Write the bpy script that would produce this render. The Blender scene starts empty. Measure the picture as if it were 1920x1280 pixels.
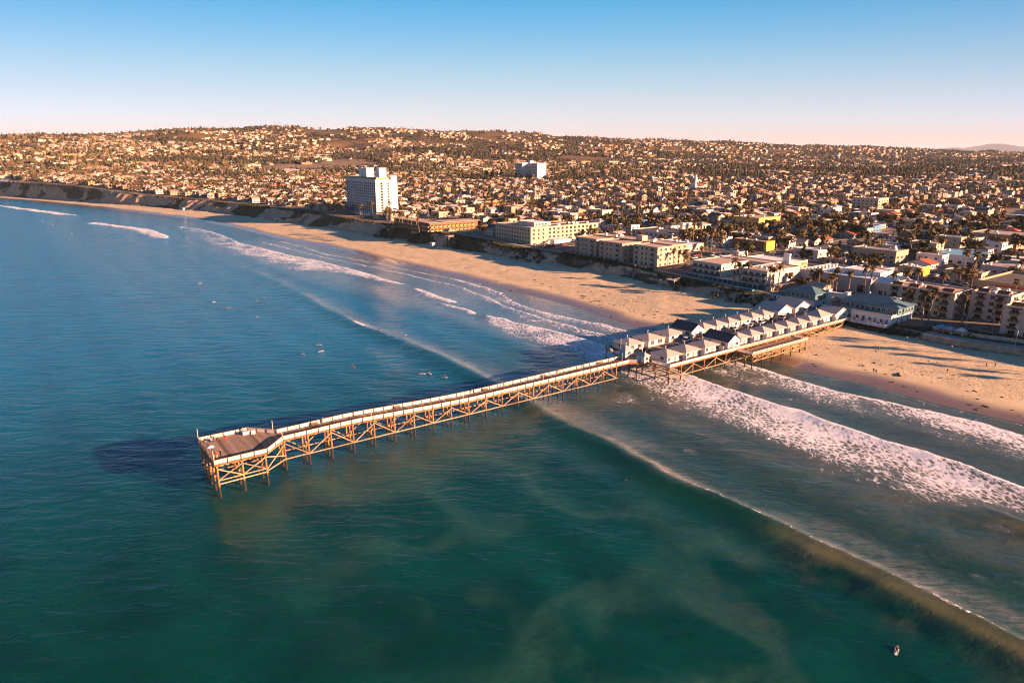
import bpy, math, random
import numpy as np
from mathutils import Vector, Matrix
R = math.radians
rng = np.random.default_rng(7)
random.seed(7)
scn = bpy.context.scene
col = scn.collection

# ---------------------------------------------------------------- camera
CAM_H = 77.0
cam_d = bpy.data.cameras.new("camera")
cam_d.sensor_width = 36.0
cam_d.lens = 24.0
cam_d.clip_start = 1.0
cam_d.clip_end = 90000.0
cam = bpy.data.objects.new("camera", cam_d)
col.objects.link(cam)
PITCH = math.atan(352.0 / 1280.0)
cam.location = (0, 0, CAM_H)
cam.rotation_euler = (math.pi / 2 - PITCH, 0, 0)
scn.camera = cam

# ---------------------------------------------------------------- sky, sun, exposure
SUN_EL, SUN_AZ = 13.5, 112.5          # degrees; azimuth clockwise from +Y
world = bpy.data.worlds.new("World")
scn.world = world
world.use_nodes = True
wn = world.node_tree
wn.nodes.clear()
w_out = wn.nodes.new("ShaderNodeOutputWorld")
w_bg = wn.nodes.new("ShaderNodeBackground")
w_sky = wn.nodes.new("ShaderNodeTexSky")
w_sky.sky_type = 'NISHITA'
w_sky.sun_disc = False
w_sky.sun_elevation = R(SUN_EL)
w_sky.sun_rotation = R(SUN_AZ)
w_sky.altitude = 0
w_sky.air_density = 1.0
w_sky.dust_density = 0.6
w_sky.ozone_density = 2.0
w_hsv = wn.nodes.new("ShaderNodeHueSaturation")
w_hsv.inputs['Saturation'].default_value = 1.0
w_bg.inputs['Strength'].default_value = 0.14        # the tint ramp above is stored at a quarter, so this is 0.07 of the sky
# the clear winter sky: pale and faintly rosy at the horizon, deepening to azure overhead
w_geo = wn.nodes.new("ShaderNodeTexCoord")
w_sep = wn.nodes.new("ShaderNodeSeparateXYZ")
w_rmp = wn.nodes.new("ShaderNodeValToRGB")
w_mul = wn.nodes.new("ShaderNodeMix"); w_mul.data_type = 'RGBA'; w_mul.blend_type = 'MULTIPLY'; w_mul.inputs[0].default_value = 1.0
w_cr = w_rmp.color_ramp
SKY_TINT = [(0.0, (1.33, 1.17, 1.85)), (0.038, (1.22, 1.19, 1.80)), (0.075, (1.09, 1.10, 1.42)), (0.11, (0.86, 1.09, 1.32)), (0.156, (0.46, 1.02, 1.34)), (0.20, (0.14, 0.96, 1.34)), (0.35, (0.20, 0.80, 1.20)), (1.0, (0.20, 0.70, 1.10))]
while len(w_cr.elements) < len(SKY_TINT): w_cr.elements.new(0.5)
for e_, (p_, c_) in zip(w_cr.elements, SKY_TINT):
    e_.position = p_; e_.color = (c_[0] / 4, c_[1] / 4, c_[2] / 4, 1)
wn.links.new(w_geo.outputs['Generated'], w_sep.inputs[0])
w_map = wn.nodes.new("ShaderNodeMapping"); w_map.vector_type = 'NORMAL'; w_map.inputs['Scale'].default_value = (4.0, 1, 1)   # evens out the sideways falloff of the clear sky
wn.links.new(w_geo.outputs['Generated'], w_map.inputs[0]); wn.links.new(w_map.outputs[0], w_sky.inputs[0])
wn.links.new(w_sep.outputs['Z'], w_rmp.inputs['Fac'])
wn.links.new(w_sky.outputs[0], w_mul.inputs[6]); wn.links.new(w_rmp.outputs[0], w_mul.inputs[7])
wn.links.new(w_mul.outputs[2], w_hsv.inputs['Color'])
wn.links.new(w_hsv.outputs[0], w_bg.inputs['Color'])
wn.links.new(w_bg.outputs[0], w_out.inputs['Surface'])

sun_d = bpy.data.lights.new("sun", 'SUN')
sun_d.energy = 5.0
sun_d.angle = R(0.5)
sun_d.color = (1.0, 0.535, 0.32)
sun = bpy.data.objects.new("sun", sun_d)
col.objects.link(sun)
_sd = Vector((math.sin(R(SUN_AZ)) * math.cos(R(SUN_EL)), math.cos(R(SUN_AZ)) * math.cos(R(SUN_EL)), math.sin(R(SUN_EL))))
sun.rotation_euler = _sd.to_track_quat('Z', 'Y').to_euler()
sun.location = (300, -200, 300)

scn.view_settings.view_transform = 'Standard'
scn.view_settings.look = 'None'
scn.view_settings.exposure = 2.15
scn.view_settings.gamma = 1.0
scn.view_settings.use_curve_mapping = False
scn.cycles.max_bounces = 6
scn.cycles.diffuse_bounces = 2
scn.cycles.glossy_bounces = 3
scn.cycles.transparent_max_bounces = 4
scn.cycles.use_denoising = True
scn.cycles.pixel_filter_type = 'BLACKMAN_HARRIS'
scn.cycles.filter_width = 1.1

# ---------------------------------------------------------------- place: t runs along the pier towards land, s along the coast
OX, OY, ANG = -10.0, 190.9, R(36.16)
E1 = (math.cos(ANG), math.sin(ANG))
E2 = (-E1[1], E1[0])
def W(t, s, z=0.0):
    return (OX + t * E1[0] + s * E2[0], OY + t * E1[1] + s * E2[1], z)
def TS(x, y):
    dx, dy = x - OX, y - OY
    return dx * E1[0] + dy * E1[1], dx * E2[0] + dy * E2[1]

# ---------------------------------------------------------------- noise in numpy
def _hash(ix, iy, seed):
    h = (ix.astype(np.int64) * 374761393 + iy.astype(np.int64) * 668265263 + seed * 974634777) & 0x7fffffff
    h = ((h ^ (h >> 13)) * 1274126177) & 0x7fffffff
    return ((h ^ (h >> 16)) & 0xffff) / 65535.0
def vnoise(x, y, seed=0):
    x = np.asarray(x, float); y = np.asarray(y, float)
    ix, iy = np.floor(x), np.floor(y)
    fx, fy = x - ix, y - iy
    fx = fx * fx * (3 - 2 * fx); fy = fy * fy * (3 - 2 * fy)
    a = _hash(ix, iy, seed); b = _hash(ix + 1, iy, seed)
    c = _hash(ix, iy + 1, seed); d = _hash(ix + 1, iy + 1, seed)
    return (a * (1 - fx) + b * fx) * (1 - fy) + (c * (1 - fx) + d * fx) * fy
def fbm(x, y, seed=0, octv=4):
    x = np.asarray(x, float); y = np.asarray(y, float)
    r = np.zeros(np.broadcast(x, y).shape); a = 0.5; tot = 0
    for k in range(octv):
        r = r + a * vnoise(x, y, seed + k * 17); tot += a
        x = x * 2.03 + 5.1; y = y * 2.03 + 1.7; a *= 0.5
    return r / tot
def sstep(a, b, x):
    u = np.clip((np.asarray(x, float) - a) / (b - a), 0, 1)
    return u * u * (3 - 2 * u)

# ---------------------------------------------------------------- coast lines: (s, t) or (s, t, z)
SHORE = [(-420, 134), (-131, 127.7), (-97, 128.5), (-87, 126.6), (-75, 125.6), (-61, 126.5), (-49, 126.0), (-33, 123.4), (-17, 124.6), (-4, 122.4), (16, 119.6), (50, 122), (60, 121.1), (98, 127), (139, 127.2), (154, 124.2), (178, 124.0), (213, 122.4), (271, 117.8), (303, 115.0), (350, 112.9), (400, 111.8), (472, 98.6), (549, 95.0), (642, 90.2), (792, 65.3), (944, 27.7), (1086, -11.7), (1237, -58), (1380, -109.3), (2400, -430), (9000, -2400)]
BASE = [(-420, 208, 3.8), (-116, 200.8, 3.8), (-75, 194.4, 3.8), (-58, 189.0, 3.8), (-44, 186.4, 3.8), (-26, 186.4, 3.8), (-12, 186.3, 3.8), (10, 185.3, 4), (28, 186.2, 4), (51, 185.7, 4), (74, 184.4, 4), (90, 187.5, 4), (108, 188.8, 4), (135, 190.4, 4), (156, 186.5, 4), (179, 189.6, 4), (200, 184.4, 4), (230, 181.4, 4), (252, 180.7, 4), (270, 179.5, 4), (303, 176.0, 4), (355, 169.1, 4), (392, 164.6, 4), (440, 159.1, 4), (488, 155.5, 4), (560, 148.1, 4), (695, 126.9, 4), (745, 114.9, 4), (826, 97.6, 4), (900, 74.0, 3.5), (1003, 43.6, 3), (1047, 24.9, 2.5), (1178, -6.7, 2), (1255, -31.0, 1.5), (1344, -65.6, 1), (1437, -108.8, 1), (2400, -415, 1), (9000, -2385, 1)]
TOP = [(-420, 209, 6), (-116, 201.8, 6), (-75, 195.4, 6), (-58, 190.0, 6), (-44, 189.0, 6), (-31, 191.0, 6), (-13, 191.7, 6.5), (17, 194.8, 7), (35, 198.4, 7.5), (58, 197.6, 8), (75, 196.8, 8.5), (92, 196.0, 9), (119, 198.4, 9.3), (143, 200.4, 9.6), (155, 198.1, 10), (183, 199.8, 10), (209, 198.0, 10.3), (228, 194.3, 10.7), (248, 192.1, 11), (286, 191.7, 12), (318, 187.6, 13), (348, 184.2, 13.5), (399, 180.1, 14), (437, 176.2, 14), (468, 171.3, 14.5), (532, 167.1, 15), (577, 163.7, 15), (684, 146.8, 15.5), (781, 127.1, 16), (851, 110.0, 16.5), (930, 86.1, 17), (1012, 58.8, 18), (1053, 44.4, 20), (1158, 12.1, 23), (1220, -8.1, 25), (1310, -40.5, 26), (1437, -88.2, 26), (2400, -395, 26), (9000, -2365, 26)]
def _lin(tab, k, s):
    return np.interp(s, [p[0] for p in tab], [p[k] for p in tab])
def shore_t(s):
    return _lin(SHORE, 1, s) + 2.2 * (fbm(np.asarray(s, float) / 26.0, np.asarray(s, float) * 0, 3, 3) - 0.5)
def base_t(s): return _lin(BASE, 1, s)
def base_z(s): return _lin(BASE, 2, s)
def top_t(s): return _lin(TOP, 1, s)
def top_z(s): return _lin(TOP, 2, s)

# hills behind the town, by direction r = x / y from the viewpoint side of the bay
RID = [(-1.4, 1500, 92, 1100), (-0.95, 1900, 100, 1150), (-0.78, 2150, 119, 1180), (-0.6, 2450, 152, 1230), (-0.45, 2800, 172, 1320), (-0.3, 3150, 187, 1500), (-0.15, 3300, 186, 1650), (0.0, 3600, 177, 1750), (0.15, 3800, 158, 1900), (0.35, 4200, 137, 2300), (0.5, 4500, 122, 2600), (0.62, 4700, 101, 2900), (0.74, 5200, 74, 3300), (1.0, 5500, 70, 3600), (1.6, 5500, 60, 3600)]
def ground_z(x, y):
    x = np.asarray(x, float); y = np.asarray(y, float)
    t, s = TS(x, y)
    dT = np.maximum(t - top_t(s), 0)
    yy = np.maximum(y, 50.0); r = x / yy
    zt = top_z(s)
    plain = zt + 20 * (1 - np.exp(-dT / 1500.0)) + 0.004 * dT
    yr = np.interp(r, [q[0] for q in RID], [q[1] for q in RID])
    zr = np.interp(r, [q[0] for q in RID], [q[2] for q in RID])
    yf = np.interp(r, [q[0] for q in RID], [q[3] for q in RID])
    u = (yy - yf) / (yr - yf)
    uc = np.clip(u, 0, 1)
    g = uc ** 1.35
    z = np.minimum(plain, 48) * (1 - g) + (zr - 6) * g
    amp = np.clip(uc * 1.6, 0, 1) * np.clip((1.35 - u) * 3, 0, 1)
    n = fbm(x / 420.0, y / 620.0, 41, 4)
    rd = 1 - np.abs(2 * fbm(x / 700.0 + 3, y / 900.0, 77, 3) - 1) * 2
    z = z + amp * ((n - 0.5) * 46 - np.clip(rd - 0.55, 0, 1) * 60 * np.clip((1 - uc) * 3, 0.15, 1))
    z = z + amp * 10 * (fbm(x / 110.0, y / 150.0, 9, 3) - 0.5)
    fall = np.clip((u - 1) / 0.8, 0, 1)
    z = z * (1 - 0.5 * fall * fall * (3 - 2 * fall)) 
    return z
def gz(x, y):
    return float(ground_z(np.array([x]), np.array([y]))[0])
def land_z(t, s):
    """height of beach, bluff or ground at one point or array"""
    t = np.asarray(t, float); s = np.asarray(s, float)
    a, b, c = shore_t(s), base_t(s), top_t(s)
    zb = base_z(s)
    f = np.clip((t - a) / np.maximum(b - a, 1), -3, 1)
    zbeach = np.where(f < 0, f * 2.2, zb * (0.45 * f + 0.55 * f ** 0.6 if False else zb * 0 + 1) * np.clip(f, 0, 1) ** 0.8)
    g = np.clip((t - b) / np.maximum(c - b, 0.3), 0, 1)
    x = OX + t * E1[0] + s * E2[0]; y = OY + t * E1[1] + s * E2[1]
    zg = ground_z(x, y)
    return np.where(t < b, zbeach, np.where(t < c, zb + (top_z(s) - zb) * g, zg))
def lz(t, s): return float(land_z(np.array([t]), np.array([s]))[0])

# ---------------------------------------------------------------- materials
def newmat(name):
    m = bpy.data.materials.new(name); m.use_nodes = True
    nt = m.node_tree; nt.nodes.clear()
    o = nt.nodes.new("ShaderNodeOutputMaterial")
    b = nt.nodes.new("ShaderNodeBsdfPrincipled")
    nt.links.new(b.outputs[0], o.inputs[0])
    return m, nt, b
def N(nt, kind, **kw):
    n = nt.nodes.new("ShaderNode" + kind)
    for k, v in kw.items():
        if k.startswith("i_"):
            n.inputs[k[2:].replace("_", " ")].default_value = v
        else:
            setattr(n, k, v)
    return n
def L(nt, a, b): nt.links.new(a, b)
def mixc(nt, fac, a, b, mode='MIX'):
    n = nt.nodes.new("ShaderNodeMix"); n.data_type = 'RGBA'; n.blend_type = mode
    for sock, v in ((n.inputs[0], fac), (n.inputs[6], a), (n.inputs[7], b)):
        if hasattr(v, "links"): nt.links.new(v, sock)
        elif isinstance(v, (int, float)): sock.default_value = v
        else: sock.default_value = (*v, 1.0)
    return n.outputs[2]
def mth(nt, op, a, b=None, c=None, clamp=False):
    n = nt.nodes.new("ShaderNodeMath"); n.operation = op; n.use_clamp = clamp
    for i, v in enumerate((a, b, c)):
        if v is None: continue
        if hasattr(v, "links"): nt.links.new(v, n.inputs[i])
        else: n.inputs[i].default_value = v
    return n.outputs[0]
def ramp(nt, fac, lo, hi):
    n = nt.nodes.new("ShaderNodeMapRange"); n.interpolation_type = 'SMOOTHSTEP'
    nt.links.new(fac, n.inputs[0])
    n.inputs[1].default_value = lo; n.inputs[2].default_value = hi
    return n.outputs[0]
def pos(nt, scale=(1, 1, 1), rot=0.0, obj=False):
    tc = nt.nodes.new("ShaderNodeTexCoord") if obj else nt.nodes.new("ShaderNodeNewGeometry")
    mp = nt.nodes.new("ShaderNodeMapping")
    mp.inputs['Scale'].default_value = scale
    mp.inputs['Rotation'].default_value = (0, 0, rot)
    nt.links.new(tc.outputs['Object' if obj else 'Position'], mp.inputs[0])
    return mp.outputs[0]
def noise(nt, vec, scale, detail=4, rough=0.55, dist=0.0):
    n = nt.nodes.new("ShaderNodeTexNoise")
    n.inputs['Scale'].default_value = scale; n.inputs['Detail'].default_value = detail
    n.inputs['Roughness'].default_value = rough; n.inputs['Distortion'].default_value = dist
    nt.links.new(vec, n.inputs['Vector'])
    return n.outputs[0]
def bump(nt, h, strength, dist, prev=None):
    n = nt.nodes.new("ShaderNodeBump")
    n.inputs['Strength'].default_value = strength; n.inputs['Distance'].default_value = dist
    nt.links.new(h, n.inputs['Height'])
    if prev is not None: nt.links.new(prev, n.inputs['Normal'])
    return n.outputs[0]
def attr(nt, name, out='Fac'):
    n = nt.nodes.new("ShaderNodeAttribute"); n.attribute_name = name
    return n.outputs[out]
_mc = {}
def paint(name, c, rough=0.7, var=0.12, scale=1.5, spec=0.3, metal=0.0):
    """plain coloured surface with a little mottling and grain"""
    if name in _mc: return _mc[name]
    m, nt, b = newmat(name)
    p = pos(nt, obj=True)
    n = noise(nt, p, scale, 5, 0.65)
    d = tuple(max(0, x * (1 - var * 1.6)) for x in c); l = tuple(min(1, x * (1 + var)) for x in c)
    L(nt, mixc(nt, ramp(nt, n, 0.3, 0.7), d, l), b.inputs['Base Color'])
    b.inputs['Roughness'].default_value = rough
    b.inputs['Specular IOR Level'].default_value = spec
    b.inputs['Metallic'].default_value = metal
    _mc[name] = m
    return m

# ---------------------------------------------------------------- mesh helpers
def link_mesh(name, me, parent=None, loc=None, rz=None):
    o = bpy.data.objects.new(name, me)
    col.objects.link(o)
    if parent is not None: o.parent = parent
    if loc is not None: o.location = loc
    if rz is not None: o.rotation_euler = (0, 0, rz)
    return o
def tag(o, label=None, cat=None, group=None, kind=None):
    if label: o['label'] = label
    if cat: o['category'] = cat
    if group: o['group'] = group
    if kind: o['kind'] = kind
    return o
def empty(name, loc, rz=0.0, label=None, cat=None, group=None):
    o = bpy.data.objects.new(name, None)
    o.empty_display_size = 0.5
    o.location = loc; o.rotation_euler = (0, 0, rz)
    col.objects.link(o)
    return tag(o, label, cat, group)
def np_mesh(name, V, F, mats, attrs=None, smooth=True, mi=None):
    me = bpy.data.meshes.new(name)
    V = np.asarray(V, np.float32); F = np.asarray(F, np.int32)
    k = F.shape[1]
    me.vertices.add(len(V)); me.vertices.foreach_set("co", V.ravel())
    me.loops.add(F.size); me.loops.foreach_set("vertex_index", F.ravel())
    me.polygons.add(len(F)); me.polygons.foreach_set("loop_start", np.arange(0, F.size, k, dtype=np.int32))
    me.polygons.foreach_set("use_smooth", np.full(len(F), smooth, dtype=bool))
    for m in mats: me.materials.append(m)
    if mi is not None: me.polygons.foreach_set("material_index", np.asarray(mi, np.int32))
    for an, av in (attrs or {}).items():
        if av.ndim == 1:
            a = me.attributes.new(an, 'FLOAT', 'POINT'); a.data.foreach_set("value", av.astype(np.float32))
        else:
            a = me.attributes.new(an, 'FLOAT_COLOR', 'POINT')
            c4 = np.ones((len(av), 4), np.float32); c4[:, :3] = av
            a.data.foreach_set("color", c4.ravel())
    me.update(calc_edges=True)
    me.validate(clean_customdata=False)
    return me
def grid_faces(nr, nc):
    i = np.arange((nr - 1) * (nc - 1)); r = i // (nc - 1); c = i % (nc - 1)
    a = r * nc + c
    return np.stack([a, a + 1, a + nc + 1, a + nc], 1)
def compact(V, F, attrs):
    used = np.zeros(len(V), bool); used[F.ravel()] = True
    idx = np.cumsum(used) - 1
    return V[used], idx[F], {k: v[used] for k, v in attrs.items()}
def steps(a, b, f):
    out = [a]
    while out[-1] < b: out.append(out[-1] + f(out[-1]))
    return np.array(out)

# ---------------------------------------------------------------- water
WAVES = dict(
    main=[(-500, 15.8), (-134, 15.8), (-111, 16.4), (-90, 17.0), (-74, 16.0), (-58, 15.4), (-40, 18.0), (-15, 17.8), (1, 19.3), (28, 23.0), (62, 24.0), (93, 23.5), (116, 20.5), (136, 19.2), (172, 20.2), (211, 22.5), (272, 26.0), (306, 24.0), (342, 19.9), (400, 14)],
    f2=[(-140, 79), (-113, 79.2), (-90, 82.4), (-80, 80.6), (-66, 81.2), (-54, 82.2), (-44, 81.4), (-15, 82.3), (-6, 83.9), (35, 85.8), (52, 86.0), (72, 83.0), (91, 79.4), (112, 78.1)],
    f1=[(-140, 118), (-101, 118.2), (-80, 118.0), (-63, 113.4), (-50, 110.4), (-23, 111.6), (-4, 112)],
    a23=[(116, 76.2), (131, 77.4), (149, 74.2)],
    a4=[(143, 82.4), (195, 84.0)],
    a5=[(205, 83.6), (223, 81.6), (269, 81.2), (324, 77.0), (374, 69.3), (438, 62.5), (469, 58), (513, 61), (580, 60.5), (618, 57), (658, 45)],
    b1=[(545, 12), (562, 16.5), (638, 14), (673, 4), (767, -25)],
    b2=[(881, -29.3), (969, -52.5), (1056, -77.3), (1144, -106), (1230, -130)],
    c2=[(24, 100), (60, 99), (90, 97), (120, 98), (150, 104), (180, 108), (230, 104), (300, 95), (350, 88), (420, 82), (470, 78)],
    c=[(20, 112), (50, 113.0), (68, 112.1), (80, 109.2), (113, 104.9), (131, 108.2), (153, 116.3), (177, 119.5), (210, 119.5), (247, 112.8), (292, 109.0), (322, 103.3), (363, 95.5), (412, 96), (469, 93.5)],
)
def wv(name, s): return np.interp(s, [p[0] for p in WAVES[name]], [p[1] for p in WAVES[name]])
def rng_mask(name, s, soft=5.0):
    a, b = WAVES[name][0][0], WAVES[name][-1][0]
    return sstep(a - soft, a + soft, s) * (1 - sstep(b - soft, b + soft, s))

def build_water():
    ys = steps(12.0, 6500.0, lambda v: 1.2 if v < 64 else 0.36 + 7.0 * (v / 1000.0) ** 2)
    rs = np.concatenate([[-9, -5, -3.2], np.linspace(-2.4, -1.02, 20), np.linspace(-1.0, 1.0, 580), np.linspace(1.006, 1.5, 70), np.linspace(1.54, 2.4, 12), [3.2, 5, 9]])
    Y, RR = np.meshgrid(ys, rs, indexing='ij')
    X = RR * Y
    x, y = X.ravel(), Y.ravel()
    t, s = TS(x, y)
    tw = shore_t(s)
    keep_v = t < tw + 14
    z = np.zeros_like(x); foam = np.zeros_like(x); face = np.zeros_like(x); thick = np.zeros_like(x)
    wob = (fbm(s / 9.0, t / 9.0, 5, 3) - 0.5) * 1.5
    big = fbm(s / 40.0, t / 40.0, 8, 3)
    # chop
    damp = sstep(-4, 50, tw - t) * 0.9 + 0.1
    z += damp * (0.15 - 0.07 * sstep(150, -60, s + 0.25 * t)) * (fbm(x / 11.0, y / 4.5, 21, 3) - 0.5) * 2 * np.clip(900.0 / (y + 100), 0, 1)
    z += damp * 0.12 * np.sin((t + 6 * fbm(s / 60.0, t / 60.0, 31, 2)) / 3.1)
    # main swell crest: long unbroken hump, steep on the landward side
    d = t - wv('main', s) - wob * 1.2
    d = d - 3.2 * (fbm(s / 42.0, s * 0 + 2, 131, 3) - .5)
    amp = 1.15 * (0.55 + 0.45 * sstep(160, 60, s)) * np.interp(s, [-140, 0, 20, 60, 150, 300, 400], [2.0, 1.15, .8, 1.0, 0.9, .7, .4])
    prof = np.where(d < 0, np.exp(-(d / 7.0) ** 2), np.exp(-(d / 2.6) ** 2))
    z += amp * prof
    face = np.maximum(face, np.exp(-((d + np.interp(s, [-95, -70], [2.0, 4.2])) / np.interp(s, [-95, -70], [1.9, 3.8])) ** 2) * np.interp(s, [-140, -60, -20, 10, 60, 110, 140, 220, 330], [1, 0.75, .6, .5, .55, .6, .75, .35, 0]))  # crest face mask, where light coming through the wave is painted in
    # thin broken lip just landward of the crest
    d0 = d.copy()
    lip = np.exp(-((d - .7) / np.interp(s, [-140, -80, -50], [1.5, 1.5, 1.9])) ** 2) * np.interp(s, [-140, -70, -52, -20, 5, 40, 90, 118, 128, 150, 175, 260, 340], [.60, .56, .42, .40, .40, .34, .36, .42, .80, .62, .44, .36, .36])
    foam = np.maximum(foam, lip * (0.78 + 0.5 * fbm(s / 5.0, t / 5.0, 181, 3)))
    spray = np.exp(-((d - 5.5) / 4.5) ** 2) * 0.30 * (0.6 + big)
    foam = np.maximum(foam, spray)
    # whitewater fronts: foam thick behind (seaward of) a rolling front
    def front(name, width, dens, h, edge_soft=3.0, k=1.0, lipw=1.6):
        nonlocal z, foam, thick
        m = rng_mask(name, s)
        d = t - wv(name, s) - wob * 2.0
        wd = width(s) * (0.75 + 0.6 * big)
        body = sstep(-wd - 0.35 * wd, -wd * 0.45, d) * (1 - sstep(-0.3, 0.8, d))
        foam = np.maximum(foam, m * dens(s) * (0.66 + 0.68 * fbm(s / 13.0, t / 8.0, 151, 4)) * body * np.clip(1.08 + 0.42 * d / np.maximum(wd, 1) * k, 0.3, 1))
        foam = np.maximum(foam, m * np.exp(-((d + 0.3) / lipw) ** 2) * 0.93)
        z += m * h * np.where(d < 0, np.exp(np.minimum(d, 0) / 4.5), np.exp(-(d / 0.8) ** 2))
    cst = lambda v: (lambda s: np.full_like(s, v))
    tab = lambda pts: (lambda s: np.interp(s, [p[0] for p in pts], [p[1] for p in pts]))
    front('f2', tab([(-140, 12), (-113, 20), (-100, 40), (-84, 39), (-62, 32), (-38, 34), (-15, 30), (20, 24), (50, 26), (80, 20), (112, 5)]), tab([(-140, .6), (-115, .62), (-100, .76), (-60, .80), (-10, .80), (60, .80), (112, .7)]), 1.15)
    dsr = t - np.interp(s, [-160, -119, -108], [60.5, 61.5, 63.5]); msr = 1 - sstep(-124, -106, s)
    z += 1.2 * msr * np.where(dsr < 0, np.exp(-(dsr / 5.0) ** 2), np.exp(-(dsr / 1.6) ** 2))
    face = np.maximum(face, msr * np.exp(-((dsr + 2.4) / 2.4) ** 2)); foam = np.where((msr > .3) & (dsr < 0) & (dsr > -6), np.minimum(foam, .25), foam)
    foam = np.maximum(foam, msr * .8 * np.exp(-((dsr - .8) / 1.2) ** 2)); foam = np.maximum(foam, msr * .62 * sstep(-16, -9, dsr) * (1 - sstep(-7, -5, dsr)) * big * 1.6)
    front('f1', tab([(-140, 30), (-96, 26), (-70, 22), (-40, 23), (-4, 24)]), tab([(-140, .74), (-90, .74), (-60, .68), (-20, .68), (-4, .66)]), 0.35)
    front('a23', cst(5.0), cst(.72), 0.6)
    front('a4', tab([(143, 4), (170, 7), (195, 3)]), cst(.78), 0.7)
    front('a5', tab([(205, 2), (225, 7), (258, 12), (285, 22), (303, 44), (345, 52), (468, 40), (600, 22), (658, 8)]), tab([(205, .9), (260, .86), (320, .72), (430, .66), (520, .6), (658, .6)]), 0.8)
    front('b1', tab([(545, 3), (565, 14), (640, 17), (690, 10), (767, 12)]), cst(.97), 1.2)
    front('b2', tab([(881, 3), (930, 16), (1056, 18), (1144, 5)]), cst(.95), 1.2)
    front('c', tab([(20, 12), (60, 15), (110, 8), (150, 11), (210, 5), (320, 6), (469, 6)]), tab([(20, .66), (110, .62), (150, .64), (205, .56), (469, .56)]), 0.28, lipw=1.0)
    front('c2', tab([(24, 14), (70, 15), (120, 9), (180, 6), (300, 5), (470, 6)]), tab([(24, .64), (100, .60), (180, .55), (470, .55)]), 0.22, lipw=1.0)
    # inner swash: thin lines near the sand
    for k, off in enumerate((1.0, 4.2, 9.0)):
        dd = t - (tw - off - 2.5 * fbm(s / 17.0, s * 0 + k, 60 + k, 3))
        foam = np.maximum(foam, np.exp(-(dd / 0.55) ** 2) * (0.66 - 0.08 * k) * sstep(0.35, 0.55, fbm(s / 30.0, s * 0, 90 + k, 2)) )
    foam = np.maximum(foam, 0.42 * sstep(-16, -6, t - tw) * sstep(0.40, 0.7, big))
    # loose patches of left-over foam
    p1 = sstep(0.60, 0.78, fbm(s / 13.0, t / 7.0, 13, 4))
    foam = np.maximum(foam, p1 * 0.56 * sstep(20, 32, t) * (1 - sstep(70, 90, t)) * sstep(60, -20, s))
    foam = np.maximum(foam, p1 * 0.40 * sstep(30, 50, t) * sstep(130, 320, s))
    # sand-laden water
    silt = 0.86 * sstep(18, 52, t) * sstep(90, 10, s)
    silt = np.maximum(silt, 0.9 * sstep(24, 2, tw - t))
    silt = np.maximum(silt, 0.60 * np.exp(-((s + 6) / 16.0) ** 2) * sstep(-66, -40, t) * (0.5 + 0.8 * big))
    pl = fbm(s / 48.0 + 0.4 * fbm(s / 20.0, t / 20.0, 2, 3), t / 26.0, 55, 4)
    wx = 26 * (fbm(s / 30.0, t / 30.0, 111, 3) - .5); wy = 26 * (fbm(s / 30.0 + 9, t / 30.0, 112, 3) - .5)
    pl2 = 1 - np.abs(2 * fbm((s + wx) / 34.0, (t + wy) / 24.0, 55, 4) - 1)
    silt = np.maximum(silt, 0.95 * sstep(0.70, 0.97, pl2) * sstep(12, -14, s) * sstep(-100, -62, t + 0.25 * s) * (1 - sstep(2, 14, t)))
    dm = t - wv('main', s)
    silt = np.maximum(silt, 0.95 * np.exp(-((dm + 4.0) / (1.2 + 5.2 * sstep(.3, .75, fbm(s / 10.0, t * 0, 72, 3)))) ** 2) * sstep(0.30, 0.46, fbm(s / 11.0, t / 9.0, 71, 4)) * sstep(-84, -99, s))
    silt = np.maximum(silt, 0.30 * sstep(25, 70, t) * sstep(60, 260, s))
    grn = sstep(150, -60, s + 0.25 * t)
    V = np.stack([x, y, z], 1)
    F = grid_faces(len(ys), len(rs))
    F = F[keep_v[F].any(1)]
    film = np.clip(0.42 * np.exp(-((d0 - 2.4) / 2.3) ** 2) * np.interp(s, [-140, 30, 100, 200, 330, 400], [1.0, .9, .6, .55, .4, 0]) + .22 * np.exp(-((d0 - 7.0) / 5.0) ** 2) * np.interp(s, [-140, 330, 400], [1, .6, 0]), 0, 1)
    film = film * (0.35 + 1.2 * sstep(.3, .7, fbm(s / 19.0, t / 9.0, 141, 3)))
    film = np.maximum(film, 0.46 * sstep(56, 78, t + 0.10 * (s - 60)) * sstep(24, 60, s) * (1 - sstep(430, 520, s)) * (0.4 + 0.9 * big))
    V, F, A = compact(V, F, dict(lit_churn=sstep(-82, -99, s), brown=np.maximum(sstep(4, 34, t), np.maximum(sstep(-16, 2, s) * sstep(-80, -50, t) * .85, sstep(-86, -102, s) * sstep(-22, 0, t))), film=film, foam=foam, silt=np.clip(silt, 0, 1), face=face, grn=grn))
    # material
    m, nt, b = newmat("sea_water")
    at_foam, at_silt, at_face, at_grn = (attr(nt, k) for k in ("foam", "silt", "face", "grn"))
    p = pos(nt)
    ps = pos(nt, (1, 1, 1), -ANG)
    pst = pos(nt, (1.35, 0.8, 1), -ANG)
    deep = mixc(nt, at_grn, (0.0004, 0.124, 0.245), (0.0006, 0.046, 0.035))
    mot = noise(nt, ps, 0.035, 5, 0.6, 1.2)
    deep = mixc(nt, ramp(nt, mot, 0.35, 0.7), deep, mixc(nt, at_grn, (0.0004, 0.102, 0.205), (0.0006, 0.030, 0.022)))
    fsilt = noise(nt, ps, 0.075, 7, 0.68, 1.4)
    sfac = mth(nt, 'MULTIPLY', at_silt, mth(nt, 'ADD', 0.35, mth(nt, 'MULTIPLY', ramp(nt, fsilt, 0.28, 0.68), 0.65)))
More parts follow.
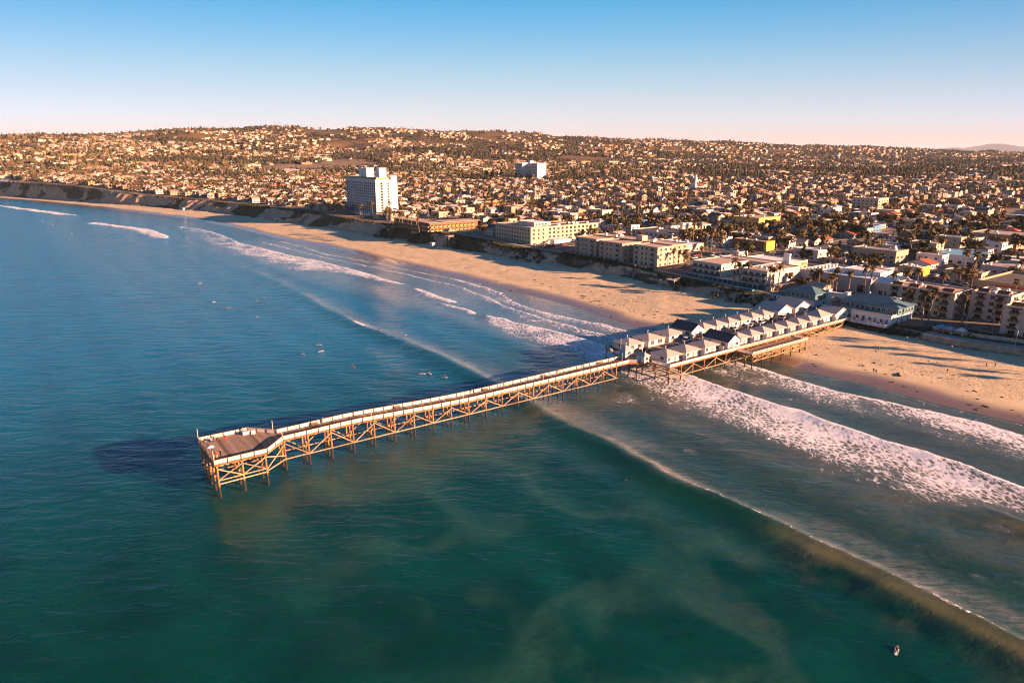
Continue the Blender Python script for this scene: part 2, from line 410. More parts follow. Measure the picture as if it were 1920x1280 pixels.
    siltc = mixc(nt, noise(nt, ps, 0.03, 3, 0.5), mixc(nt, attr(nt, 'brown'), (0.012, 0.066, 0.050), (0.046, 0.072, 0.050)), mixc(nt, attr(nt, 'brown'), (0.026, 0.078, 0.054), (0.088, 0.080, 0.052)))
    c1 = mixc(nt, mth(nt, 'MULTIPLY', sfac, 0.9), deep, siltc)
    crest_glow = mixc(nt, attr(nt, 'lit_churn'), (0.005, 0.066, 0.028), (0.19, 0.185, 0.07))  # light through the thin crest put into its colour, plus stirred-up sand
    c1 = mixc(nt, mth(nt, 'MULTIPLY', at_face, 0.72), c1, crest_glow)
    # lacy foam
    wob_ = noise(nt, pst, 0.35, 3, 0.6)
    wv_ = nt.nodes.new("ShaderNodeVectorMath"); wv_.operation = 'ADD'
    ns = nt.nodes.new("ShaderNodeTexNoise"); ns.inputs['Scale'].default_value = 0.45; ns.inputs['Detail'].default_value = 3
    L(nt, pst, ns.inputs['Vector'])
    sc_ = nt.nodes.new("ShaderNodeVectorMath"); sc_.operation = 'SCALE'; sc_.inputs['Scale'].default_value = 2.2
    L(nt, ns.outputs['Color'], sc_.inputs[0]); L(nt, pst, wv_.inputs[0]); L(nt, sc_.outputs[0], wv_.inputs[1])
    vo = nt.nodes.new("ShaderNodeTexVoronoi"); vo.feature = 'DISTANCE_TO_EDGE'; vo.inputs['Scale'].default_value = 0.55
    L(nt, wv_.outputs[0], vo.inputs['Vector'])
    vo2 = nt.nodes.new("ShaderNodeTexVoronoi"); vo2.feature = 'DISTANCE_TO_EDGE'; vo2.inputs['Scale'].default_value = 1.45
    L(nt, wv_.outputs[0], vo2.inputs['Vector'])
    lace = mth(nt, 'SUBTRACT', 1.0, mth(nt, 'MULTIPLY', vo.outputs['Distance'], 3.6), clamp=True)
    lace2 = mth(nt, 'SUBTRACT', 1.0, mth(nt, 'MULTIPLY', vo2.outputs['Distance'], 3.4), clamp=True)
    nz = noise(nt, pst, 0.42, 9, 0.72, 0.5)
    rg_ = nt.nodes.new('ShaderNodeTexNoise'); rg_.noise_type = 'RIDGED_MULTIFRACTAL'; rg_.inputs['Scale'].default_value = 0.34; rg_.inputs['Detail'].default_value = 5; rg_.inputs['Roughness'].default_value = 0.6; rg_.inputs['Distortion'].default_value = 0.8; L(nt, pst, rg_.inputs['Vector'])
    ridge = mth(nt, 'MULTIPLY', rg_.outputs[0], 0.34, clamp=True)
    patt = mth(nt, 'ADD', mth(nt, 'ADD', mth(nt, 'MULTIPLY', lace, 0.20), ridge), mth(nt, 'ADD', mth(nt, 'MULTIPLY', lace2, 0.12), mth(nt, 'MULTIPLY', nz, 0.56)))
    # patt about 0.4 .. 1.0 ; threshold falls as foam rises
    thr = mth(nt, 'SUBTRACT', 0.955, mth(nt, 'MULTIPLY', at_foam, 0.82))
    fm = ramp(nt, mth(nt, 'SUBTRACT', patt, thr), 0.0, 0.24)
    fm = mth(nt, 'MULTIPLY', fm, ramp(nt, at_foam, 0.12, 0.40))
    milk = mth(nt, 'MAXIMUM', mth(nt, 'MULTIPLY', ramp(nt, at_foam, 0.2, 0.95), 0.26), mth(nt, 'MULTIPLY', attr(nt, 'film'), mth(nt, 'ADD', 0.25, mth(nt, 'MULTIPLY', ramp(nt, noise(nt, pos(nt, (0.25, 1.3, 1), -ANG), 0.9, 6, 0.7, 0.6), 0.35, 0.65), 0.75))))
    c2 = mixc(nt, milk, c1, (0.42, 0.40, 0.36))
    c3 = mixc(nt, fm, c2, (0.76, 0.775, 0.80))
    L(nt, c3, b.inputs['Base Color'])
    rgh = mth(nt, 'ADD', mth(nt, 'SUBTRACT', 0.24, mth(nt, 'MULTIPLY', mth(nt, 'MAXIMUM', at_grn, attr(nt, 'brown')), 0.14)), mth(nt, 'MULTIPLY', fm, 0.6))
    L(nt, rgh, b.inputs['Roughness'])
    b.inputs['IOR'].default_value = 1.333
    b.inputs['Specular IOR Level'].default_value = 0.42
    # ripples: long crests running across, finer ones on top
    pr1 = pos(nt, (0.45, 1.0, 1), 0.10)
    pr2 = pos(nt, (0.6, 1.0, 1), -0.25)
    h1 = noise(nt, pr1, 0.26, 3, 0.55, 0.3)
    h2 = noise(nt, pr2, 0.75, 3, 0.6, 0.3)
    h3 = noise(nt, pos(nt, (0.7, 1.0, 1), 0.3), 2.2, 4, 0.65)
    calm = mth(nt, 'MULTIPLY', mth(nt, 'SUBTRACT', 1.0, mth(nt, 'MULTIPLY', at_face, 0.75)), mth(nt, 'SUBTRACT', 1.0, mth(nt, 'MULTIPLY', at_grn, 0.25)))
    nrm = bump(nt, mth(nt, 'MULTIPLY', h1, calm), 1.0, 0.55)
    nrm = bump(nt, mth(nt, 'MULTIPLY', h2, calm), 1.0, 0.17, nrm)
    nrm = bump(nt, h3, 1.0, 0.05, nrm)
    nrm = bump(nt, fm, 0.8, 0.07, nrm)
    L(nt, nrm, b.inputs['Normal'])
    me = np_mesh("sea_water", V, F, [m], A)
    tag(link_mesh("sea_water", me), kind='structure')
build_water()

# ---------------------------------------------------------------- beach, bluff, ground
def build_beach():
    sv = np.concatenate([np.arange(-320, 560, 1.4), np.arange(560, 1500, 3.0)])
    fv = np.concatenate([np.linspace(-0.5, 0, 8)[:-1], np.linspace(0, 1, 54), [1.06, 1.2]])
    S, Fv = np.meshgrid(sv, fv, indexing='ij')
    a, b = shore_t(S), base_t(S)
    T = a + (b - a) * Fv
    zb = base_z(S)
    Z = np.where(Fv < 0, Fv * 3.0, zb * np.clip(Fv, 0, 1) ** 0.8)
    dry = sstep(0.16, 0.34, Fv + 0.10 * (fbm(S / 22.0, T / 22.0, 4, 3) - 0.5))
    Z = Z + dry * (0.26 * (fbm(S / 3.0, T / 3.0, 14, 3) - 0.5) + 0.35 * (fbm(S / 14.0, T / 10.0, 15, 3) - 0.5)) * np.clip((1.02 - Fv) * 6, 0, 1)
    Z = np.where(Fv > 1.0, zb + 0.2, Z)
    wet = 1 - sstep(4.5, 14.0, (T - a) + 5.5 * (fbm(S / 20.0, S * 0, 6, 3) - 0.5))
    kelp = np.exp(-(((T - a) - 21 - 8 * (fbm(S / 30.0, S * 0, 33, 3) - .5)) / 5.0) ** 2)
    x = OX + T * E1[0] + S * E2[0]; y = OY + T * E1[1] + S * E2[1]
    V = np.stack([x.ravel(), y.ravel(), Z.ravel()], 1)
    F = grid_faces(len(sv), len(fv))[:, ::-1]
    m, nt, b_ = newmat("beach_sand")
    p = pos(nt)
    ps = pos(nt, (1, 1, 1), -ANG)
    w = attr(nt, 'wet'); kp = attr(nt, 'kelp'); dr = attr(nt, 'dry')
    n1 = noise(nt, p, 0.12, 5, 0.6); n2 = noise(nt, p, 1.4, 6, 0.7)
    dryc = mixc(nt, ramp(nt, n1, 0.3, 0.7), (0.53, 0.425, 0.265), (0.61, 0.50, 0.32))
    dryc = mixc(nt, mth(nt, 'MULTIPLY', ramp(nt, n2, 0.52, 0.72), mth(nt, 'MULTIPLY', dr, 0.30)), dryc, (0.36, 0.27, 0.175))
    wetc = mixc(nt, n1, (0.17, 0.115, 0.08), (0.22, 0.15, 0.105))
    c = mixc(nt, w, dryc, wetc)
    kn = noise(nt, pos(nt, (1.2, 0.55, 1), -ANG), 0.55, 6, 0.72, 0.6)
    km = mth(nt, 'MULTIPLY', ramp(nt, kn, 0.60, 0.66), kp)
    kn2 = noise(nt, ps, 0.32, 6, 0.75, 0.8)
    km = mth(nt, 'MAXIMUM', km, mth(nt, 'MULTIPLY', ramp(nt, kn2, 0.69, 0.73), mth(nt, 'MULTIPLY', dr, 0.8)))
    c = mixc(nt, km, c, (0.055, 0.032, 0.018))
    # tyre tracks along the sand
    il = attr(nt, 'inl'); tk = None
    for u0 in (30.0, 31.9, 37.5, 39.4, 24.2, 26.0):
        e = mth(nt, 'SUBTRACT', 1.0, mth(nt, 'MULTIPLY', mth(nt, 'ABSOLUTE', mth(nt, 'SUBTRACT', mth(nt, 'ADD', il, mth(nt, 'MULTIPLY', n1, 3.0)), u0 + 1.5)), 2.6), clamp=True)
        tk = e if tk is None else mth(nt, 'MAXIMUM', tk, e)
    c = mixc(nt, mth(nt, 'MULTIPLY', tk, 0.42), c, (0.30, 0.215, 0.14))
    L(nt, c, b_.inputs['Base Color'])
    L(nt, mth(nt, 'SUBTRACT', 0.9, mth(nt, 'MULTIPLY', w, 0.76)), b_.inputs['Roughness'])
    b_.inputs['Specular IOR Level'].default_value = 0.35
    hh = mth(nt, 'MULTIPLY', noise(nt, p, 0.9, 5, 0.65), dr)
    nn = bump(nt, hh, 0.8, 0.32)
    nn = bump(nt, mth(nt, 'MULTIPLY', noise(nt, p, 3.0, 3, 0.6), dr), 0.8, 0.12, nn)
    L(nt, nn, b_.inputs['Normal'])
    me = np_mesh("beach", V, F, [m], dict(inl=(T - a + 1.6 * (fbm(S / 40.0, S * 0, 161, 2) - .5)).ravel(), wet=wet.ravel(), kelp=kelp.ravel(), dry=dry.ravel()))
    tag(link_mesh("beach", me), kind='structure')
build_beach()

def cliff_mat():
    m, nt, b = newmat("bluff_earth")
    p = pos(nt)
    g = nt.nodes.new("ShaderNodeNewGeometry"); sx = nt.nodes.new("ShaderNodeSeparateXYZ"); L(nt, g.outputs['Normal'], sx.inputs[0])
    n1 = noise(nt, p, 0.10, 6, 0.65); n2 = noise(nt, p, 0.55, 5, 0.65); n3 = noise(nt, pos(nt, (0.3, 0.3, 1.6)), 0.8, 4, 0.6)
    c = mixc(nt, ramp(nt, n1, 0.35, 0.68), (0.52, 0.345, 0.23), (0.36, 0.235, 0.155))
    c = mixc(nt, mth(nt, 'MULTIPLY', ramp(nt, n3, 0.45, 0.65), 0.5), c, (0.56, 0.40, 0.28))
    veg = attr(nt, 'veg')
    vm = ramp(nt, mth(nt, 'ADD', mth(nt, 'MULTIPLY', n2, 0.7), mth(nt, 'MULTIPLY', veg, 0.62)), 0.64, 0.82)
    vc = mixc(nt, n2, (0.045, 0.048, 0.022), (0.12, 0.10, 0.05))
    L(nt, mixc(nt, vm, c, vc), b.inputs['Base Color'])
    b.inputs['Roughness'].default_value = 0.95
    b.inputs['Specular IOR Level'].default_value = 0.1
    nn = bump(nt, n2, 1.0, 0.9); nn = bump(nt, vm, 0.8, 0.5, nn)
    L(nt, nn, b.inputs['Normal'])
    return m
def build_cliff():
    sv = np.concatenate([np.arange(34, 560, 0.9), np.arange(560, 1500, 2.0)])
    fv = np.concatenate([[-0.12], np.linspace(0, 1, 22), [1.06, 1.12]])
    S, Fv = np.meshgrid(sv, fv, indexing='ij')
    b, c = base_t(S), top_t(S)
    wdt = np.maximum(c - b, 3.0)
    zb, zt = base_z(S), top_z(S)
    f = np.clip(Fv, 0, 1)
    h = zt - zb
    # talus below, steep face above, rounded lip
    prof = np.interp(f, [0, .28, .42, .80, .93, 1], [0, .13, .34, .86, .97, 1.0])
    mid = np.sin(np.pi * f) ** 0.8
    gull = 1 - np.abs(2 * fbm(S / 11.0, f * 0.6, 22, 4) - 1)
    T = b + wdt * Fv + mid * ((gull - 0.6) * np.minimum(9, wdt * 0.9) + 3.0 * (fbm(S / 4.0, f * 3, 23, 3) - 0.5))
    T = T + (fbm(S / 16.0, S * 0, 25, 3) - 0.5) * 5 * (1 - f) 
    Z = zb - 0.4 + (h + 0.42) * prof + mid * 1.6 * (fbm(S / 5.0, f * 4, 26, 4) - 0.5)
    Z = np.where(Fv < 0, zb - 1.0, Z)
    Z = np.where(Fv > 1.0, zt - 0.25 * (Fv - 1.0) * 10, Z)
    T = T + mid * sstep(620, 780, S) * 11 * (fbm(S / 34.0, f * .8 + 5, 171, 3) - .5)
    veg = sstep(0.45, 0.62, fbm(S / 30.0, f * 1.5 + 3, 28, 3)) * 0.9 + 0.5 * sstep(0.75, 0.98, f) + 0.35 * (1 - sstep(0.0, 0.25, f))
    veg = veg * np.interp(S, [30, 700, 800, 960, 1040, 1500], [1, 1, 1.1, 1.1, 0.8, 0.8])
    x = OX + T * E1[0] + S * E2[0]; y = OY + T * E1[1] + S * E2[1]
    V = np.stack([x.ravel(), y.ravel(), Z.ravel()], 1)
    me = np_mesh("bluff", V, grid_faces(len(sv), len(fv))[:, ::-1], [cliff_mat()], dict(veg=np.clip(veg, 0, 1).ravel()))
    tag(link_mesh("bluff", me), kind='structure')
build_cliff()

def build_ground():
    ys = steps(175.0, 7600.0, lambda v: 1.6 + 0.0058 * v)
    rs = np.linspace(-1.25, 1.25, 430)
    Y, RR = np.meshgrid(ys, rs, indexing='ij')
    x, y = (RR * Y).ravel(), Y.ravel()
    t, s = TS(x, y)
    tt = top_t(s)
    z = ground_z(x, y)
    z = np.where(t < tt, z - (tt - t) * 1.2, z)
    F = grid_faces(len(ys), len(rs))
    keep = t > tt - 5
    F = F[keep[F].all(1)]
    uphill = sstep(1500, 2600, y) * 1.0
    V, F, A = compact(np.stack([x, y, z], 1), F, dict(hill=uphill))
    m, nt, b = newmat("town_ground")
    p = pos(nt)
    hl = attr(nt, 'hill')
    n1 = noise(nt, p, 0.018, 6, 0.65); n2 = noise(nt, p, 0.08, 5, 0.65); n3 = noise(nt, p, 0.004, 5, 0.6)
    c = mixc(nt, ramp(nt, n1, 0.4, 0.6), (0.16, 0.138, 0.115), (0.25, 0.19, 0.13))
    c = mixc(nt, mth(nt, 'MULTIPLY', ramp(nt, n2, 0.5, 0.66), 0.7), c, (0.062, 0.058, 0.028))
    hc = mixc(nt, ramp(nt, n3, 0.4, 0.6), (0.125, 0.075, 0.038), (0.050, 0.044, 0.022))
    c = mixc(nt, hl, c, mixc(nt, ramp(nt, n1, 0.45, 0.6), hc, (0.16, 0.10, 0.055)))
    L(nt, c, b.inputs['Base Color'])
    b.inputs['Roughness'].default_value = 0.95
    b.inputs['Specular IOR Level'].default_value = 0.1
    me = np_mesh("ground", V, F, [m], A)
    tag(link_mesh("ground", me), kind='structure')
    # plain behind the ridge, out to the horizon
    V = [(-48000, 7000, 15), (48000, 7000, 15), (48000, 60000, 15), (-48000, 60000, 15)]
    me = np_mesh("far_plain", V, [(0, 1, 2, 3)], [m], dict(hill=np.ones(4)))
    tag(link_mesh("far_plain", me), kind='structure')
build_ground()

def build_mountains():
    m, nt, b = newmat("mountain_rock")
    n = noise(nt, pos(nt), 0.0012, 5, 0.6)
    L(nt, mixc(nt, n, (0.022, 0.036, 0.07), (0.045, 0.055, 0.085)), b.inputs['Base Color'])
    b.inputs['Roughness'].default_value = 1.0
    for (y0, prof, seed) in ((26000, [(.40, 0), (.455, 60), (.485, 150), (.505, 210), (.525, 150), (.55, 30), (.60, 120), (.622, 190), (.64, 150), (.655, 220), (.675, 310), (.70, 250), (.72, 190), (.76, 130), (.90, 60), (1.1, 20)], 3), (34000, [(.5, 0), (.56, 60), (.585, 180), (.61, 120), (.68, 240), (.72, 330), (.76, 380), (.80, 260), (1.0, 200), (1.2, 100)], 8)):
        rr = np.linspace(prof[0][0], prof[-1][0], 160)
        vv = np.linspace(0, 1, 15)
        A, B = np.meshgrid(rr, vv, indexing='ij')
        hgt = np.interp(A, [q[0] for q in prof], [q[1] for q in prof]) + 77
        hgt = hgt * 1.16 * (0.9 + 0.2 * fbm(A * 90, B * 0, seed, 3))
        x = A * y0; y = y0 + (B - 0.4) * 6500
        z = 10 + hgt * np.clip(1 - np.abs(B - 0.4) / 0.6, 0, 1) ** 1.1 * (0.8 + 0.4 * fbm(x / 900, y / 900, seed + 4, 4)) 
        V = np.stack([x.ravel(), y.ravel(), z.ravel()], 1)
        me = np_mesh("hills", V, grid_faces(len(rr), len(vv))[:, ::-1], [m])
        tag(link_mesh("distant_hills", me), kind='structure')
build_mountains()

# ---------------------------------------------------------------- thin morning haze over the whole place
def build_haze():
    m = bpy.data.materials.new("haze"); m.use_nodes = True
    nt = m.node_tree; nt.nodes.clear()
    o = nt.nodes.new("ShaderNodeOutputMaterial"); v = nt.nodes.new("ShaderNodeVolumePrincipled")
    v.inputs['Color'].default_value = (0.74, 0.86, 1.0, 1)
    v.inputs['Density'].default_value = 1.9e-5
    v.inputs['Anisotropy'].default_value = 0.0
    nt.links.new(v.outputs[0], o.inputs['Volume'])
    x, y0, y1, z0, z1 = 50000, -2000, 62000, -9.0, 760.0
    V = [(-x, y0, z0), (x, y0, z0), (x, y1, z0), (-x, y1, z0), (-x, y0, z1), (x, y0, z1), (x, y1, z1), (-x, y1, z1)]
    me = np_mesh("haze", V, [(0, 3, 2, 1), (4, 5, 6, 7), (0, 1, 5, 4), (1, 2, 6, 5), (2, 3, 7, 6), (3, 0, 4, 7)], [m], smooth=False)
    tag(link_mesh("haze", me), kind='stuff')
scn.cycles.volume_bounces = 0
build_haze()

# ================================================================ building blocks
class MB:
    def __init__(self): self.v = []; self.f = []; self.m = []
    def add(self, vs, fs, m=0):
        n = len(self.v); self.v += [tuple(p) for p in vs]
        self.f += [tuple(i + n for i in q) for q in fs]; self.m += [m] * len(fs)
        return self
    def box(self, x0, x1, y0, y1, z0, z1, m=0):
        return self.add([(x0, y0, z0), (x1, y0, z0), (x1, y1, z0), (x0, y1, z0), (x0, y0, z1), (x1, y0, z1), (x1, y1, z1), (x0, y1, z1)],
                        [(0, 3, 2, 1), (4, 5, 6, 7), (0, 1, 5, 4), (1, 2, 6, 5), (2, 3, 7, 6), (3, 0, 4, 7)], m)
    def prism(self, poly, z0, z1, m=0):
        n = len(poly)
        vs = [(x, y, z0) for x, y in poly] + [(x, y, z1) for x, y in poly]
        fs = [tuple(range(n - 1, -1, -1)), tuple(range(n, 2 * n))] + [(i, (i + 1) % n, n + (i + 1) % n, n + i) for i in range(n)]
        return self.add(vs, fs, m)
    def tube(self, pts, rad, n=6, m=0, cap=True):
        base = len(self.v); rings = []
        for k, p in enumerate(pts):
            p = Vector(p)
            d = Vector(pts[min(k + 1, len(pts) - 1)]) - Vector(pts[max(k - 1, 0)])
            d = d.normalized() if d.length > 1e-9 else Vector((0, 0, 1))
            a = d.cross(Vector((0, 0, 1)) if abs(d.z) < 0.9 else Vector((1, 0, 0))).normalized(); b = d.cross(a)
            r = rad[k] if isinstance(rad, (list, tuple)) else rad
            for i in range(n):
                q = p + (a * math.cos(2 * math.pi * i / n) + b * math.sin(2 * math.pi * i / n)) * r
                self.v.append(tuple(q))
        for k in range(len(pts) - 1):
            for i in range(n):
                j = (i + 1) % n
                self.f.append((base + k * n + i, base + (k + 1) * n + i, base + (k + 1) * n + j, base + k * n + j)); self.m.append(m)
        if cap:
            self.f.append(tuple(base + i for i in range(n))); self.m.append(m)
            self.f.append(tuple(base + (len(pts) - 1) * n + i for i in range(n - 1, -1, -1))); self.m.append(m)
        return self
    def mesh(self, name, mats, smooth=False):
        me = bpy.data.meshes.new(name)
        me.from_pydata(self.v, [], self.f)
        for x in mats: me.materials.append(x)
        me.polygons.foreach_set("material_index", self.m)
        if smooth: me.polygons.foreach_set("use_smooth", [True] * len(self.f))
        me.update()
        return me
    def build(self, name, mats, parent=None, smooth=False, loc=None, rz=None):
        if not isinstance(mats, (list, tuple)): mats = [mats]
        return link_mesh(name, self.mesh(name, mats, smooth), parent, loc, rz)
def put(name, me, parent, loc=(0, 0, 0), rz=0.0, scale=None):
    o = bpy.data.objects.new(name, me); col.objects.link(o); o.parent = parent
    o.location = loc
    if rz: o.rotation_euler = (0, 0, rz)
    if scale: o.scale = scale
    return o
def span(name, me, parent, p0, p1):
    """unit beam along +X stretched from p0 to p1"""
    p0, p1 = Vector(p0), Vector(p1); d = p1 - p0
    o = bpy.data.objects.new(name, me); col.objects.link(o); o.parent = parent
    o.location = p0
    yaw = math.atan2(d.y, d.x); pitch = -math.atan2(d.z, math.hypot(d.x, d.y))
    o.rotation_euler = (0, pitch, yaw); o.scale = (d.length, 1, 1)
    return o
def override(o, mat, slot=0):
    o.material_slots[slot].link = 'OBJECT'; o.material_slots[slot].material = mat
def copy_tree(o, parent=None):
    c = o.copy(); col.objects.link(c)
    if parent is not None: c.parent = parent
    for ch in o.children: copy_tree(ch, c)
    return c
def gable(w, d, h, ov=0.4, th=0.15, along='y'):
    """gable roof, ridge along y (or x), eaves at z=0"""
    mb = MB()
    W2, D2 = w / 2 + ov, d / 2 + ov
    if along == 'x': W2, D2 = d / 2 + ov, w / 2 + ov
    lo = -ov * h / (W2 - ov) if W2 > ov else 0
    vs = [(-W2, -D2, lo), (0, -D2, h), (W2, -D2, lo), (-W2, D2, lo), (0, D2, h), (W2, D2, lo)]
    vs += [(x, y, z + th) for x, y, z in vs]
    fs = [(0, 1, 4, 3), (1, 2, 5, 4), (6, 9, 10, 7), (7, 10, 11, 8), (0, 3, 9, 6), (2, 8, 11, 5), (0, 6, 7, 1), (1, 7, 8, 2), (3, 4, 10, 9), (4, 5, 11, 10)]
    if along == 'x': vs = [(y, -x, z) for x, y, z in vs]
    return mb.add(vs, fs)
def gable_walls(w, d, h, rh, along='y'):
    mb = MB(); w2, d2 = w / 2, d / 2
    if along == 'y':
        vs = [(-w2, -d2, 0), (w2, -d2, 0), (w2, d2, 0), (-w2, d2, 0), (-w2, -d2, h), (w2, -d2, h), (w2, d2, h), (-w2, d2, h), (0, -d2, h + rh), (0, d2, h + rh)]
        fs = [(0, 3, 2, 1), (0, 1, 5, 8, 4), (1, 2, 6, 5), (2, 3, 7, 9, 6), (3, 0, 4, 7), (4, 8, 9, 7), (8, 5, 6, 9)]
    else:
        vs = [(-w2, -d2, 0), (w2, -d2, 0), (w2, d2, 0), (-w2, d2, 0), (-w2, -d2, h), (w2, -d2, h), (w2, d2, h), (-w2, d2, h), (-w2, 0, h + rh), (w2, 0, h + rh)]
        fs = [(0, 3, 2, 1), (0, 1, 5, 4), (1, 2, 6, 9, 5), (2, 3, 7, 6), (3, 0, 4, 8, 7), (4, 5, 9, 8), (8, 9, 6, 7)]
    return mb.add(vs, fs)
def hip(w, d, h, ov=0.4, th=0.12):
    mb = MB(); W2, D2 = w / 2 + ov, d / 2 + ov
    r = abs(W2 - D2)
    if D2 >= W2: a, b = (0, -(D2 - W2), h), (0, D2 - W2, h)
    else: a, b = (-(W2 - D2), 0, h), (W2 - D2, 0, h)
    lo = -0.1
    vs = [(-W2, -D2, lo), (W2, -D2, lo), (W2, D2, lo), (-W2, D2, lo), (-W2, -D2, lo + th), (W2, -D2, lo + th), (W2, D2, lo + th), (-W2, D2, lo + th), a, b]
    fs = [(0, 3, 2, 1), (0, 1, 5, 4), (1, 2, 6, 5), (2, 3, 7, 6), (3, 0, 4, 7)]
    if D2 >= W2: fs += [(4, 5, 8), (5, 6, 9, 8), (6, 7, 9), (7, 4, 8, 9)]
    else: fs += [(4, 5, 9, 8), (5, 6, 9), (6, 7, 8, 9), (7, 4, 8)]
    return mb.add(vs, fs)
_wm = {}
def window_mesh(w, h, frame, glass, mull=1):
    """window in the XZ plane facing -Y, centred on its sill point: proud frame, recessed pane"""
    k = (round(w, 2), round(h, 2), frame.name, glass.name, mull)
    if k in _wm: return _wm[k]
    f = min(0.1, w * 0.12); mb = MB()
    mb.box(-w / 2, w / 2, -0.03, 0.02, 0, h, 1)
    mb.box(-w / 2 - f, w / 2 + f, -0.09, 0.02, h, h + f, 0).box(-w / 2 - f, w / 2 + f, -0.13, 0.02, -f, 0, 0)
    mb.box(-w / 2 - f, -w / 2, -0.09, 0.02, 0, h, 0).box(w / 2, w / 2 + f, -0.09, 0.02, 0, h, 0)
    for i in range(mull):
        x = -w / 2 + w * (i + 1) / (mull + 1)
        mb.box(x - f / 3, x + f / 3, -0.06, 0.02, 0, h, 0)
    _wm[k] = mb.mesh("window", [frame, glass])
    return _wm[k]
_dm = {}
def door_mesh(w, h, frame, leaf):
    k = (round(w, 2), round(h, 2), frame.name, leaf.name)
    if k in _dm: return _dm[k]
    mb = MB().box(-w / 2, w / 2, -0.05, 0.02, 0.02, h, 1)
    mb.box(-w / 2 - .08, w / 2 + .08, -0.09, 0.02, h, h + .1, 0).box(-w / 2 - .08, -w / 2, -.09, .02, 0.02, h, 0).box(w / 2, w / 2 + .08, -.09, .02, 0.02, h, 0)
    mb.box(w / 2 - .2, w / 2 - .12, -.11, -.05, h * .45, h * .5, 0)
    _dm[k] = mb.mesh("door", [frame, leaf])
    return _dm[k]
FACE = {'S': (0, -1, 0.0), 'W': (-1, 0, -math.pi / 2), 'N': (0, 1, math.pi), 'E': (1, 0, math.pi / 2)}
def on_face(face, name, me, parent, x0, x1, y0, y1, u, z):
    """put a piece on one side of a box footprint; u runs along the side in the local frame"""
    off = 0.004
    if face == 'S': loc = (u, y0 - off, z)
    elif face == 'N': loc = (u, y1 + off, z)
    elif face == 'W': loc = (x0 - off, u, z)
    else: loc = (x1 + off, u, z)
    return put(name, me, parent, loc, FACE[face][2])

# ---------------------------------------------------------------- shared paints
WHITE = paint("white_paint", (0.58, 0.565, 0.545), 0.6, 0.05)
OFFWHITE = paint("offwhite_stucco", (0.50, 0.455, 0.395), 0.85, 0.06)
CREAM = paint("cream_stucco", (0.46, 0.37, 0.26), 0.85, 0.06)
BEIGE = paint("beige_stucco", (0.37, 0.29, 0.21), 0.85, 0.07)
TAN = paint("tan_stucco", (0.36, 0.26, 0.17), 0.85, 0.08)
BROWN = paint("brown_wood", (0.17, 0.105, 0.06), 0.8, 0.12)
GREY = paint("grey_stucco", (0.34, 0.34, 0.34), 0.85, 0.07)
PINK = paint("pink_stucco", (0.55, 0.38, 0.31), 0.85, 0.06)
YELLOW = paint("yellow_stucco", (0.70, 0.45, 0.06), 0.8, 0.05)
OCHRE = paint("ochre_stucco", (0.52, 0.33, 0.12), 0.85, 0.06)
TEAL = paint("teal_paint", (0.035, 0.17, 0.21), 0.6, 0.08)
TEALROOF = paint("teal_roof_shingle", (0.075, 0.15, 0.185), 0.85, 0.15, 6)
BLUEP = paint("blue_paint", (0.06, 0.20, 0.36), 0.6, 0.06)
SKYROOF = paint("pale_blue_roof", (0.16, 0.36, 0.50), 0.6, 0.06)
SHINGLE = paint("grey_shingle", (0.42, 0.365, 0.325), 0.9, 0.2, 5)
SLATE = paint("dark_shingle", (0.075, 0.072, 0.075), 0.85, 0.2, 5)
REDTILE = paint("red_clay_tile", (0.33, 0.095, 0.045), 0.85, 0.2, 4)
BROWNTILE = paint("brown_tile", (0.17, 0.075, 0.05), 0.85, 0.2, 4)
GRAVEL = paint("grey_roof_gravel", (0.36, 0.32, 0.29), 0.95, 0.15, 3)
TANROOF = paint("tan_roof_gravel", (0.44, 0.34, 0.26), 0.95, 0.12, 3)
WROOF = paint("white_roof_membrane", (0.70, 0.69, 0.68), 0.8, 0.07, 2)
GLASS = paint("window_glass", (0.014, 0.018, 0.024), 0.12, 0.2, 1, 0.3)
GLASSG = paint("green_glass", (0.03, 0.085, 0.095), 0.1, 0.2, 1, 0.6)
DARKM = paint("dark_metal", (0.035, 0.035, 0.04), 0.5, 0.1)
GALV = paint("galvanised_steel", (0.52, 0.53, 0.54), 0.4, 0.06, 2, 0.5, 0.5)
ASPHALT = paint("asphalt", (0.095, 0.088, 0.08), 0.92, 0.15, 0.6)
CONCRETE = paint("concrete", (0.33, 0.30, 0.265), 0.9, 0.12, 0.8)
GRASS = paint("lawn_grass", (0.060, 0.085, 0.022), 0.95, 0.3, 0.5)
LINE = paint("road_paint", (0.72, 0.70, 0.62), 0.7, 0.1)
ORANGE = paint("orange_paint", (0.62, 0.20, 0.03), 0.6, 0.06)
REDP = paint("red_paint", (0.45, 0.03, 0.025), 0.6, 0.06)
TURQ = paint("turquoise_canvas", (0.02, 0.36, 0.50), 0.8, 0.06)
RAILW = paint("white_rail_boards", (0.55, 0.52, 0.48), 0.6, 0.08, 2)
TIMBER = None

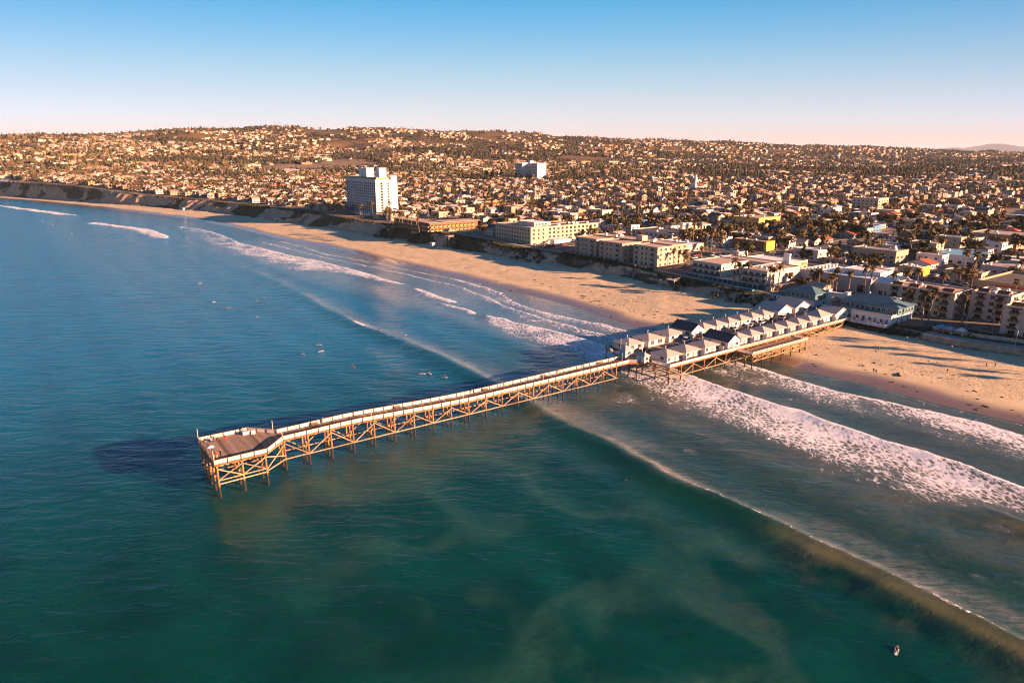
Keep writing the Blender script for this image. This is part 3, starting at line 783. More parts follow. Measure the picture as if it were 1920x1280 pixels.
def timber(name, c, dark, zdark=1.4):
    m, nt, b = newmat(name)
    g = nt.nodes.new("ShaderNodeNewGeometry"); s_ = nt.nodes.new("ShaderNodeSeparateXYZ"); L(nt, g.outputs['Position'], s_.inputs[0])
    n = noise(nt, pos(nt, (3, 3, 0.6)), 1.2, 5, 0.65)
    oi = nt.nodes.new("ShaderNodeObjectInfo")
    v = mth(nt, 'ADD', mth(nt, 'MULTIPLY', n, 0.7), mth(nt, 'MULTIPLY', oi.outputs['Random'], 0.3))
    cc = mixc(nt, ramp(nt, v, 0.25, 0.75), tuple(x * 0.45 for x in c), tuple(min(1, x * 1.25) for x in c))
    low = ramp(nt, mth(nt, 'SUBTRACT', s_.outputs['Z'], mth(nt, 'MULTIPLY', n, 0.9)), zdark, zdark - 0.9)
    # wet, weed-grown foot of the piles near the waterline
    mr = nt.nodes.new("ShaderNodeMapRange"); L(nt, mth(nt, 'ADD', s_.outputs['Z'], mth(nt, 'MULTIPLY', n, -0.9)), mr.inputs[0])
    mr.inputs[1].default_value = zdark - 0.7; mr.inputs[2].default_value = zdark; mr.inputs[3].default_value = 1.0; mr.inputs[4].default_value = 0.0
    L(nt, mixc(nt, mr.outputs[0], cc, dark), b.inputs['Base Color'])
    b.inputs['Roughness'].default_value = 0.85; b.inputs['Specular IOR Level'].default_value = 0.2
    return m
PILEM = timber("pile_timber", (0.33, 0.16, 0.055), (0.040, 0.026, 0.018), 2.7)
BRACEM = timber("brace_timber", (0.36, 0.245, 0.145), (0.05, 0.03, 0.02), -3)
RUSTM = timber("rusty_beam", (0.40, 0.165, 0.05), (0.05, 0.03, 0.02), -3)
PLANKM = timber("deck_plank", (0.22, 0.145, 0.10), (0.05, 0.03, 0.02), -3)
def deck_mat():
    """weathered boards: every board its own tone"""
    m, nt, b = newmat("deck_board")
    tc = nt.nodes.new("ShaderNodeTexCoord"); sx = nt.nodes.new("ShaderNodeSeparateXYZ"); L(nt, tc.outputs['Object'], sx.inputs[0])
    k = mth(nt, 'FLOOR', mth(nt, 'DIVIDE', mth(nt, 'ADD', sx.outputs['X'], 75.1), 0.94))
    wn_ = nt.nodes.new("ShaderNodeTexWhiteNoise"); wn_.noise_dimensions = '1D'; L(nt, k, wn_.inputs['W'])
    n = noise(nt, pos(nt, (1, .25, 1), 0, True), 1.1, 5, .65)
    v = mth(nt, 'ADD', mth(nt, 'MULTIPLY', wn_.outputs[0], .55), mth(nt, 'MULTIPLY', n, .55))
    L(nt, mixc(nt, ramp(nt, v, .2, .85), (.14, .10, .078), (.32, .24, .185)), b.inputs['Base Color'])
    b.inputs['Roughness'].default_value = .9; b.inputs['Specular IOR Level'].default_value = .15
    return m
DECKM = deck_mat()

PENDING = []                       # (object, words) to be made distinct at the end
def rot_empty(name, t, s, z, label=None, cat=None, group=None, rot=0.0):
    return empty(name, W(t, s, z), ANG + rot, label, cat, group)

# ================================================================ the pier
def deck_z(t): return float(np.interp(t, [-80, -38, -28, -15, -2, 60], [8.35, 8.35, 7.8, 7.15, 6.65, 6.4]))
S0, S1 = 0.55, 5.55                     # edges of the walkway
PLAT = [(63.5, 0.3), (66.3, -1.3), (69.8, -4.4), (70.6, -11.9), (188, -11.2), (196.5, -9.0), (196.5, 20.5), (71, 20.5), (66, 8.0), (63.5, 5.6)]
TIP = [(-75.2, -4.3), (-63.2, -4.6), (-57.8, S0), (-57.8, S1), (-63.3, 11.4), (-75.0, 11.8)]
def inside(poly, x, y):
    c = False; j = len(poly) - 1
    for i in range(len(poly)):
        xi, yi = poly[i]; xj, yj = poly[j]
        if (yi > y) != (yj > y) and x < (xj - xi) * (y - yi) / (yj - yi) + xi: c = not c
        j = i
    return c
def cross_range(poly, x):
    """span of y inside a convex-ish polygon at x"""
    ys = []
    for i in range(len(poly)):
        (xa, ya), (xb, yb) = poly[i], poly[(i + 1) % len(poly)]
        if (xa <= x < xb) or (xb <= x < xa):
            ys.append(ya + (yb - ya) * (x - xa) / (xb - xa))
    return (min(ys), max(ys)) if len(ys) >= 2 else None
def build_pier():
    root = empty("pier", (OX, OY, 0), ANG, "long timber pier on orange piles with white railings reaching into the sea", "pier")
    # planks
    mb = MB(); t = -75.1; k = 0
    while t < 196:
        poly = TIP if t < -57.9 else (PLAT if t > 63.5 else None)
        rg = cross_range(poly, t + 0.2) if poly else (S0, S1)
        z0 = deck_z(t); j = 0.018 * (vnoise(t * 3.1, 0.5, 4) - 0.5)
        if rg and t < 63.5:
            mb.box(t, t + 0.44, rg[0] + 0.02, rg[1] - 0.02, z0 - 0.10 + j, z0 + j)
            t += 0.47
        elif rg:
            mb.box(t, t + 0.88, rg[0] + 0.02, rg[1] - 0.02, z0 - 0.10 + j, z0 + j)
            t += 0.91
        else: t += 0.45
    tag(mb.build("deck_planks", DECKM, root), kind='stuff')
    # edge beams
    beam = MB().box(0, 1, -0.12, 0.12, -0.42, -0.12).mesh("edge_beam", [RUSTM])
    def edge(pts):
        for a, b in zip(pts[:-1], pts[1:]):
            span("edge_beam", beam, root, (*a, deck_z(a[0])), (*b, deck_z(b[0])))
    south = [(-57.8, S0), (-38, S0), (-28, S0), (-15, S0), (-2, S0), (63.5, S0)]
    north = [(a, S1) for a, _ in south]
    edge(south); edge(north)
    edge([TIP[0], TIP[1], TIP[2]]); edge([TIP[3], TIP[4], TIP[5], TIP[0]])
    edge([PLAT[i] for i in (0, 1, 2, 3, 4, 5)]); edge([PLAT[i] for i in (6, 7, 8, 9)])
    # railings
    pm = MB()
    for a, b in ((.10, .31), (.35, .56), (.60, .81), (.85, 1.04)): pm.box(0.02, 0.98, -0.03, 0.03, a, b, 0)
    pm.box(0, 1, -0.09, 0.09, 1.06, 1.12, 1)
    panel = pm.mesh("railing_panel", [RAILW, RUSTM])
    pk = MB().box(0, 1, -0.04, 0.04, .98, 1.06, 0).box(0, 1, -.04, .04, .12, .2, 0)
    for i in range(14): pk.box(0.02 + i * 0.07, 0.05 + i * 0.07, -.025, .025, .2, .98, 0)
    picket = pk.mesh("railing_picket_panel", [RAILW])
    post = MB().box(-.10, .10, -.13, .13, -0.45, 1.04, 0).mesh("railing_post", [DARKM])
    postw = MB().box(-.06, .06, -.06, .06, -0.30, 1.14, 0).mesh("railing_post", [RAILW])
    def rail(a, b, gap=3.0, me=panel, po=post):
        d = math.hypot(b[0] - a[0], b[1] - a[1]); n = max(1, round(d / gap))
        for i in range(n):
            p = [a[0] + (b[0] - a[0]) * i / n, a[1] + (b[1] - a[1]) * i / n]
            q = [a[0] + (b[0] - a[0]) * (i + 1) / n, a[1] + (b[1] - a[1]) * (i + 1) / n]
            zp, zq = deck_z(p[0]), deck_z(q[0])
            span("railing_panel", me, root, (*p, zp), (*q, zq))
            put("railing_post", po, root, (*p, zp), math.atan2(b[1] - a[1], b[0] - a[0]))
    i_ = 0.12
    rail((-57.8, S0 + i_ - .2), (63.5, S0 + i_ - .2)); rail((-57.8, S1 - i_ + .2), (64.5, S1 - i_ + .2))
    rail(TIP[0], TIP[1], 2.9); rail(TIP[1], TIP[2]); rail(TIP[3], TIP[4]); rail(TIP[4], TIP[5]); rail(TIP[5], TIP[0], 2.7)
    rail((63.5, S0), (66.3, -1.3), 3.0, picket, postw); rail((69.8, -4.4), (70.6, -11.9), 2.5, picket, postw)
    rail((70.6, -11.9), (108, -11.75), 3.2, panel, postw); rail((145, -11.5), (188, -11.2), 3.1, picket, postw); rail((108, -11.75), (145, -11.5), 3.7, picket, postw)
    rail((196, 20.5), (71, 20.5), 4.0, picket, postw); rail((71, 20.5), (66, 8.0), 3.3, picket, postw)
    # piles, caps and braces
    pile = MB().tube([(0, 0, 0), (0, 0, 1)], [0.27, 0.23], 8).mesh("pile", [PILEM], True)
    pile2 = MB().tube([(0, 0, 0), (0, 0, 1)], [0.24, 0.20], 7).mesh("pile", [PILEM], True)
    brace = MB().box(0, 1, -0.06, 0.06, -0.115, 0.115).mesh("brace", [BRACEM])
    hbeam = MB().box(0, 1, -0.10, 0.10, -0.12, 0.12).mesh("brace", [BRACEM])
    cap = MB().box(0, 1, -0.2, 0.2, -0.32, 0.0).mesh("cap_beam", [RUSTM])
    def pile_at(t, s, lean=0.0, me=pile, zt=None):
        zt = deck_z(t) - 0.7 if zt is None else zt
        zb = min(-2.0, lz(t, s) - 0.6) if t < 118 else lz(t, s) - 0.6
        o = put("pile", me, root, (t, s + lean, zb), 0, (1, 1, zt - zb))
        if lean: o.rotation_euler = (math.atan2(lean, zt - zb), 0, 0); o.scale = (1, 1, math.hypot(lean, zt - zb))
        return o
    def bent(t, ss, zt=None, me=pile, low=2.6, x=True, leans=True):
        z = (deck_z(t) if zt is None else zt) - 0.42
        span("cap_beam", cap, root, (t, ss[0] - .5, z), (t, ss[-1] + .5, z))
        for i, s in enumerate(ss):
            ln = 0.0
            if leans: ln = -0.75 if i == 0 else (0.75 if i == len(ss) - 1 else 0.0)
            pile_at(t, s, ln, me, z - 0.3)
        if x:
            span("brace", brace, root, (t + .2, ss[0] - .3, low), (t + .2, ss[-1], z - .6))
            span("brace", brace, root, (t - .2, ss[0] - .2, z - .6), (t - .2, ss[-1] + .4, low))
            span("brace", hbeam, root, (t + .22, ss[0] - .5, low - .1), (t + .22, ss[-1] + .5, low - .1))
    walk = [-57.5 + 6.06 * i for i in range(20)]
    for i, t in enumerate(walk):
        bent(t, (0.9, 3.05, 5.2), low=3.3 - 0.012 * (t + 60))
    for i, (a, b) in enumerate(zip(walk[:-1], walk[1:])):
        za, zb = deck_z(a) - 1.0, deck_z(b) - 1.0
        lo = 3.2 - 0.012 * (a + 60)
        for s in (0.45, 5.6):
            span("brace", hbeam, root, (a, s, lo), (b, s, lo))
            span("brace", brace, root, (a, s - .1, za if i % 2 == 0 else lo), (b, s - .1, lo if i % 2 == 0 else zb))
    tips = (-74.6, -69.0, -63.6)
    for t in tips: bent(t, (-4.0, -0.2, 3.6, 7.4, 11.2), low=3.4)
    for a, b in zip(tips[:-1], tips[1:]):
        for s in (-4.4, 3.6, 11.5):
            span("brace", hbeam, root, (a, s, 3.4), (b, s, 3.4)); span("brace", hbeam, root, (a, s, 4.3), (b, s, 4.3))
            span("brace", brace, root, (a, s - .12, 7.2), (b, s - .12, 4.3)); span("brace", brace, root, (a, s + .12, 4.3), (b, s + .12, 7.2))
    span("brace", hbeam, root, (-63.6, -4.4, 3.6), (-57.5, 0.4, 3.3)); span("brace", brace, root, (-63.6, -4.4, 4.0), (-57.5, 0.3, 7.3))
    span("brace", brace, root, (-63.6, -4.3, 7.2), (-57.5, 0.2, 4.2)); span("brace", brace, root, (-63.6, 11.4, 7.2), (-57.5, 5.6, 4.2))
    plat_b = [71.2 + 6.2 * i for i in range(20)]
    for i, t in enumerate(plat_b):
        ss = (-11.2, -5.0, 1.2, 7.4, 13.6, 19.6)
        bent(t, ss, me=pile2, low=max(2.4, lz(t, 0) + 0.9), x=(t < 150), leans=False)
    for i, (a, b) in enumerate(zip(plat_b[:-1], plat_b[1:])):
        lo = max(2.4, lz(b, -11) + 0.8); z = deck_z(a) - 1.0
        if lo < 4.6:
            span("brace", hbeam, root, (a, -11.5, lo), (b, -11.5, lo))
            if i % 2 == 0: span("brace", brace, root, (a, -11.6, z), (b, -11.6, lo))
            else: span("brace", brace, root, (a, -11.6, lo), (b, -11.6, z))
            if a < 100: span("brace", brace, root, (a, 19.9, z), (b, 19.9, lo))
    for q in ((66.0, -1.0), (66.0, 3.0), (66.2, 7.2)): pile_at(*q, 0, pile2)
    span("cap_beam", cap, root, (66.2, -1.3, 5.98), (66.2, 8, 5.98))
    # lower side landing on the south face
    z = 5.75
    MB().box(108.4, 144.6, -18.2, -12.1, z - .12, z, 0).build("side_deck", PLANKM, root)
    ld = [(108.4, -12.1), (108.4, -18.2), (144.6, -18.2), (144.6, -12.1)]
    for a, b in zip(ld[:-1], ld[1:]):
        span("edge_beam", beam, root, (*a, z - .02), (*b, z - .02))
        n = max(1, round(math.dist(a, b) / 3.3))
        for i in range(n):
            p = (a[0] + (b[0] - a[0]) * i / n, a[1] + (b[1] - a[1]) * i / n); q = (a[0] + (b[0] - a[0]) * (i + 1) / n, a[1] + (b[1] - a[1]) * (i + 1) / n)
            span("railing_panel", picket, root, (*p, z), (*q, z)); put("railing_post", postw, root, (*p, z), 0)
    for t in (109.2, 115.4, 121.6, 127.8, 134.0, 140.2, 144.0):
        zl = lz(t, -18)
        span("cap_beam", cap, root, (t, -18.2, z - .42), (t, -12.0, z - .42))
        for s in (-17.8, -14.8):
            o = put("pile", pile2, root, (t, s, min(-2, zl - .5) if t < 122 else zl - .6), 0, (1, 1, z - .7 - (min(-2, zl - .5) if t < 122 else zl - .6)))
    for a, b in ((109.2, 115.4), (115.4, 121.6), (121.6, 127.8), (127.8, 134.0), (134, 140.2)):
        span("brace", hbeam, root, (a, -18.1, 3.0), (b, -18.1, 3.3)); span("brace", brace, root, (a, -18.2, 3.2), (b, -18.2, 4.9))
        span("brace", brace, root, (a, -15.0, 4.9), (b, -15.0, 3.2)); span("brace", hbeam, root, (a, -17.9, 4.6), (b, -17.9, 4.6))
    # thin light poles
    pole = MB().tube([(0, 0, 0), (0, 0, 1)], [.08, .06], 6).mesh("light_pole", [RAILW], True)
    for t, s, h in ((-75.0, 11.7, 3.4), (-58.4, 6.3, 3.5), (-57.9, 0.5, 3.0), (-75.0, -3.6, 3.2), (-34, 0.5, 3.0), (-5, .5, 3.0), (25, .5, 3.0), (60, .5, 4.2), (66.5, 7.7, 6.6)):
        put("light_pole", pole, root, (t, s, deck_z(t)), 0, (1, 1, h))
    return root
build_pier()

# ================================================================ cottages on the pier
C_WALL = paint("cottage_clapboard", (0.58, 0.55, 0.52), 0.7, 0.06, 3)
DOORM = paint("cottage_door", (0.30, 0.20, 0.13), 0.6, 0.1)
DOORB = paint("blue_door", (0.16, 0.30, 0.42), 0.6, 0.1)
PLANT = paint("planter_leaves", (0.06, 0.07, 0.025), 0.9, 0.3, 6)
_cm = {}
def cottage(t0, t1, s0, s1, label, kind='hip', h=2.45, rh=1.5, wins='front', group='cottages on the pier', roofm=None):
    z = deck_z(t0) + 0.05
    w, d = t1 - t0, s1 - s0
    root = rot_empty("cottage", (t0 + t1) / 2, (s0 + s1) / 2, z, label, "cottage", group)
    key = (round(w, 1), round(d, 1), kind, h, rh, roofm)
    if key not in _cm:
        wl = MB().box(-w / 2, w / 2, -d / 2, d / 2, 0, h).mesh("wall", [C_WALL]) if kind == 'hip' else gable_walls(w, d, h, rh - 0.1).mesh("wall", [C_WALL])
        rf = (hip(w, d, rh) if kind == 'hip' else gable(w, d, rh)).mesh("roof", [roofm or SHINGLE])
        _cm[key] = (wl, rf)
    put("wall", _cm[key][0], root)
    rf = put("roof", _cm[key][1], root, (0, 0, h))
    vent = MB().tube([(0, 0, 0), (0, 0, 1.5)], .12, 6).box(-.16, .16, -.16, .16, 1.42, 1.55)
    if 'vent' not in _cm: _cm['vent'] = vent.mesh("chimney_pipe", [RAILW])
    if roofm is None: put("chimney_pipe", _cm['vent'], rf, (w * 0.12, d * 0.18, rh * 0.45))
    X = (-w / 2, w / 2, -d / 2, d / 2)
    win = window_mesh(1.5, 1.1, WHITE, GLASS); ws = window_mesh(0.9, 1.1, WHITE, GLASS)
    if wins == 'front':          # seaward cottages facing the lane
        on_face('S', "window", window_mesh(2.2, 1.1, WHITE, GLASS, 2), root, *X, w * 0.2, 1.1)
        on_face('S', "window", win, root, *X, -w * 0.27, 1.1)
        pb = MB().box(-.8, .8, -.35, 0, -.02, .22, 0).box(-.75, .75, -.33, -.03, .22, .36, 1)
        if 'pb' not in _cm: _cm['pb'] = pb.mesh("flower_box", [DOORM, PLANT])
        on_face('S', "flower_box", _cm['pb'], root, *X, w * 0.2, 0.72); on_face('S', "flower_box", _cm['pb'], root, *X, -w * 0.27, 0.72)
        on_face('W', "window", win, root, *X, 0, 1.0)
    elif wins == 'porch':        # south-facing, glazed doors to a small terrace
        on_face('S', "window", window_mesh(1.3, 1.3, WHITE, GLASS), root, *X, w * 0.36, 0.9)
        on_face('S', "door", door_mesh(1.0, 2.1, WHITE, DOORM), root, *X, w * 0.02, 0)
        on_face('S', "door", door_mesh(0.9, 2.1, WHITE, DOORB), root, *X, -w * 0.16, 0)
        on_face('S', "window", window_mesh(1.2, 1.2, WHITE, GLASS), root, *X, -w * 0.36, 0.9)
        on_face('W', "window", win, root, *X, -d * .2, 1.0)
        sc = MB().box(-.07, .07, -2.2, 0, 0, 2.1)
        if 'sc' not in _cm: _cm['sc'] = sc.mesh("privacy_screen", [C_WALL])
        put("privacy_screen", _cm['sc'], root, (w / 2 - .1, -d / 2, 0))
    elif wins == 'lane':
        on_face('S', "door", door_mesh(1.0, 2.1, WHITE, DOORM), root, *X, -w * 0.28, 0)
        on_face('S', "window", win, root, *X, w * 0.16, 1.0)
        on_face('W', "window", ws, root, *X, 0, 1.0)
    elif wins == 'hut':
        on_face('S', "window", window_mesh(1.3, 1.1, WHITE, GLASS), root, *X, 0, 0.9)
        on_face('W', "door", door_mesh(0.9, 2.0, WHITE, DOORB), root, *X, 0, 0)
    elif wins == 'gable':
        on_face('S', "door", door_mesh(1.1, 2.1, WHITE, DOORM), root, *X, -w * 0.2, 0)
        on_face('S', "window", win, root, *X, w * 0.22, 1.0)
        on_face('W', "window", window_mesh(1.7, 1.2, WHITE, GLASS), root, *X, -d * 0.3, 1.0)
        on_face('W', "window", ws, root, *X, d * 0.25, 1.0)
    return root
# seaward hip cottages, south side
cottage(72.8, 80.6, -8.6, -1.0, "white hip roofed cottage with terrace at the seaward south corner of the pier", wins='porch')
cottage(83.0, 90.8, -8.4, -0.8, "middle white hip roofed cottage of the three along the seaward south railing", wins='porch')
cottage(93.4, 101.2, -8.4, -0.8, "white hip roofed cottage next to the dark gable house on the south railing", wins='porch')
cottage(105.2, 112.4, -9.6, 1.6, "white gabled cottage with dark roof slope standing out from the south row", 'gable', 2.9, 2.3, 'gable', roofm=SLATE)
for i in range(7):
    nm = ("first small hip roofed cottage of the south row beside the dark gabled house", "south row cottage second inland from the dark gabled house", "south row cottage third inland from the dark gabled house, above the side landing", "middle cottage of the south row, four from the dark gabled house", "south row cottage third from the long roofed house at the shore end", "south row cottage second from the long roofed house at the shore end", "south row cottage touching the long roofed house at the shore end")[i]
    cottage(113.4 + 8.15 * i, 120.3 + 8.15 * i, -8.3, -1.0, nm, wins='porch')
cottage(171.0, 180.0, -7.8, 0.6, "wide hip roofed house at the shore end of the south cottage row", 'hip', 2.9, 2.1, 'porch')
cottage(182.2, 192.6, -8.2, 0.4, "gabled house with open porch beside the shore end of the pier rail", 'gable', 2.8, 2.1, 'gable')
# seaward hip cottages, lane side
cottage(72.6, 80.6, 9.6, 18.0, "white hip roofed cottage at the seaward north corner above the overhanging deck", wins='front')
cottage(83.6, 92.4, 10.0, 18.4, "middle white hip roofed cottage of the three facing the lane, with window boxes", wins='front')
cottage(95.2, 104.6, 10.2, 18.6, "white hip roofed cottage with long window boxes beside the parked white van", wins='front')
cottage(107.0, 114.4, 9.0, 19.4, "white gabled cottage with dark roof slope at the head of the north row", 'gable', 2.9, 2.3, 'gable', roofm=SLATE)
for i in range(6):
    nm = ("first cottage of the north row beside its dark gabled house", "second cottage of the north row from the dark gabled house", "third cottage of the north row from the dark gabled house", "fourth cottage of the north row from the dark gabled house", "north row cottage second from the big gabled house", "north row cottage touching the big gabled house")[i]
    cottage(115.4 + 8.1 * i, 122.3 + 8.1 * i, 9.6, 17.6, nm, wins='lane')
cottage(164.4, 174.8, 8.2, 19.4, "tall gabled white house with grey roof in the north row before the hotel", 'gable', 3.3, 2.4, 'gable', roofm=SHINGLE)
cottage(177.4, 188.4, 8.0, 19.4, "last gabled white house of the north row in front of the teal hotel", 'gable', 3.3, 2.4, 'gable', roofm=SHINGLE)
cottage(67.2, 69.6, -3.3, 0.6, "small white gate hut with one window where the walkway meets the cottages", 'hip', 2.5, 1.0, 'hut', 'huts at the gate')
cottage(66.6, 70.6, 5.4, 8.8, "little white shed with blue door behind the pole at the gate", 'hip', 2.5, 1.3, 'hut', 'huts at the gate')

# ================================================================ hotel at the head of the pier
def hotel_right():
    r = rot_empty("hotel_building", 198, -12.5, 3.4, "white hotel with long teal hip roof and balcony over the sand, right of the arch", "hotel")
    MB().box(0, 14, -14.3, 10.6, 0, 6.3).box(-5.0, 0, -14.3, 3.2, 1.6, 6.25).build("wall", WHITE, r)
    MB().box(-0.3, 14.3, -14.6, 10.9, 6.3, 9.5).build("upper_storey", TEAL, r)
    rf = hip(14.6, 25.5, 3.2, 0.9).mesh("roof", [TEALROOF]); rr = put("roof", rf, r, (7, -1.85, 9.6))
    MB().box(-.5, .5, -1.6, 1.6, 0, .5).build("roof_vent", WHITE, rr, loc=(0.5, -8, 2.6))
    MB().box(-.3, .3, -.3, .3, 0, .9).build("roof_vent", WHITE, rr, loc=(0.5, 4, 2.8))
    X = (-0.3, 14.3, -14.6, 10.9)
    for i in range(11):
        on_face('W', "window", window_mesh(1.5, 1.7, WHITE, GLASS), r, *X, -13.2 + i * 2.3, 7.0)
    for i in range(5): on_face('S', "window", window_mesh(1.5, 1.7, WHITE, GLASS), r, *X, 1.5 + i * 2.7, 7.0)
    X2 = (-5.0, 14, -14.3, 3.2)
    for i, u in enumerate((-12.6, -10.4, -7.6, -5.4, -2.6, 0.2)):
        on_face('W', "window" if i % 2 else "door", window_mesh(1.2, 1.3, WHITE, GLASS) if i % 2 else door_mesh(1.1, 2.1, WHITE, (TEAL, DOORM, DARKM)[i // 2]), r, *X2, u, 2.9 if i % 2 == 0 else 3.5)
    for u in (0, 5, 10): on_face('S', "window", window_mesh(1.4, 1.5, WHITE, GLASS), r, -5.0, 14, -14.3, 3.2, u, 2.8)
    MB().box(-9.8, -5.0, -14.6, 3.4, 2.35, 2.65).build("balcony_deck", WHITE, r)
    pk = MB()
    for a in range(36): pk.box(-9.75, -9.7, -14.5 + a * .5, -14.42 + a * .5, 2.65, 3.6)
    pk.box(-9.8, -9.65, -14.6, 3.4, 3.6, 3.7)
    for a in range(9): pk.box(-9.7 + a * .55, -9.62 + a * .55, -14.55, -14.5, 2.65, 3.6)
    pk.box(-9.8, -5.0, -14.6, -14.45, 3.6, 3.7)
    pk.build("balcony_railing", WHITE, r)
    tr = MB().box(-5.05, -.3, -14.4, -14.25, 6.25, 7.2).box(-5.1, -4.95, -14.4, 3.2, 6.25, 7.2)
    tr.build("terrace_parapet", OFFWHITE, r)
    for y in (-13.5, -7.0, -0.5):
        MB().tube([(0, 0, -2.2), (0, 0, 2.35)], .28, 8).build("support_post", WHITE, r, True, (-8.4, y, 0))
    # white chairs on the balcony
    ch = MB().box(-.32, .32, -.3, .3, .38, .46).box(.22, .32, -.3, .3, .46, 1.05)
    for a in (-.28, .24):
        for b_ in (-.26, .22): ch.box(a, a + .06, b_, b_ + .06, 0, .38)
    cm = ch.mesh("chair", [WHITE])
    for i in range(9):
        c = link_mesh("balcony_chair", cm, None, W(198 - 8.6 + (i % 2) * .5, -12.5 - 13.3 + i * 1.75, 3.4 + 2.66), ANG + (i % 3 - 1) * .3)
        tag(c, None, "chair", "white chairs along the hotel balcony"); PENDING.append((c, "white armchair on the hotel balcony above the sand"))
hotel_right()
def hotel_left():
    r = rot_empty("hotel_building", 202.8, 18.4, 6.0, "white hotel wing with teal upper floor and hip roof, left of the arch", "hotel")
    MB().box(-5.2, 5.2, -7.4, 7.6, 0, 3.9).build("wall", WHITE, r)
    MB().box(-5.5, 5.5, -7.7, 7.9, 3.9, 7.0).build("upper_storey", TEAL, r)
    put("roof", hip(11, 15.6, 2.6, .8).mesh("roof", [TEALROOF]), r, (0, .1, 7.1))
    for i in range(6): on_face('W', "window", window_mesh(1.5, 1.7, WHITE, GLASS), r, -5.5, 5.5, -7.7, 7.9, -6.4 + i * 2.5, 4.6)
    for i in range(3): on_face('S', "window", window_mesh(1.4, 1.7, WHITE, GLASS), r, -5.5, 5.5, -7.7, 7.9, -3.2 + i * 3.0, 4.6)
    for u in (3.0, 4.4): on_face('S', "door", door_mesh(.9, 2.1, WHITE, DARKM), r, -5.2, 5.2, -7.4, 7.6, u, 0.4)
    MB().box(-3.6, 3.8, 7.62, 16.6, 0, 3.4).build("annex_wall", WHITE, r)
    put("annex_roof", hip(7.4, 9.0, 1.2, .5).mesh("roof", [TEALROOF]), r, (.1, 12.1, 3.5))
    for u in (9.5, 12, 14.5): on_face('W', "window", window_mesh(1.3, 1.2, WHITE, GLASS), r, -3.6, 3.8, 7.6, 16.6, u, 1.4)
    pk = MB().box(-9, -3.7, 8, 15, -.3, 0)
    for a in range(15): pk.box(-9, -8.94, 8 + a * .5, 8.08 + a * .5, 0, 1)
    pk.box(-9.04, -8.9, 8, 15.2, 1, 1.1)
    pk.build("terrace", WHITE, r)
hotel_left()
def arch():
    r = rot_empty("entrance_arch", 207.5, 5.3, 6.6, "white archway spanning the street entrance between the two teal hotel wings", "archway")
    # wall with an arched opening, built as voussoir-like strips
    mb = MB(); hw, top, R_ = 4.6, 6.6, 3.3
    n = 16
    ang = [math.pi * i / n for i in range(n + 1)]
    arc = [(R_ * math.cos(a), 2.0 + R_ * math.sin(a)) for a in ang]
    out = [(hw if math.cos(a) > 0.02 else (-hw if math.cos(a) < -0.02 else 0), top) if abs(math.cos(a)) < .72 else (math.copysign(hw, math.cos(a)), 2.0 + (top - 2.0) * math.sin(a) / .70) for a in ang]
    out = [(hw * math.cos(a) / max(abs(math.cos(a)), abs(math.sin(a))), 2.0 + (top - 2.0) * math.sin(a) / max(abs(math.cos(a)), abs(math.sin(a)))) for a in ang]
    for i in range(n):
        q = [arc[i], out[i], out[i + 1], arc[i + 1]]
        vs = [(-1.0, y, z) for y, z in q] + [(1.0, y, z) for y, z in q]
        mb.add(vs, [(3, 2, 1, 0), (4, 5, 6, 7), (0, 1, 5, 4), (1, 2, 6, 5), (2, 3, 7, 6), (3, 0, 4, 7)])
    mb.box(-1, 1, R_, hw, 0, 2.0).box(-1, 1, -hw, -R_, 0, 2.0)
    mb.build("arch_wall", WHITE, r)
    MB().box(-1.25, 1.25, -hw - .2, hw + .2, top, top + .35).build("cornice", WHITE, r)
    for sgn in (-1, 1):
        MB().box(-1.3, 1.3, sgn * hw - .7, sgn * hw + .7, 0.0, top + 1.1).box(-1.5, 1.5, sgn * hw - .9, sgn * hw + .9, top + 1.1, top + 1.4).build("pier_column", WHITE, r)
arch()

# ================================================================ larger buildings of the town
FOOT = [(196, 215, -30, 35)]            # ground already taken: (t0, t1, s0, s1)
def block(parent, t0, t1, s0, s1, z0, z1, wall, roof, C, name="wall", parapet=0.5, rname="roof"):
    """one box of a building in its local frame (origin C), with roof sheet and parapet"""
    a, b, c, d = t0 - C[0], t1 - C[0], s0 - C[1], s1 - C[1]
    w = MB().box(a, b, c, d, z0, z1).build(name, wall, parent)
    e = 0.25; mb = MB()
    mb.box(a + e, b - e, c + e, d - e, z1, z1 + .06, 0)
    mb.box(a - .05, b + .05, c - .05, c + e, z1, z1 + parapet, 1).box(a - .05, b + .05, d - e, d + .05, z1, z1 + parapet, 1)
    mb.box(a - .05, a + e, c + e, d - e, z1, z1 + parapet, 1).box(b - e, b + .05, c + e, d - e, z1, z1 + parapet, 1)
    mb.build(rname, [roof, wall], parent)
    return (a, b, c, d)
def windows(parent, X, face, us, zs, w, h, frame=WHITE, glass=GLASS, mull=1, skip=0.0):
    me = window_mesh(w, h, frame, glass, mull)
    for z in zs:
        for u in us:
            if skip and random.random() < skip: continue
            on_face(face, "window", me, parent, *X, u, z)
_bm = {}
def balcony_mesh(w, d, slab, rail):
    k = (w, d, slab.name, rail.name)
    if k not in _bm:
        mb = MB().box(-w / 2, w / 2, -d, 0, -.18, 0, 0).box(-w / 2, w / 2, -d, -d + .07, .1, 1.0, 1).box(-w / 2, -w / 2 + .07, -d, 0, .1, 1.0, 1).box(w / 2 - .07, w / 2, -d, 0, .1, 1.0, 1)
        _bm[k] = mb.mesh("balcony", [slab, rail])
    return _bm[k]
def balconies(parent, X, face, us, zs, w, d=1.4, slab=CREAM, rail=GREY, glass=GLASS):
    bm, wm = balcony_mesh(w, d, slab, rail), window_mesh(w * .7, 2.0, slab, glass, 1)
    for z in zs:
        for u in us:
            on_face(face, "balcony", bm, parent, *X, u, z); on_face(face, "window", wm, parent, *X, u, z + .12)
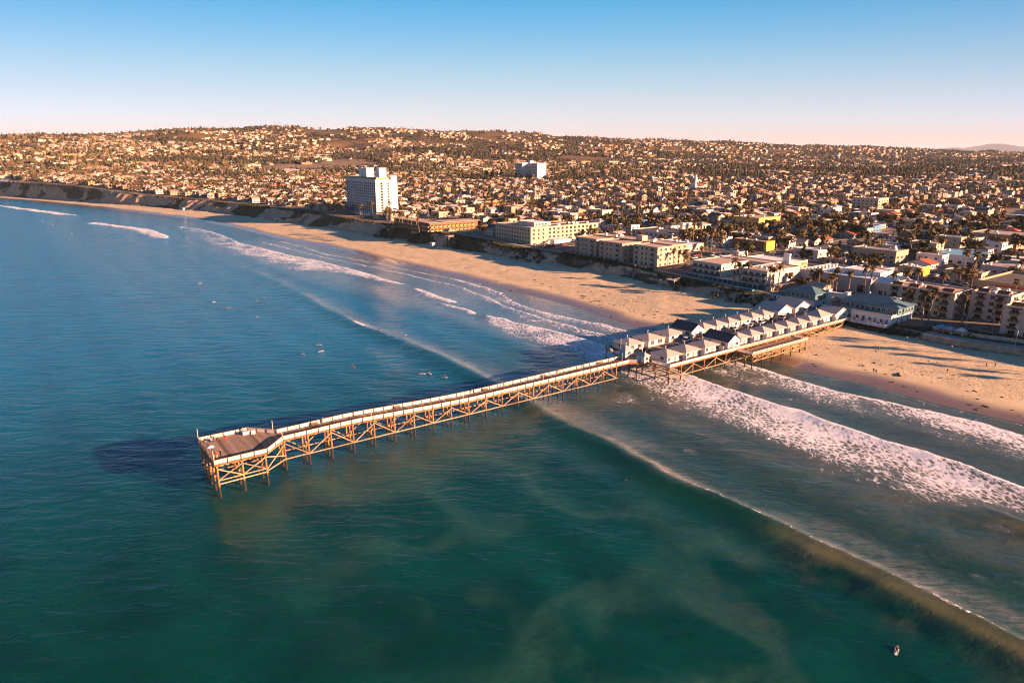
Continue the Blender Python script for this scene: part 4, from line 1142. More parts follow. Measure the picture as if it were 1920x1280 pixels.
AC = MB().box(-1, 1, -.8, .8, 0, 1.1).box(-.7, .7, -.5, .5, 1.1, 1.35)
AC_W = AC.mesh("rooftop_unit", [WHITE]); AC_G = AC.mesh("rooftop_unit", [GALV])
def rooftop(parent, X, z, n, seed=0):
    r_ = random.Random(seed)
    for i in range(n):
        o = put("rooftop_unit", r_.choice((AC_W, AC_G)), parent, (r_.uniform(X[0] + 2, X[1] - 2), r_.uniform(X[2] + 2, X[3] - 2), z + .05), 0)
        k = r_.uniform(.6, 1.3); o.scale = (k, k, r_.uniform(.6, 1.2))
def base(name, t, s, label, cat, group=None, dz=0.0):
    x, y, _ = W(t, s)
    r = empty(name, (x, y, gz(x, y) - 0.15 + dz), ANG, label, cat, group)
    return r, (t, s)

def tower():
    r, C = base("high_rise_tower", 201, 491, "tall white slab tower with window grid and rooftop boxes above the bluff", "tower")
    FOOT.append((196, 224, 484, 570))
    H = 35.5
    TW = paint('tower_concrete', (.47, .46, .45), .8, .06)
    X = block(r, 201, 218, 491, 565, 0, H, TW, GRAVEL, C, parapet=1.0)
    block(r, 202.5, 216.5, 492.5, 563.5, H + .05, H + 3.0, BEIGE, GRAVEL, C, "crown_storey", .3, "upper_roof")
    windows(r, X, 'W', [3.2 + 4.85 * i for i in range(15)], [1.5 + 2.72 * k for k in range(12)], 3.5, 1.9, TW, GLASS, 0)
    rib = MB().box(-.55, 0, -.25, .25, 0, H + .9).mesh("facade_rib", [TW])
    for i in (0, 5, 10, 15): put("facade_rib", rib, r, (0, .8 + 4.85 * i if i else .3, 0))
    windows(r, X, 'S', [6.2], [1.8 + 2.72 * k for k in range(12)], 2.4, 1.8, WHITE, GLASS, 0)
    windows(r, X, 'S', [13.6], [2.0 + 2.72 * k for k in range(12)], 1.7, 1.4, WHITE, GLASS, 0)
    MB().box(17.6, 24.5, 1.0, 9.0, 0, H + 4.5).build("stair_shaft", WHITE, r)
    MB().box(17.02, 17.6, 2, 8, 0, H).build("shaft_gap", DARKM, r)
    for i, (a, b, c, d) in enumerate(((3, 10, 38, 46), (3, 11, 27, 36), (5, 13, 1.5, 10))):
        MB().box(a, b, c, d, H + 3.06, H + 12.0).box(a - .2, b + .2, c - .2, d + .2, H + 12.0, H + 12.4).build("machine_room", WHITE, r)
    mast = MB().tube([(0, 0, 0), (0, 0, 7)], .12, 5).build("antenna_mast", GALV, r, loc=(8, 14, H + 3))
    # low terrace in front
    MB().box(-7, 0, 6, 40, -.5, 2.4).build("podium", OFFWHITE, r)
tower()
def far_tower():
    r, C = base("apartment_tower", 738, 913, "distant cream high rise of two joined slabs standing among low houses", "tower")
    FOOT.append((725, 790, 895, 990))
    for (a, b, c, d) in ((738, 760, 910, 930), (752, 770, 930.2, 958), (738, 772, 958.2, 982)):
        X = block(r, a, b, c, d, 0, 32 if a == 738 else 31, WHITE, GRAVEL, C, parapet=.8)
        for k in range(10):
            MB().box(X[0] - .5, X[0], X[2] + .8, X[3] - .8, 1.6 + 2.9 * k, 2.5 + 2.9 * k).build("balcony_band", OFFWHITE, r)
            on_face('W', "window", window_mesh((X[3] - X[2]) * .8, 1.0, OFFWHITE, GLASS, 6), r, *X, (X[2] + X[3]) / 2, 2.6 + 2.9 * k)
        windows(r, X, 'S', [(X[0] + X[1]) / 2], [2.6 + 2.9 * k for k in range(9)], 1.8, 1.4, OFFWHITE, GLASS, 0)
    MB().box(16, 24, 40, 48, 31, 37).build("machine_room", WHITE, r)
far_tower()
def cream_hotel():
    r, C = base("hotel_building", 208, 244, "four storey cream hotel with rows of arched dark windows behind the lawn", "hotel")
    FOOT.append((205, 282, 240, 292))
    X = block(r, 208, 225, 244, 289, 0, 12.6, CREAM, TANROOF, C)
    windows(r, X, 'W', [3 + 3.3 * i for i in range(13)], [1.0, 4.0, 7.0, 9.9], 1.7, 1.8, OFFWHITE, GLASS, 1)
    windows(r, X, 'S', [3, 7.5, 12], [4.0, 7.0, 9.9], 1.5, 1.6, OFFWHITE, GLASS, 1)
    X = block(r, 225.1, 278, 246, 261, 0, 12.2, CREAM, BROWNTILE, C)
    windows(r, X, 'S', [20 + 4.2 * i for i in range(12)], [3.9, 6.9, 9.7], 2.0, 1.7, OFFWHITE, GLASS, 1)
    X = block(r, 216, 232, 250, 270, 12.7, 15.4, OFFWHITE, WROOF, C, "penthouse")
    windows(r, X, 'S', [10, 13, 16, 19], [13.5], 1.8, 1.3, WHITE, GLASS, 1)
    MB().box(17.3, 34, -7, 1.95, 0, 3.4).build("entrance_canopy", WHITE, r)
    X = block(r, 262, 277, 262, 290, 0, 10.5, OCHRE, TANROOF, C, "rear_wing")
    windows(r, X, 'S', [56, 60, 64, 67], [4, 7], 1.5, 1.4, OFFWHITE, GLASS)
    rooftop(r, (20, 66, 3, 15), 12.3, 7, 3)
    # stair up to the terrace
    mb = MB()
    for i in range(10): mb.box(9 + i * .6, 9.6 + i * .6, -4.5, -2.8, 0, .35 + .32 * i)
    mb.build("stair", OFFWHITE, r)
cream_hotel()
def apartments():
    r, C = base("apartment_building", 206, 122, "four storey beige apartment block with three stepped wings facing the sea", "apartments")
    FOOT.append((203, 244, 118, 200))
    Hh = 12.4
    back = block(r, 226, 241, 124, 196, 0, Hh + .2, BEIGE, TANROOF, C)
    for j, (a, s0, s1) in enumerate(((209, 174, 195), (207, 148, 169), (211, 122, 142))):
        X = block(r, a, 225.9, s0, s1, 0, Hh, CREAM if j == 2 else BEIGE, TANROOF, C)
        m = (X[2] + X[3]) / 2
        zs = [0.4 + 3.05 * k for k in range(4)]
        balconies(r, X, 'W', [X[2] + 4.2], zs, 3.6, 1.5, BEIGE, GREY)
        balconies(r, X, 'W', [X[3] - 2.6], zs, 3.0, 1.2, BEIGE, GREY)
        windows(r, X, 'W', [X[3] - 7.5, X[3] - 11.0], [1.2 + 3.05 * k for k in range(4)], 1.3, 1.5, OFFWHITE, GLASS, 0)
        windows(r, X, 'S', [X[0] + 3, X[0] + 7.4, X[0] + 11.6], [1.3 + 3.05 * k for k in range(4)], 1.5, 1.4, OFFWHITE, GLASS, 1)
    X = back
    windows(r, X, 'S', [X[0] + 2.5, X[0] + 7, X[0] + 12], [1.3 + 3.05 * k for k in range(4)], 1.7, 1.4, OFFWHITE, GLASS, 1)
    for u in (145 - 122, 171 - 122): balconies(r, X, 'W', [u], [0.4 + 3.05 * k for k in range(4)], 3.0, 1.2, BEIGE, GREY)
    MB().box(22, 27, 29, 34, Hh + .25, Hh + 3.6).build("stair_head", CREAM, r)
    rooftop(r, (22, 33, 6, 70), Hh + .3, 9, 5)
apartments()
def u_hotel():
    r, C = base("hotel_building", 211, 46, "white three storey U shaped hotel with blank sunlit end wall and sea green ground floor", "hotel")
    FOOT.append((203, 248, 42, 102))
    right = block(r, 211, 241, 46, 61.5, 2.9, 9.6, OFFWHITE, TANROOF, C, "right_wing")
    left = block(r, 211, 236, 75, 95, 2.9, 9.6, OFFWHITE, TANROOF, C, "left_wing")
    back = block(r, 236.1, 247, 61.6, 95, 2.9, 9.6, OFFWHITE, TANROOF, C, "rear_wing")
    MB().box(0, 36, .6, 48.5, 0, 2.85).build("ground_storey", TEAL, r)
    MB().box(-2.5, -0.02, 3, 49, 0, 2.7).build("glass_front", GLASSG, r)
    MB().box(-3.2, .4, 2.6, 49.4, 2.72, 2.88).build("canopy", OFFWHITE, r)
    for i in range(15):
        MB().box(-2.62, -2.5, 3.2 + 3.2 * i, 3.4 + 3.2 * i, 0, 2.7).build("mullion", WHITE, r)
    MB().box(-9, -6.2, 2, 50, 0.2, 1.1).build("terrace_wall", TEAL, r)
    for X in (right, left):
        n = int((X[3] - X[2]) / 3.7)
        us = [X[2] + (X[3] - X[2]) * (i + .5) / n for i in range(n)]
        balconies(r, X, 'W', us, [3.2, 6.4], 3.1, 1.3, OFFWHITE, GLASSG)
    windows(r, left, 'S', [12.5, 16.5, 20.5], [6.6], 2.6, 1.8, OFFWHITE, GLASS, 1)
    windows(r, left, 'S', [12.5, 16.5, 20.5], [3.6], 2.4, 1.8, OFFWHITE, GLASS, 1)
    windows(r, left, 'S', [2.0], [6.6], 1.0, 1.8, OFFWHITE, GLASS, 0)
    windows(r, right, 'S', [1.6], [7.2], .8, 1.5, OFFWHITE, GLASS, 0)
    windows(r, back, 'W', [19, 22.5, 26], [3.6, 6.6], 2.6, 1.8, OFFWHITE, GLASSG, 1)
    MB().box(-0.4, 24, -3.2, -.05, 0, 2.2).build("south_terrace", TANROOF, r)
    rooftop(r, (3, 27, 2, 13), 9.65, 4, 8)
    MB().box(-2.62, -2.5, 38, 42, 1.9, 2.6).build("sign_board", ORANGE, r)
u_hotel()
def white_hall():
    r, C = base("commercial_building", 243, -1, "broad white flat roofed hall with parapets beside the palm lined pier street", "shop building")
    FOOT.append((240, 280, -4, 52))
    X = block(r, 243, 276, 8, 48, 0, 7.6, GREY, WROOF, C, parapet=1.0)
    mb = MB()
    for i in range(8): mb.box(X[0] + 3 + i * 3.6, X[0] + 4.4 + i * 3.6, X[3] - 6, X[3] - 4.5, 7.7, 9.4)
    mb.build("skylight", WHITE, r)
    X2 = block(r, 246, 270, -1, 7.9, 0, 5.6, OFFWHITE, WROOF, C, "street_wing", parapet=1.2)
    block(r, 256, 270, 10, 30, 7.7, 9.8, WHITE, WROOF, C, "upper_roof_box", .4, "box_roof")
    put("peaked_roof", gable(9, 8, 2.2).mesh("peaked_roof", [WROOF]), r, (8, 4, 6.8))
    put("peaked_roof", gable(9, 8, 2.2).mesh("peaked_roof", [WROOF]), r, (18, 4, 6.8))
    windows(r, X, 'W', [14], [1.2], 3.0, 3.4, DARKM, GLASS, 0)
    windows(r, X2, 'W', [2, 5], [.6], 1.8, 2.2, WHITE, GLASS, 1)
    windows(r, X2, 'S', [6, 11, 16, 21], [.6], 2.6, 2.4, WHITE, GLASS, 2)
    rooftop(r, (5, 30, 12, 46), 7.7, 8, 12)
white_hall()
CONDO = paint('sand_stucco', (.54, .42, .33), .85, .06)
def condo(label, t0, t1, s0, s1, h, mode):
    r, C = base("condominium", t0, s0, label, "apartments", "beige condominiums right of the hotel")
    FOOT.append((t0 - 4, t1 + 3, s0 - 3, s1 + 3))
    X = block(r, t0, t1, s0, s1, 0, h, CONDO, TANROOF, C, parapet=.7)
    n = int((s1 - s0) / 7.2); fl = [.3 + 2.95 * k for k in range(4)]
    us = [X[2] + (X[3] - X[2]) * (i + .5) / n for i in range(n)]
    balconies(r, X, 'W', us, fl, 3.2, 1.5, BEIGE, BROWN)
    windows(r, X, 'W', [u + 3.0 for u in us[:-1]], [z + .8 for z in fl], 1.6, 1.5, OFFWHITE, GLASS, 1)
    nd = max(1, int((t1 - t0) / 6)); ud = [X[0] + (X[1] - X[0]) * (i + .5) / nd for i in range(nd)]
    windows(r, X, 'S', ud, [z + .7 for z in fl], 2.2, 1.6, OFFWHITE, GLASS, 1)
    balconies(r, X, 'S', [u + 2.6 for u in ud[:-1]], fl, 2.4, 1.2, BEIGE, BROWN)
    # red tiled mansard pieces along the seaward roof edge
    for i, u in enumerate(us):
        mb = MB().add([(-.8, -2.2, h - .4), (-.8, 2.2, h - .4), (3.0, 2.2, h + 1.9), (3.0, -2.2, h + 1.9), (3.0, -2.2, h), (3.0, 2.2, h)], [(0, 3, 2, 1), (3, 4, 5, 2), (0, 4, 3), (1, 2, 5), (0, 1, 5, 4)])
        mb.build("tile_mansard", REDTILE if mode != 2 else BROWNTILE, r, loc=(0, u, .05))
    rooftop(r, X, h, 6, int(s0) + 50)
    return r, X
condo("long beige condominium with four red tiled roof pieces behind three palms", 224, 242, -38, -9, 11.2, 1)
condo("recessed beige condominium with brown tiled roof between its two neighbours", 233, 250, -56, -41, 11.8, 2)
condo("beige condominium with corner balconies at the right edge above the lawn", 214, 232, -92, -60, 11.6, 1)
condo("beige condominium beyond the right edge facing the seawall", 214, 232, -132, -99, 11.6, 1)
condo("last beige condominium of the seawall row, farthest right", 214, 232, -172, -140, 11.6, 1)
def parking_house():
    r, C = base("parking_structure", 268, -66, "brown multi storey parking structure with open upper decks behind the condominiums", "parking structure")
    FOOT.append((264, 316, -78, -22))
    X = block(r, 268, 312, -76, -30, 0, 10.4, TAN, ASPHALT, C, parapet=1.1)
    for u in (X[2] + 10, X[2] + 24, X[2] + 38):
        for z in (1.0, 4.4, 7.6):
            on_face('W', "opening", window_mesh(8, 1.7, TAN, DARKM, 2), r, *X, u, z)
    for u in (8, 20, 32):
        for z in (4.4, 7.6): on_face('S', "opening", window_mesh(8, 1.7, TAN, DARKM, 2), r, *X, u, z)
    MB().box(X[0] - .2, X[0] - .02, X[3] - 22, X[3] - 8, 8.9, 10.2).build("fascia_panel", REDTILE, r)
parking_house()
def motel():
    r, C = base("motel_building", 178, 346, "low dark timber motel with overhanging tan roof behind tall palms on the bluff", "motel")
    FOOT.append((174, 232, 340, 420))
    for (a, b, c, d) in ((180, 192, 362, 412), (192.2, 228, 346, 361.5), (180, 192, 346, 361.8)):
        X = block(r, a, b, c, d, 0, 7.2, BROWN, TANROOF, C, parapet=.1)
        MB().box(X[0] - 1.6, X[1] + 1.6, X[2] - 1.6, X[3] + 1.6, 7.35, 7.75).build("roof_overhang", TANROOF, r)
        n = int((d - c) / 4)
        balconies(r, X, 'W', [X[2] + 4 * i + 2 for i in range(n)], [.4, 3.8], 3.0, 1.3, BROWN, OCHRE)
        n = int((b - a) / 4)
        balconies(r, X, 'S', [X[0] + 4 * i + 2 for i in range(n)], [.4, 3.8], 3.0, 1.3, OCHRE, OCHRE)
motel()
def church():
    r, C = base("church", 739, 527, "small white church with a slender square bell tower far inland", "church")
    FOOT.append((730, 770, 515, 550))
    MB().box(-2, 2, -2, 2, 0, 18).box(-2.3, 2.3, -2.3, 2.3, 18, 18.5).box(-1.4, 1.4, -1.4, 1.4, 18.5, 21.5).build("bell_tower", WHITE, r)
    put("spire", hip(3.2, 3.2, 2.6, .1).mesh("spire", [WHITE]), r, (0, 0, 21.5))
    X = (2.2, 24, 2, 14)
    gw = gable_walls(12, 22, 6, 3.4).mesh("nave_wall", [WHITE]); put("nave_wall", gw, r, (13.4, 8, 0), -math.pi / 2)
    put("nave_roof", gable(12, 22, 3.6, .4).mesh("nave_roof", [BROWNTILE]), r, (13.4, 8, 6), -math.pi / 2)
    windows(r, (2.4, 24.4, 2, 14), 'S', [5, 10, 15, 20], [1.8], 1.2, 2.8, WHITE, GLASS, 0)
church()
_sb = 0
def shop(name, t0, t1, s0, s1, h, wall, roof, label, cat="building", acs=3, win=True, extra=None, parapet=.7, floors=None):
    global _sb; _sb += 1
    r, C = base(name, t0, s0, label, cat)
    FOOT.append((t0 - 2, t1 + 2, s0 - 2, s1 + 2))
    X = block(r, t0, t1, s0, s1, 0, h, wall, roof, C, parapet=parapet)
    floors = floors or max(1, int(h / 3.2))
    if win:
        n = max(1, int((s1 - s0) / 4.5)); windows(r, X, 'W', [X[2] + (X[3] - X[2]) * (i + .5) / n for i in range(n)], [1 + 3.1 * k for k in range(floors)], 2.0, 1.5, OFFWHITE, GLASS, 1)
        n = max(1, int((t1 - t0) / 4.5)); windows(r, X, 'S', [X[0] + (X[1] - X[0]) * (i + .5) / n for i in range(n)], [1 + 3.1 * k for k in range(floors)], 2.0, 1.5, OFFWHITE, GLASS, 1)
    rooftop(r, X, h, acs, _sb)
    if extra: extra(r, X)
    return r, X
shop("shop_building", 318, 330, 122, 146, 6.2, BROWN, GRAVEL, "dark brown two storey shop row ending in a bright yellow wall", extra=lambda r, X: MB().box(X[0] + 1, X[1] - 1, X[2] - 2.4, X[2] - .05, 0, 6.8).build("yellow_wall", YELLOW, r))
shop("shop_building", 310, 322, 14, 26, 5.2, CREAM, WROOF, "small yellow fronted shop behind the white hall on the pier street", extra=lambda r, X: MB().box(X[0] + .5, X[1] - .5, X[2] - .5, X[2] - .05, 0, 5.4).build("front_panel", YELLOW, r))
shop("shop_building", 372, 402, 10, 36, 6.0, WHITE, SKYROOF, "white shop with a pale blue roof right of the open parking lot", parapet=.2)
shop("apartment_building", 640, 662, 204, 232, 14.0, CREAM, GRAVEL, "five storey cream apartment block with open balconies standing above mid town roofs", "apartments", floors=4)
shop("commercial_building", 300, 330, 188, 230, 6.4, OFFWHITE, SLATE, "white shop with orange awning and dark purple roof inland of the beige apartments", extra=lambda r, X: MB().box(X[0] + 1, X[1] - 1, X[2] - 1.8, X[2] - .05, 3.2, 3.6).build("awning", ORANGE, r))
shop("commercial_building", 262, 290, 150, 178, 5.0, OFFWHITE, WROOF, "flat white roofed garage behind the beige apartment block", acs=5)
shop("commercial_building", 262, 282, 66, 96, 5.4, CREAM, WROOF, "cream shop with orange sign behind the U shaped hotel", extra=lambda r, X: (MB().box(X[0] + 5, X[0] + 6.5, X[2] + 3, X[2] + 7, 5.4, 10.5).build("sign_tower", WHITE, r), MB().box(X[0] + 14, X[0] + 19, X[2] - .4, X[2] - .05, 3.4, 4.8).build("sign_board", ORANGE, r)))
shop("commercial_building", 338, 362, -30, -6, 7.4, GREY, GRAVEL, "grey two storey commercial block with a lit ochre end wall on the pier street", extra=lambda r, X: MB().box(X[0] + 1, X[1] - 1, X[2] - .6, X[2] - .05, 0, 6.6).build("end_wall", OCHRE, r))
shop("commercial_building", 336, 352, 40, 68, 8.4, BEIGE, GRAVEL, "plain beige block with small windows behind the parking lot", floors=2)
shop("commercial_building", 430, 470, -20, 6, 6.0, BEIGE, BROWNTILE, "beige shop with brown tiled roof far up the pier street")
shop("commercial_building", 400, 430, -64, -26, 8.0, WHITE, WROOF, "big white store with bright flat roof at the right edge")
shop("apartment_building", 470, 505, 20, 52, 9.0, TAN, GRAVEL, "long tan three storey block with tall windows right of mid town", "apartments", floors=2)
shop("apartment_building", 420, 452, 196, 222, 9.0, OCHRE, TANROOF, "ochre flat block with a sunlit end wall in mid town", "apartments")
shop("commercial_building", 470, 484, 122, 140, 5.2, BLUEP, GRAVEL, "blue painted shop row in mid town behind the parking lots")
shop("house", 560, 576, 208, 222, 9.0, WHITE, SLATE, "big white house with round attic window and dark blue roof in mid town", "house")
shop("apartment_building", 262, 276, 262, 290, 9.4, OCHRE, TANROOF, "orange ochre apartment wing behind the cream hotel", "apartments") if False else None

# ================================================================ streets, promenade, lawn, seawall
STREET_S = [4, 109, 215, 320, 425, 530, 635, 740, 845, 950]
STREET_T = [300, 410, 520, 630, 740, 850, 960, 1070, 1180, 1290]
def drape(name, fn, us, vs, mat, dz, kind='structure', label=None):
    U, V_ = np.meshgrid(us, vs, indexing='ij')
    t, s = fn(U, V_)
    x = OX + t * E1[0] + s * E2[0]; y = OY + t * E1[1] + s * E2[1]
    z = ground_z(x, y) + dz
    me = np_mesh(name, np.stack([x.ravel(), y.ravel(), z.ravel()], 1), grid_faces(len(us), len(vs)), [mat], smooth=False)
    me.flip_normals() if me.polygons[0].normal.z < 0 else None
    return tag(link_mesh(name, me), kind=kind)
def streets():
    for k, s in enumerate(STREET_S):
        t0 = 214 if k == 0 else top_t(s) + 14
        w = 7.0 if k == 0 else 5.2
        drape("street", lambda u, v: (u, s + v), np.arange(t0, min(1300, 700 + 60 * k + 500), 9.0), np.array([-w, 0, w]), ASPHALT, .16)
        drape("pavement", lambda u, v: (u, s + v), np.arange(t0, 700, 9.0), np.array([-w - 2.6, -w]), CONCRETE, .28)
        drape("pavement", lambda u, v: (u, s + v), np.arange(t0, 700, 9.0), np.array([w, w + 2.6]), CONCRETE, .28)
        drape("lane_marking", lambda u, v: (u, s + v), np.arange(t0 + 2, 600, 9.0), np.array([-.12, .12]), LINE, .20)
    for k, t in enumerate(STREET_T):
        w = 6.5 if k == 0 else 5.0
        for a, b in zip([-90] + STREET_S, STREET_S + [1080]):
            drape("street", lambda u, v: (t + v, u), np.linspace(a + 7.6, b - 7.6, 12), np.array([-w, 0, w]), ASPHALT, .16)
    # parking lots
    for (a, b, c, d) in ((340, 366, 76, 100), (252, 276, 116, 146), (222, 250, 224, 238)):
        drape("parking_lot", lambda u, v: (u, v), np.linspace(a, b, 8), np.linspace(c, d, 8), ASPHALT, .15)
        FOOT.append((a, b, c, d))
    # clifftop lawn and path north of the pier
    sv = np.concatenate([np.arange(40, 330, 3.0)])
    drape("promenade_path", lambda u, v: (top_t(u) + 6.2 + v, u), sv, np.array([0, 3.4]), CONCRETE, .14)
    drape("lawn", lambda u, v: (top_t(u) + .6 + v, u), sv, np.array([0, 2.7, 5.4]), GRASS, .12)
    drape("lawn", lambda u, v: (top_t(u) + 1.2 + v, u), np.arange(560, 760, 4.0), np.array([0, 4, 9.0]), GRASS, .12)
    # boardwalk and lawn behind the seawall, south of the pier
    sv = np.arange(-140, -30, 3.0)
    drape("promenade_path", lambda u, v: (top_t(u) + .9 + v, u), sv, np.array([0, 5.6]), CONCRETE, .12)
    drape("lawn", lambda u, v: (top_t(u) + 6.8 + v, u), np.arange(-140, -41, 3.0), np.array([0, 4.2]), GRASS, .12)
    drape("street", lambda u, v: (top_t(u) + v, u), np.arange(-40, -27, 3.0), np.array([3, 10, 22]), ASPHALT, .10)
    # seawall
    sv = np.arange(-150, -41, 2.0); mb = MB()
    pf = [(-.35, 3.0), (-.35, 6.7), (.0, 6.7), (.0, 6.1), (.9, 6.1), (.9, 3.0)]
    for s in sv:
        t = float(top_t(s)) - .6
        for dt, z in pf: mb.v.append(W(t + dt, s, z))
    n = len(pf)
    for i in range(len(sv) - 1):
        for j in range(n - 1):
            mb.f.append((i * n + j, i * n + j + 1, (i + 1) * n + j + 1, (i + 1) * n + j)); mb.m.append(0)
    SW = paint("seawall_concrete", (0.30, 0.255, 0.205), 0.92, 0.2, 0.5)
    o = mb.build("seawall", SW)
    tag(o, "long tan concrete seawall between the sand and the promenade right of the pier", "wall")
    # low wall and hedge in front of the condominiums
    mb = MB(); sv = np.arange(-98, -38, 2.0)
    for s in sv:
        t = float(top_t(s)) + 11.6
        for dt, z in ((0, 5.5), (0, 7.6), (.4, 7.6), (.4, 5.5)): mb.v.append(W(t + dt, s, z))
    for i in range(len(sv) - 1):
        for j in range(3): mb.f.append((i * 4 + j, i * 4 + j + 1, (i + 1) * 4 + j + 1, (i + 1) * 4 + j)); mb.m.append(0)
    tag(mb.build("garden_wall", PINK), "low pinkish garden wall between the promenade lawn and the condominiums", "wall")
streets()

# ================================================================ plants
def leaf_mat(name, a, b_):
    m, nt, b = newmat(name)
    oi = nt.nodes.new("ShaderNodeObjectInfo")
    n = noise(nt, pos(nt), 0.9, 4, 0.7)
    v = mth(nt, 'ADD', mth(nt, 'MULTIPLY', n, 0.6), mth(nt, 'MULTIPLY', oi.outputs['Random'], 0.4))
    L(nt, mixc(nt, ramp(nt, v, 0.25, 0.75), a, b_), b.inputs['Base Color'])
    b.inputs['Roughness'].default_value = 0.8; b.inputs['Specular IOR Level'].default_value = 0.15
    return m
LEAF = leaf_mat("tree_leaves", (0.056, 0.052, 0.022), (0.150, 0.112, 0.048))
LEAFD = leaf_mat("dark_leaves", (0.038, 0.042, 0.022), (0.092, 0.082, 0.042))
FROND = leaf_mat("palm_fronds", (0.070, 0.056, 0.022), (0.165, 0.112, 0.046))
BARK = paint("bark", (0.13, 0.085, 0.055), 0.9, 0.2, 2)
PBARK = paint("palm_bark", (0.21, 0.145, 0.10), 0.9, 0.2, 2)
def crown_mesh(name, seed, rx, rz, n=260, size=.75, mat=LEAF, shape='round'):
    r_ = random.Random(seed); mb = MB()
    cl = [(r_.gauss(0, .5) * rx, r_.gauss(0, .5) * rx, r_.uniform(-.55, .75) * rz, r_.uniform(.35, .6)) for _ in range(8)]
    if shape == 'cone': cl = [(r_.gauss(0, .16) * rx, r_.gauss(0, .16) * rx, -rz + 2 * rz * i / 8, .62 * (1 - i / 9.5)) for i in range(8)]
    for i in range(n):
        cx, cy, cz, cr = cl[i % len(cl)]
        u = Vector((r_.gauss(0, 1), r_.gauss(0, 1), r_.gauss(0, 1))).normalized() * (r_.uniform(.5, 1.0) ** .5)
        p = Vector((cx + u.x * cr * rx, cy + u.y * cr * rx, cz + u.z * cr * rz * .9))
        nn = (u + Vector((r_.gauss(0, .5), r_.gauss(0, .5), r_.gauss(.3, .5)))).normalized()
        a = nn.orthogonal().normalized(); b_ = nn.cross(a); k = size * r_.uniform(.6, 1.3)
        mb.add([p + a * k, p + b_ * k * .8, p - a * k * .9, p - b_ * k * .7], [(0, 1, 2, 3)])
    return mb.mesh(name, [mat])
CROWNS = [crown_mesh("crown", 1, 3.4, 2.6), crown_mesh("crown", 2, 2.8, 2.9), crown_mesh("crown", 3, 4.2, 2.5, 320), crown_mesh("crown", 4, 2.4, 3.2, 240, .7, LEAFD), crown_mesh("crown", 5, 3.3, 3.0, 300, .75, LEAFD), crown_mesh("crown", 6, 1.7, 4.6, 240, .7, LEAFD, 'cone')]
CZ = [4.6, 5.0, 4.4, 5.2, 4.8, 5.4]
def trunk_mesh(seed, h):
    r_ = random.Random(seed); mb = MB()
    mb.tube([(0, 0, -.4), (r_.uniform(-.2, .2), r_.uniform(-.2, .2), h * .5), (0, 0, h)], [.32, .24, .14], 6)
    for i in range(4):
        a = i * 1.57 + r_.random(); mb.tube([(0, 0, h * .6), (math.cos(a) * 1.2, math.sin(a) * 1.2, h * .95), (math.cos(a) * 1.9, math.sin(a) * 1.9, h * 1.2)], [.14, .09, .04], 4)
    return mb.mesh("trunk", [BARK], True)
TRUNKS = [trunk_mesh(i, CZ[i]) for i in range(6)]
def palm_crown(seed, n=26, L_=2.5, skirt=True):
    r_ = random.Random(seed); mb = MB()
    for i in range(n):
        az = r_.uniform(0, 6.283); el = r_.uniform(-.75, 1.15); l = L_ * r_.uniform(.75, 1.1)
        d = Vector((math.cos(az) * math.cos(el), math.sin(az) * math.cos(el), math.sin(el)))
        side = Vector((-math.sin(az), math.cos(az), 0)); pts = []
        for k in range(4):
            q = k / 3; p = d * l * q + Vector((0, 0, -1.1 * q * q * l * .45)); w = (.16, .55, .62, .08)[k] * L_ / 2.5
            up = Vector((0, 0, .14 * (1 if k in (1, 2) else 0)))
            pts += [p - side * w - up, p + up * .5, p + side * w - up]
        mb.add(pts, [f for k in range(3) for f in ((3 * k, 3 * k + 1, 3 * k + 4, 3 * k + 3), (3 * k + 1, 3 * k + 2, 3 * k + 5, 3 * k + 4))], 0)
    if skirt:
        for i in range(14):
            az = i * .45 + r_.random() * .3; rr = r_.uniform(.35, .6)
            mb.add([(math.cos(az) * .15, math.sin(az) * .15, -.1), (math.cos(az + .4) * rr, math.sin(az + .4) * rr, -1.3), (math.cos(az) * rr * .7, math.sin(az) * rr * .7, -2.1 * r_.uniform(.7, 1.2)), (math.cos(az - .4) * rr, math.sin(az - .4) * rr, -1.3)], [(0, 1, 2, 3)], 1)
    return mb.mesh("crown", [FROND, PBARK])
PCROWN = [palm_crown(1), palm_crown(2, 30, 2.2), palm_crown(3, 22, 2.9, False), palm_crown(4, 28, 2.4)]
def palm_trunk(seed, bend):
    r_ = random.Random(seed); a = r_.uniform(0, 6.28)
    pts = [(math.cos(a) * bend * (k / 5) ** 2, math.sin(a) * bend * (k / 5) ** 2, -.04 + k / 5 * 1.04) for k in range(6)]
    return MB().tube(pts, [.36, .27, .24, .22, .21, .20], 7).mesh("trunk", [PBARK], True), (pts[-1][0], pts[-1][1])
PTRUNK = [palm_trunk(1, 0), palm_trunk(2, .5), palm_trunk(3, .9), palm_trunk(4, .25)]
PALM_N = 0
def palm(t, s, h, label, group, k=None, sc=1.0, zz=None):
    global PALM_N
    k = PALM_N % 4 if k is None else k; PALM_N += 1
    x, y, _ = W(t, s)
    z = (gz(x, y) if zz is None else zz)
    r = empty("palm_tree", (x, y, z), random.uniform(0, 6.28), label, "palm tree", group)
    me, top = PTRUNK[(k + PALM_N // 4) % 4]
    put("trunk", me, r, (0, 0, 0), 0, (1, 1, h))
    put("crown", PCROWN[k % 4], r, (top[0], top[1], h), 0, (sc, sc, sc))
    return r
TREE_N = 0
def tree(t, s, sc, label, group, k=None):
    global TREE_N
    k = TREE_N % 6 if k is None else k; TREE_N += 1
    x, y, _ = W(t, s)
    r = empty("tree", (x, y, gz(x, y)), random.uniform(0, 6.28), label, "tree", group)
    r.scale = (sc, sc, sc * random.uniform(.85, 1.15))
    put("trunk", TRUNKS[k], r); put("crown", CROWNS[k], r, (0, 0, CZ[k] + .6))
    return r

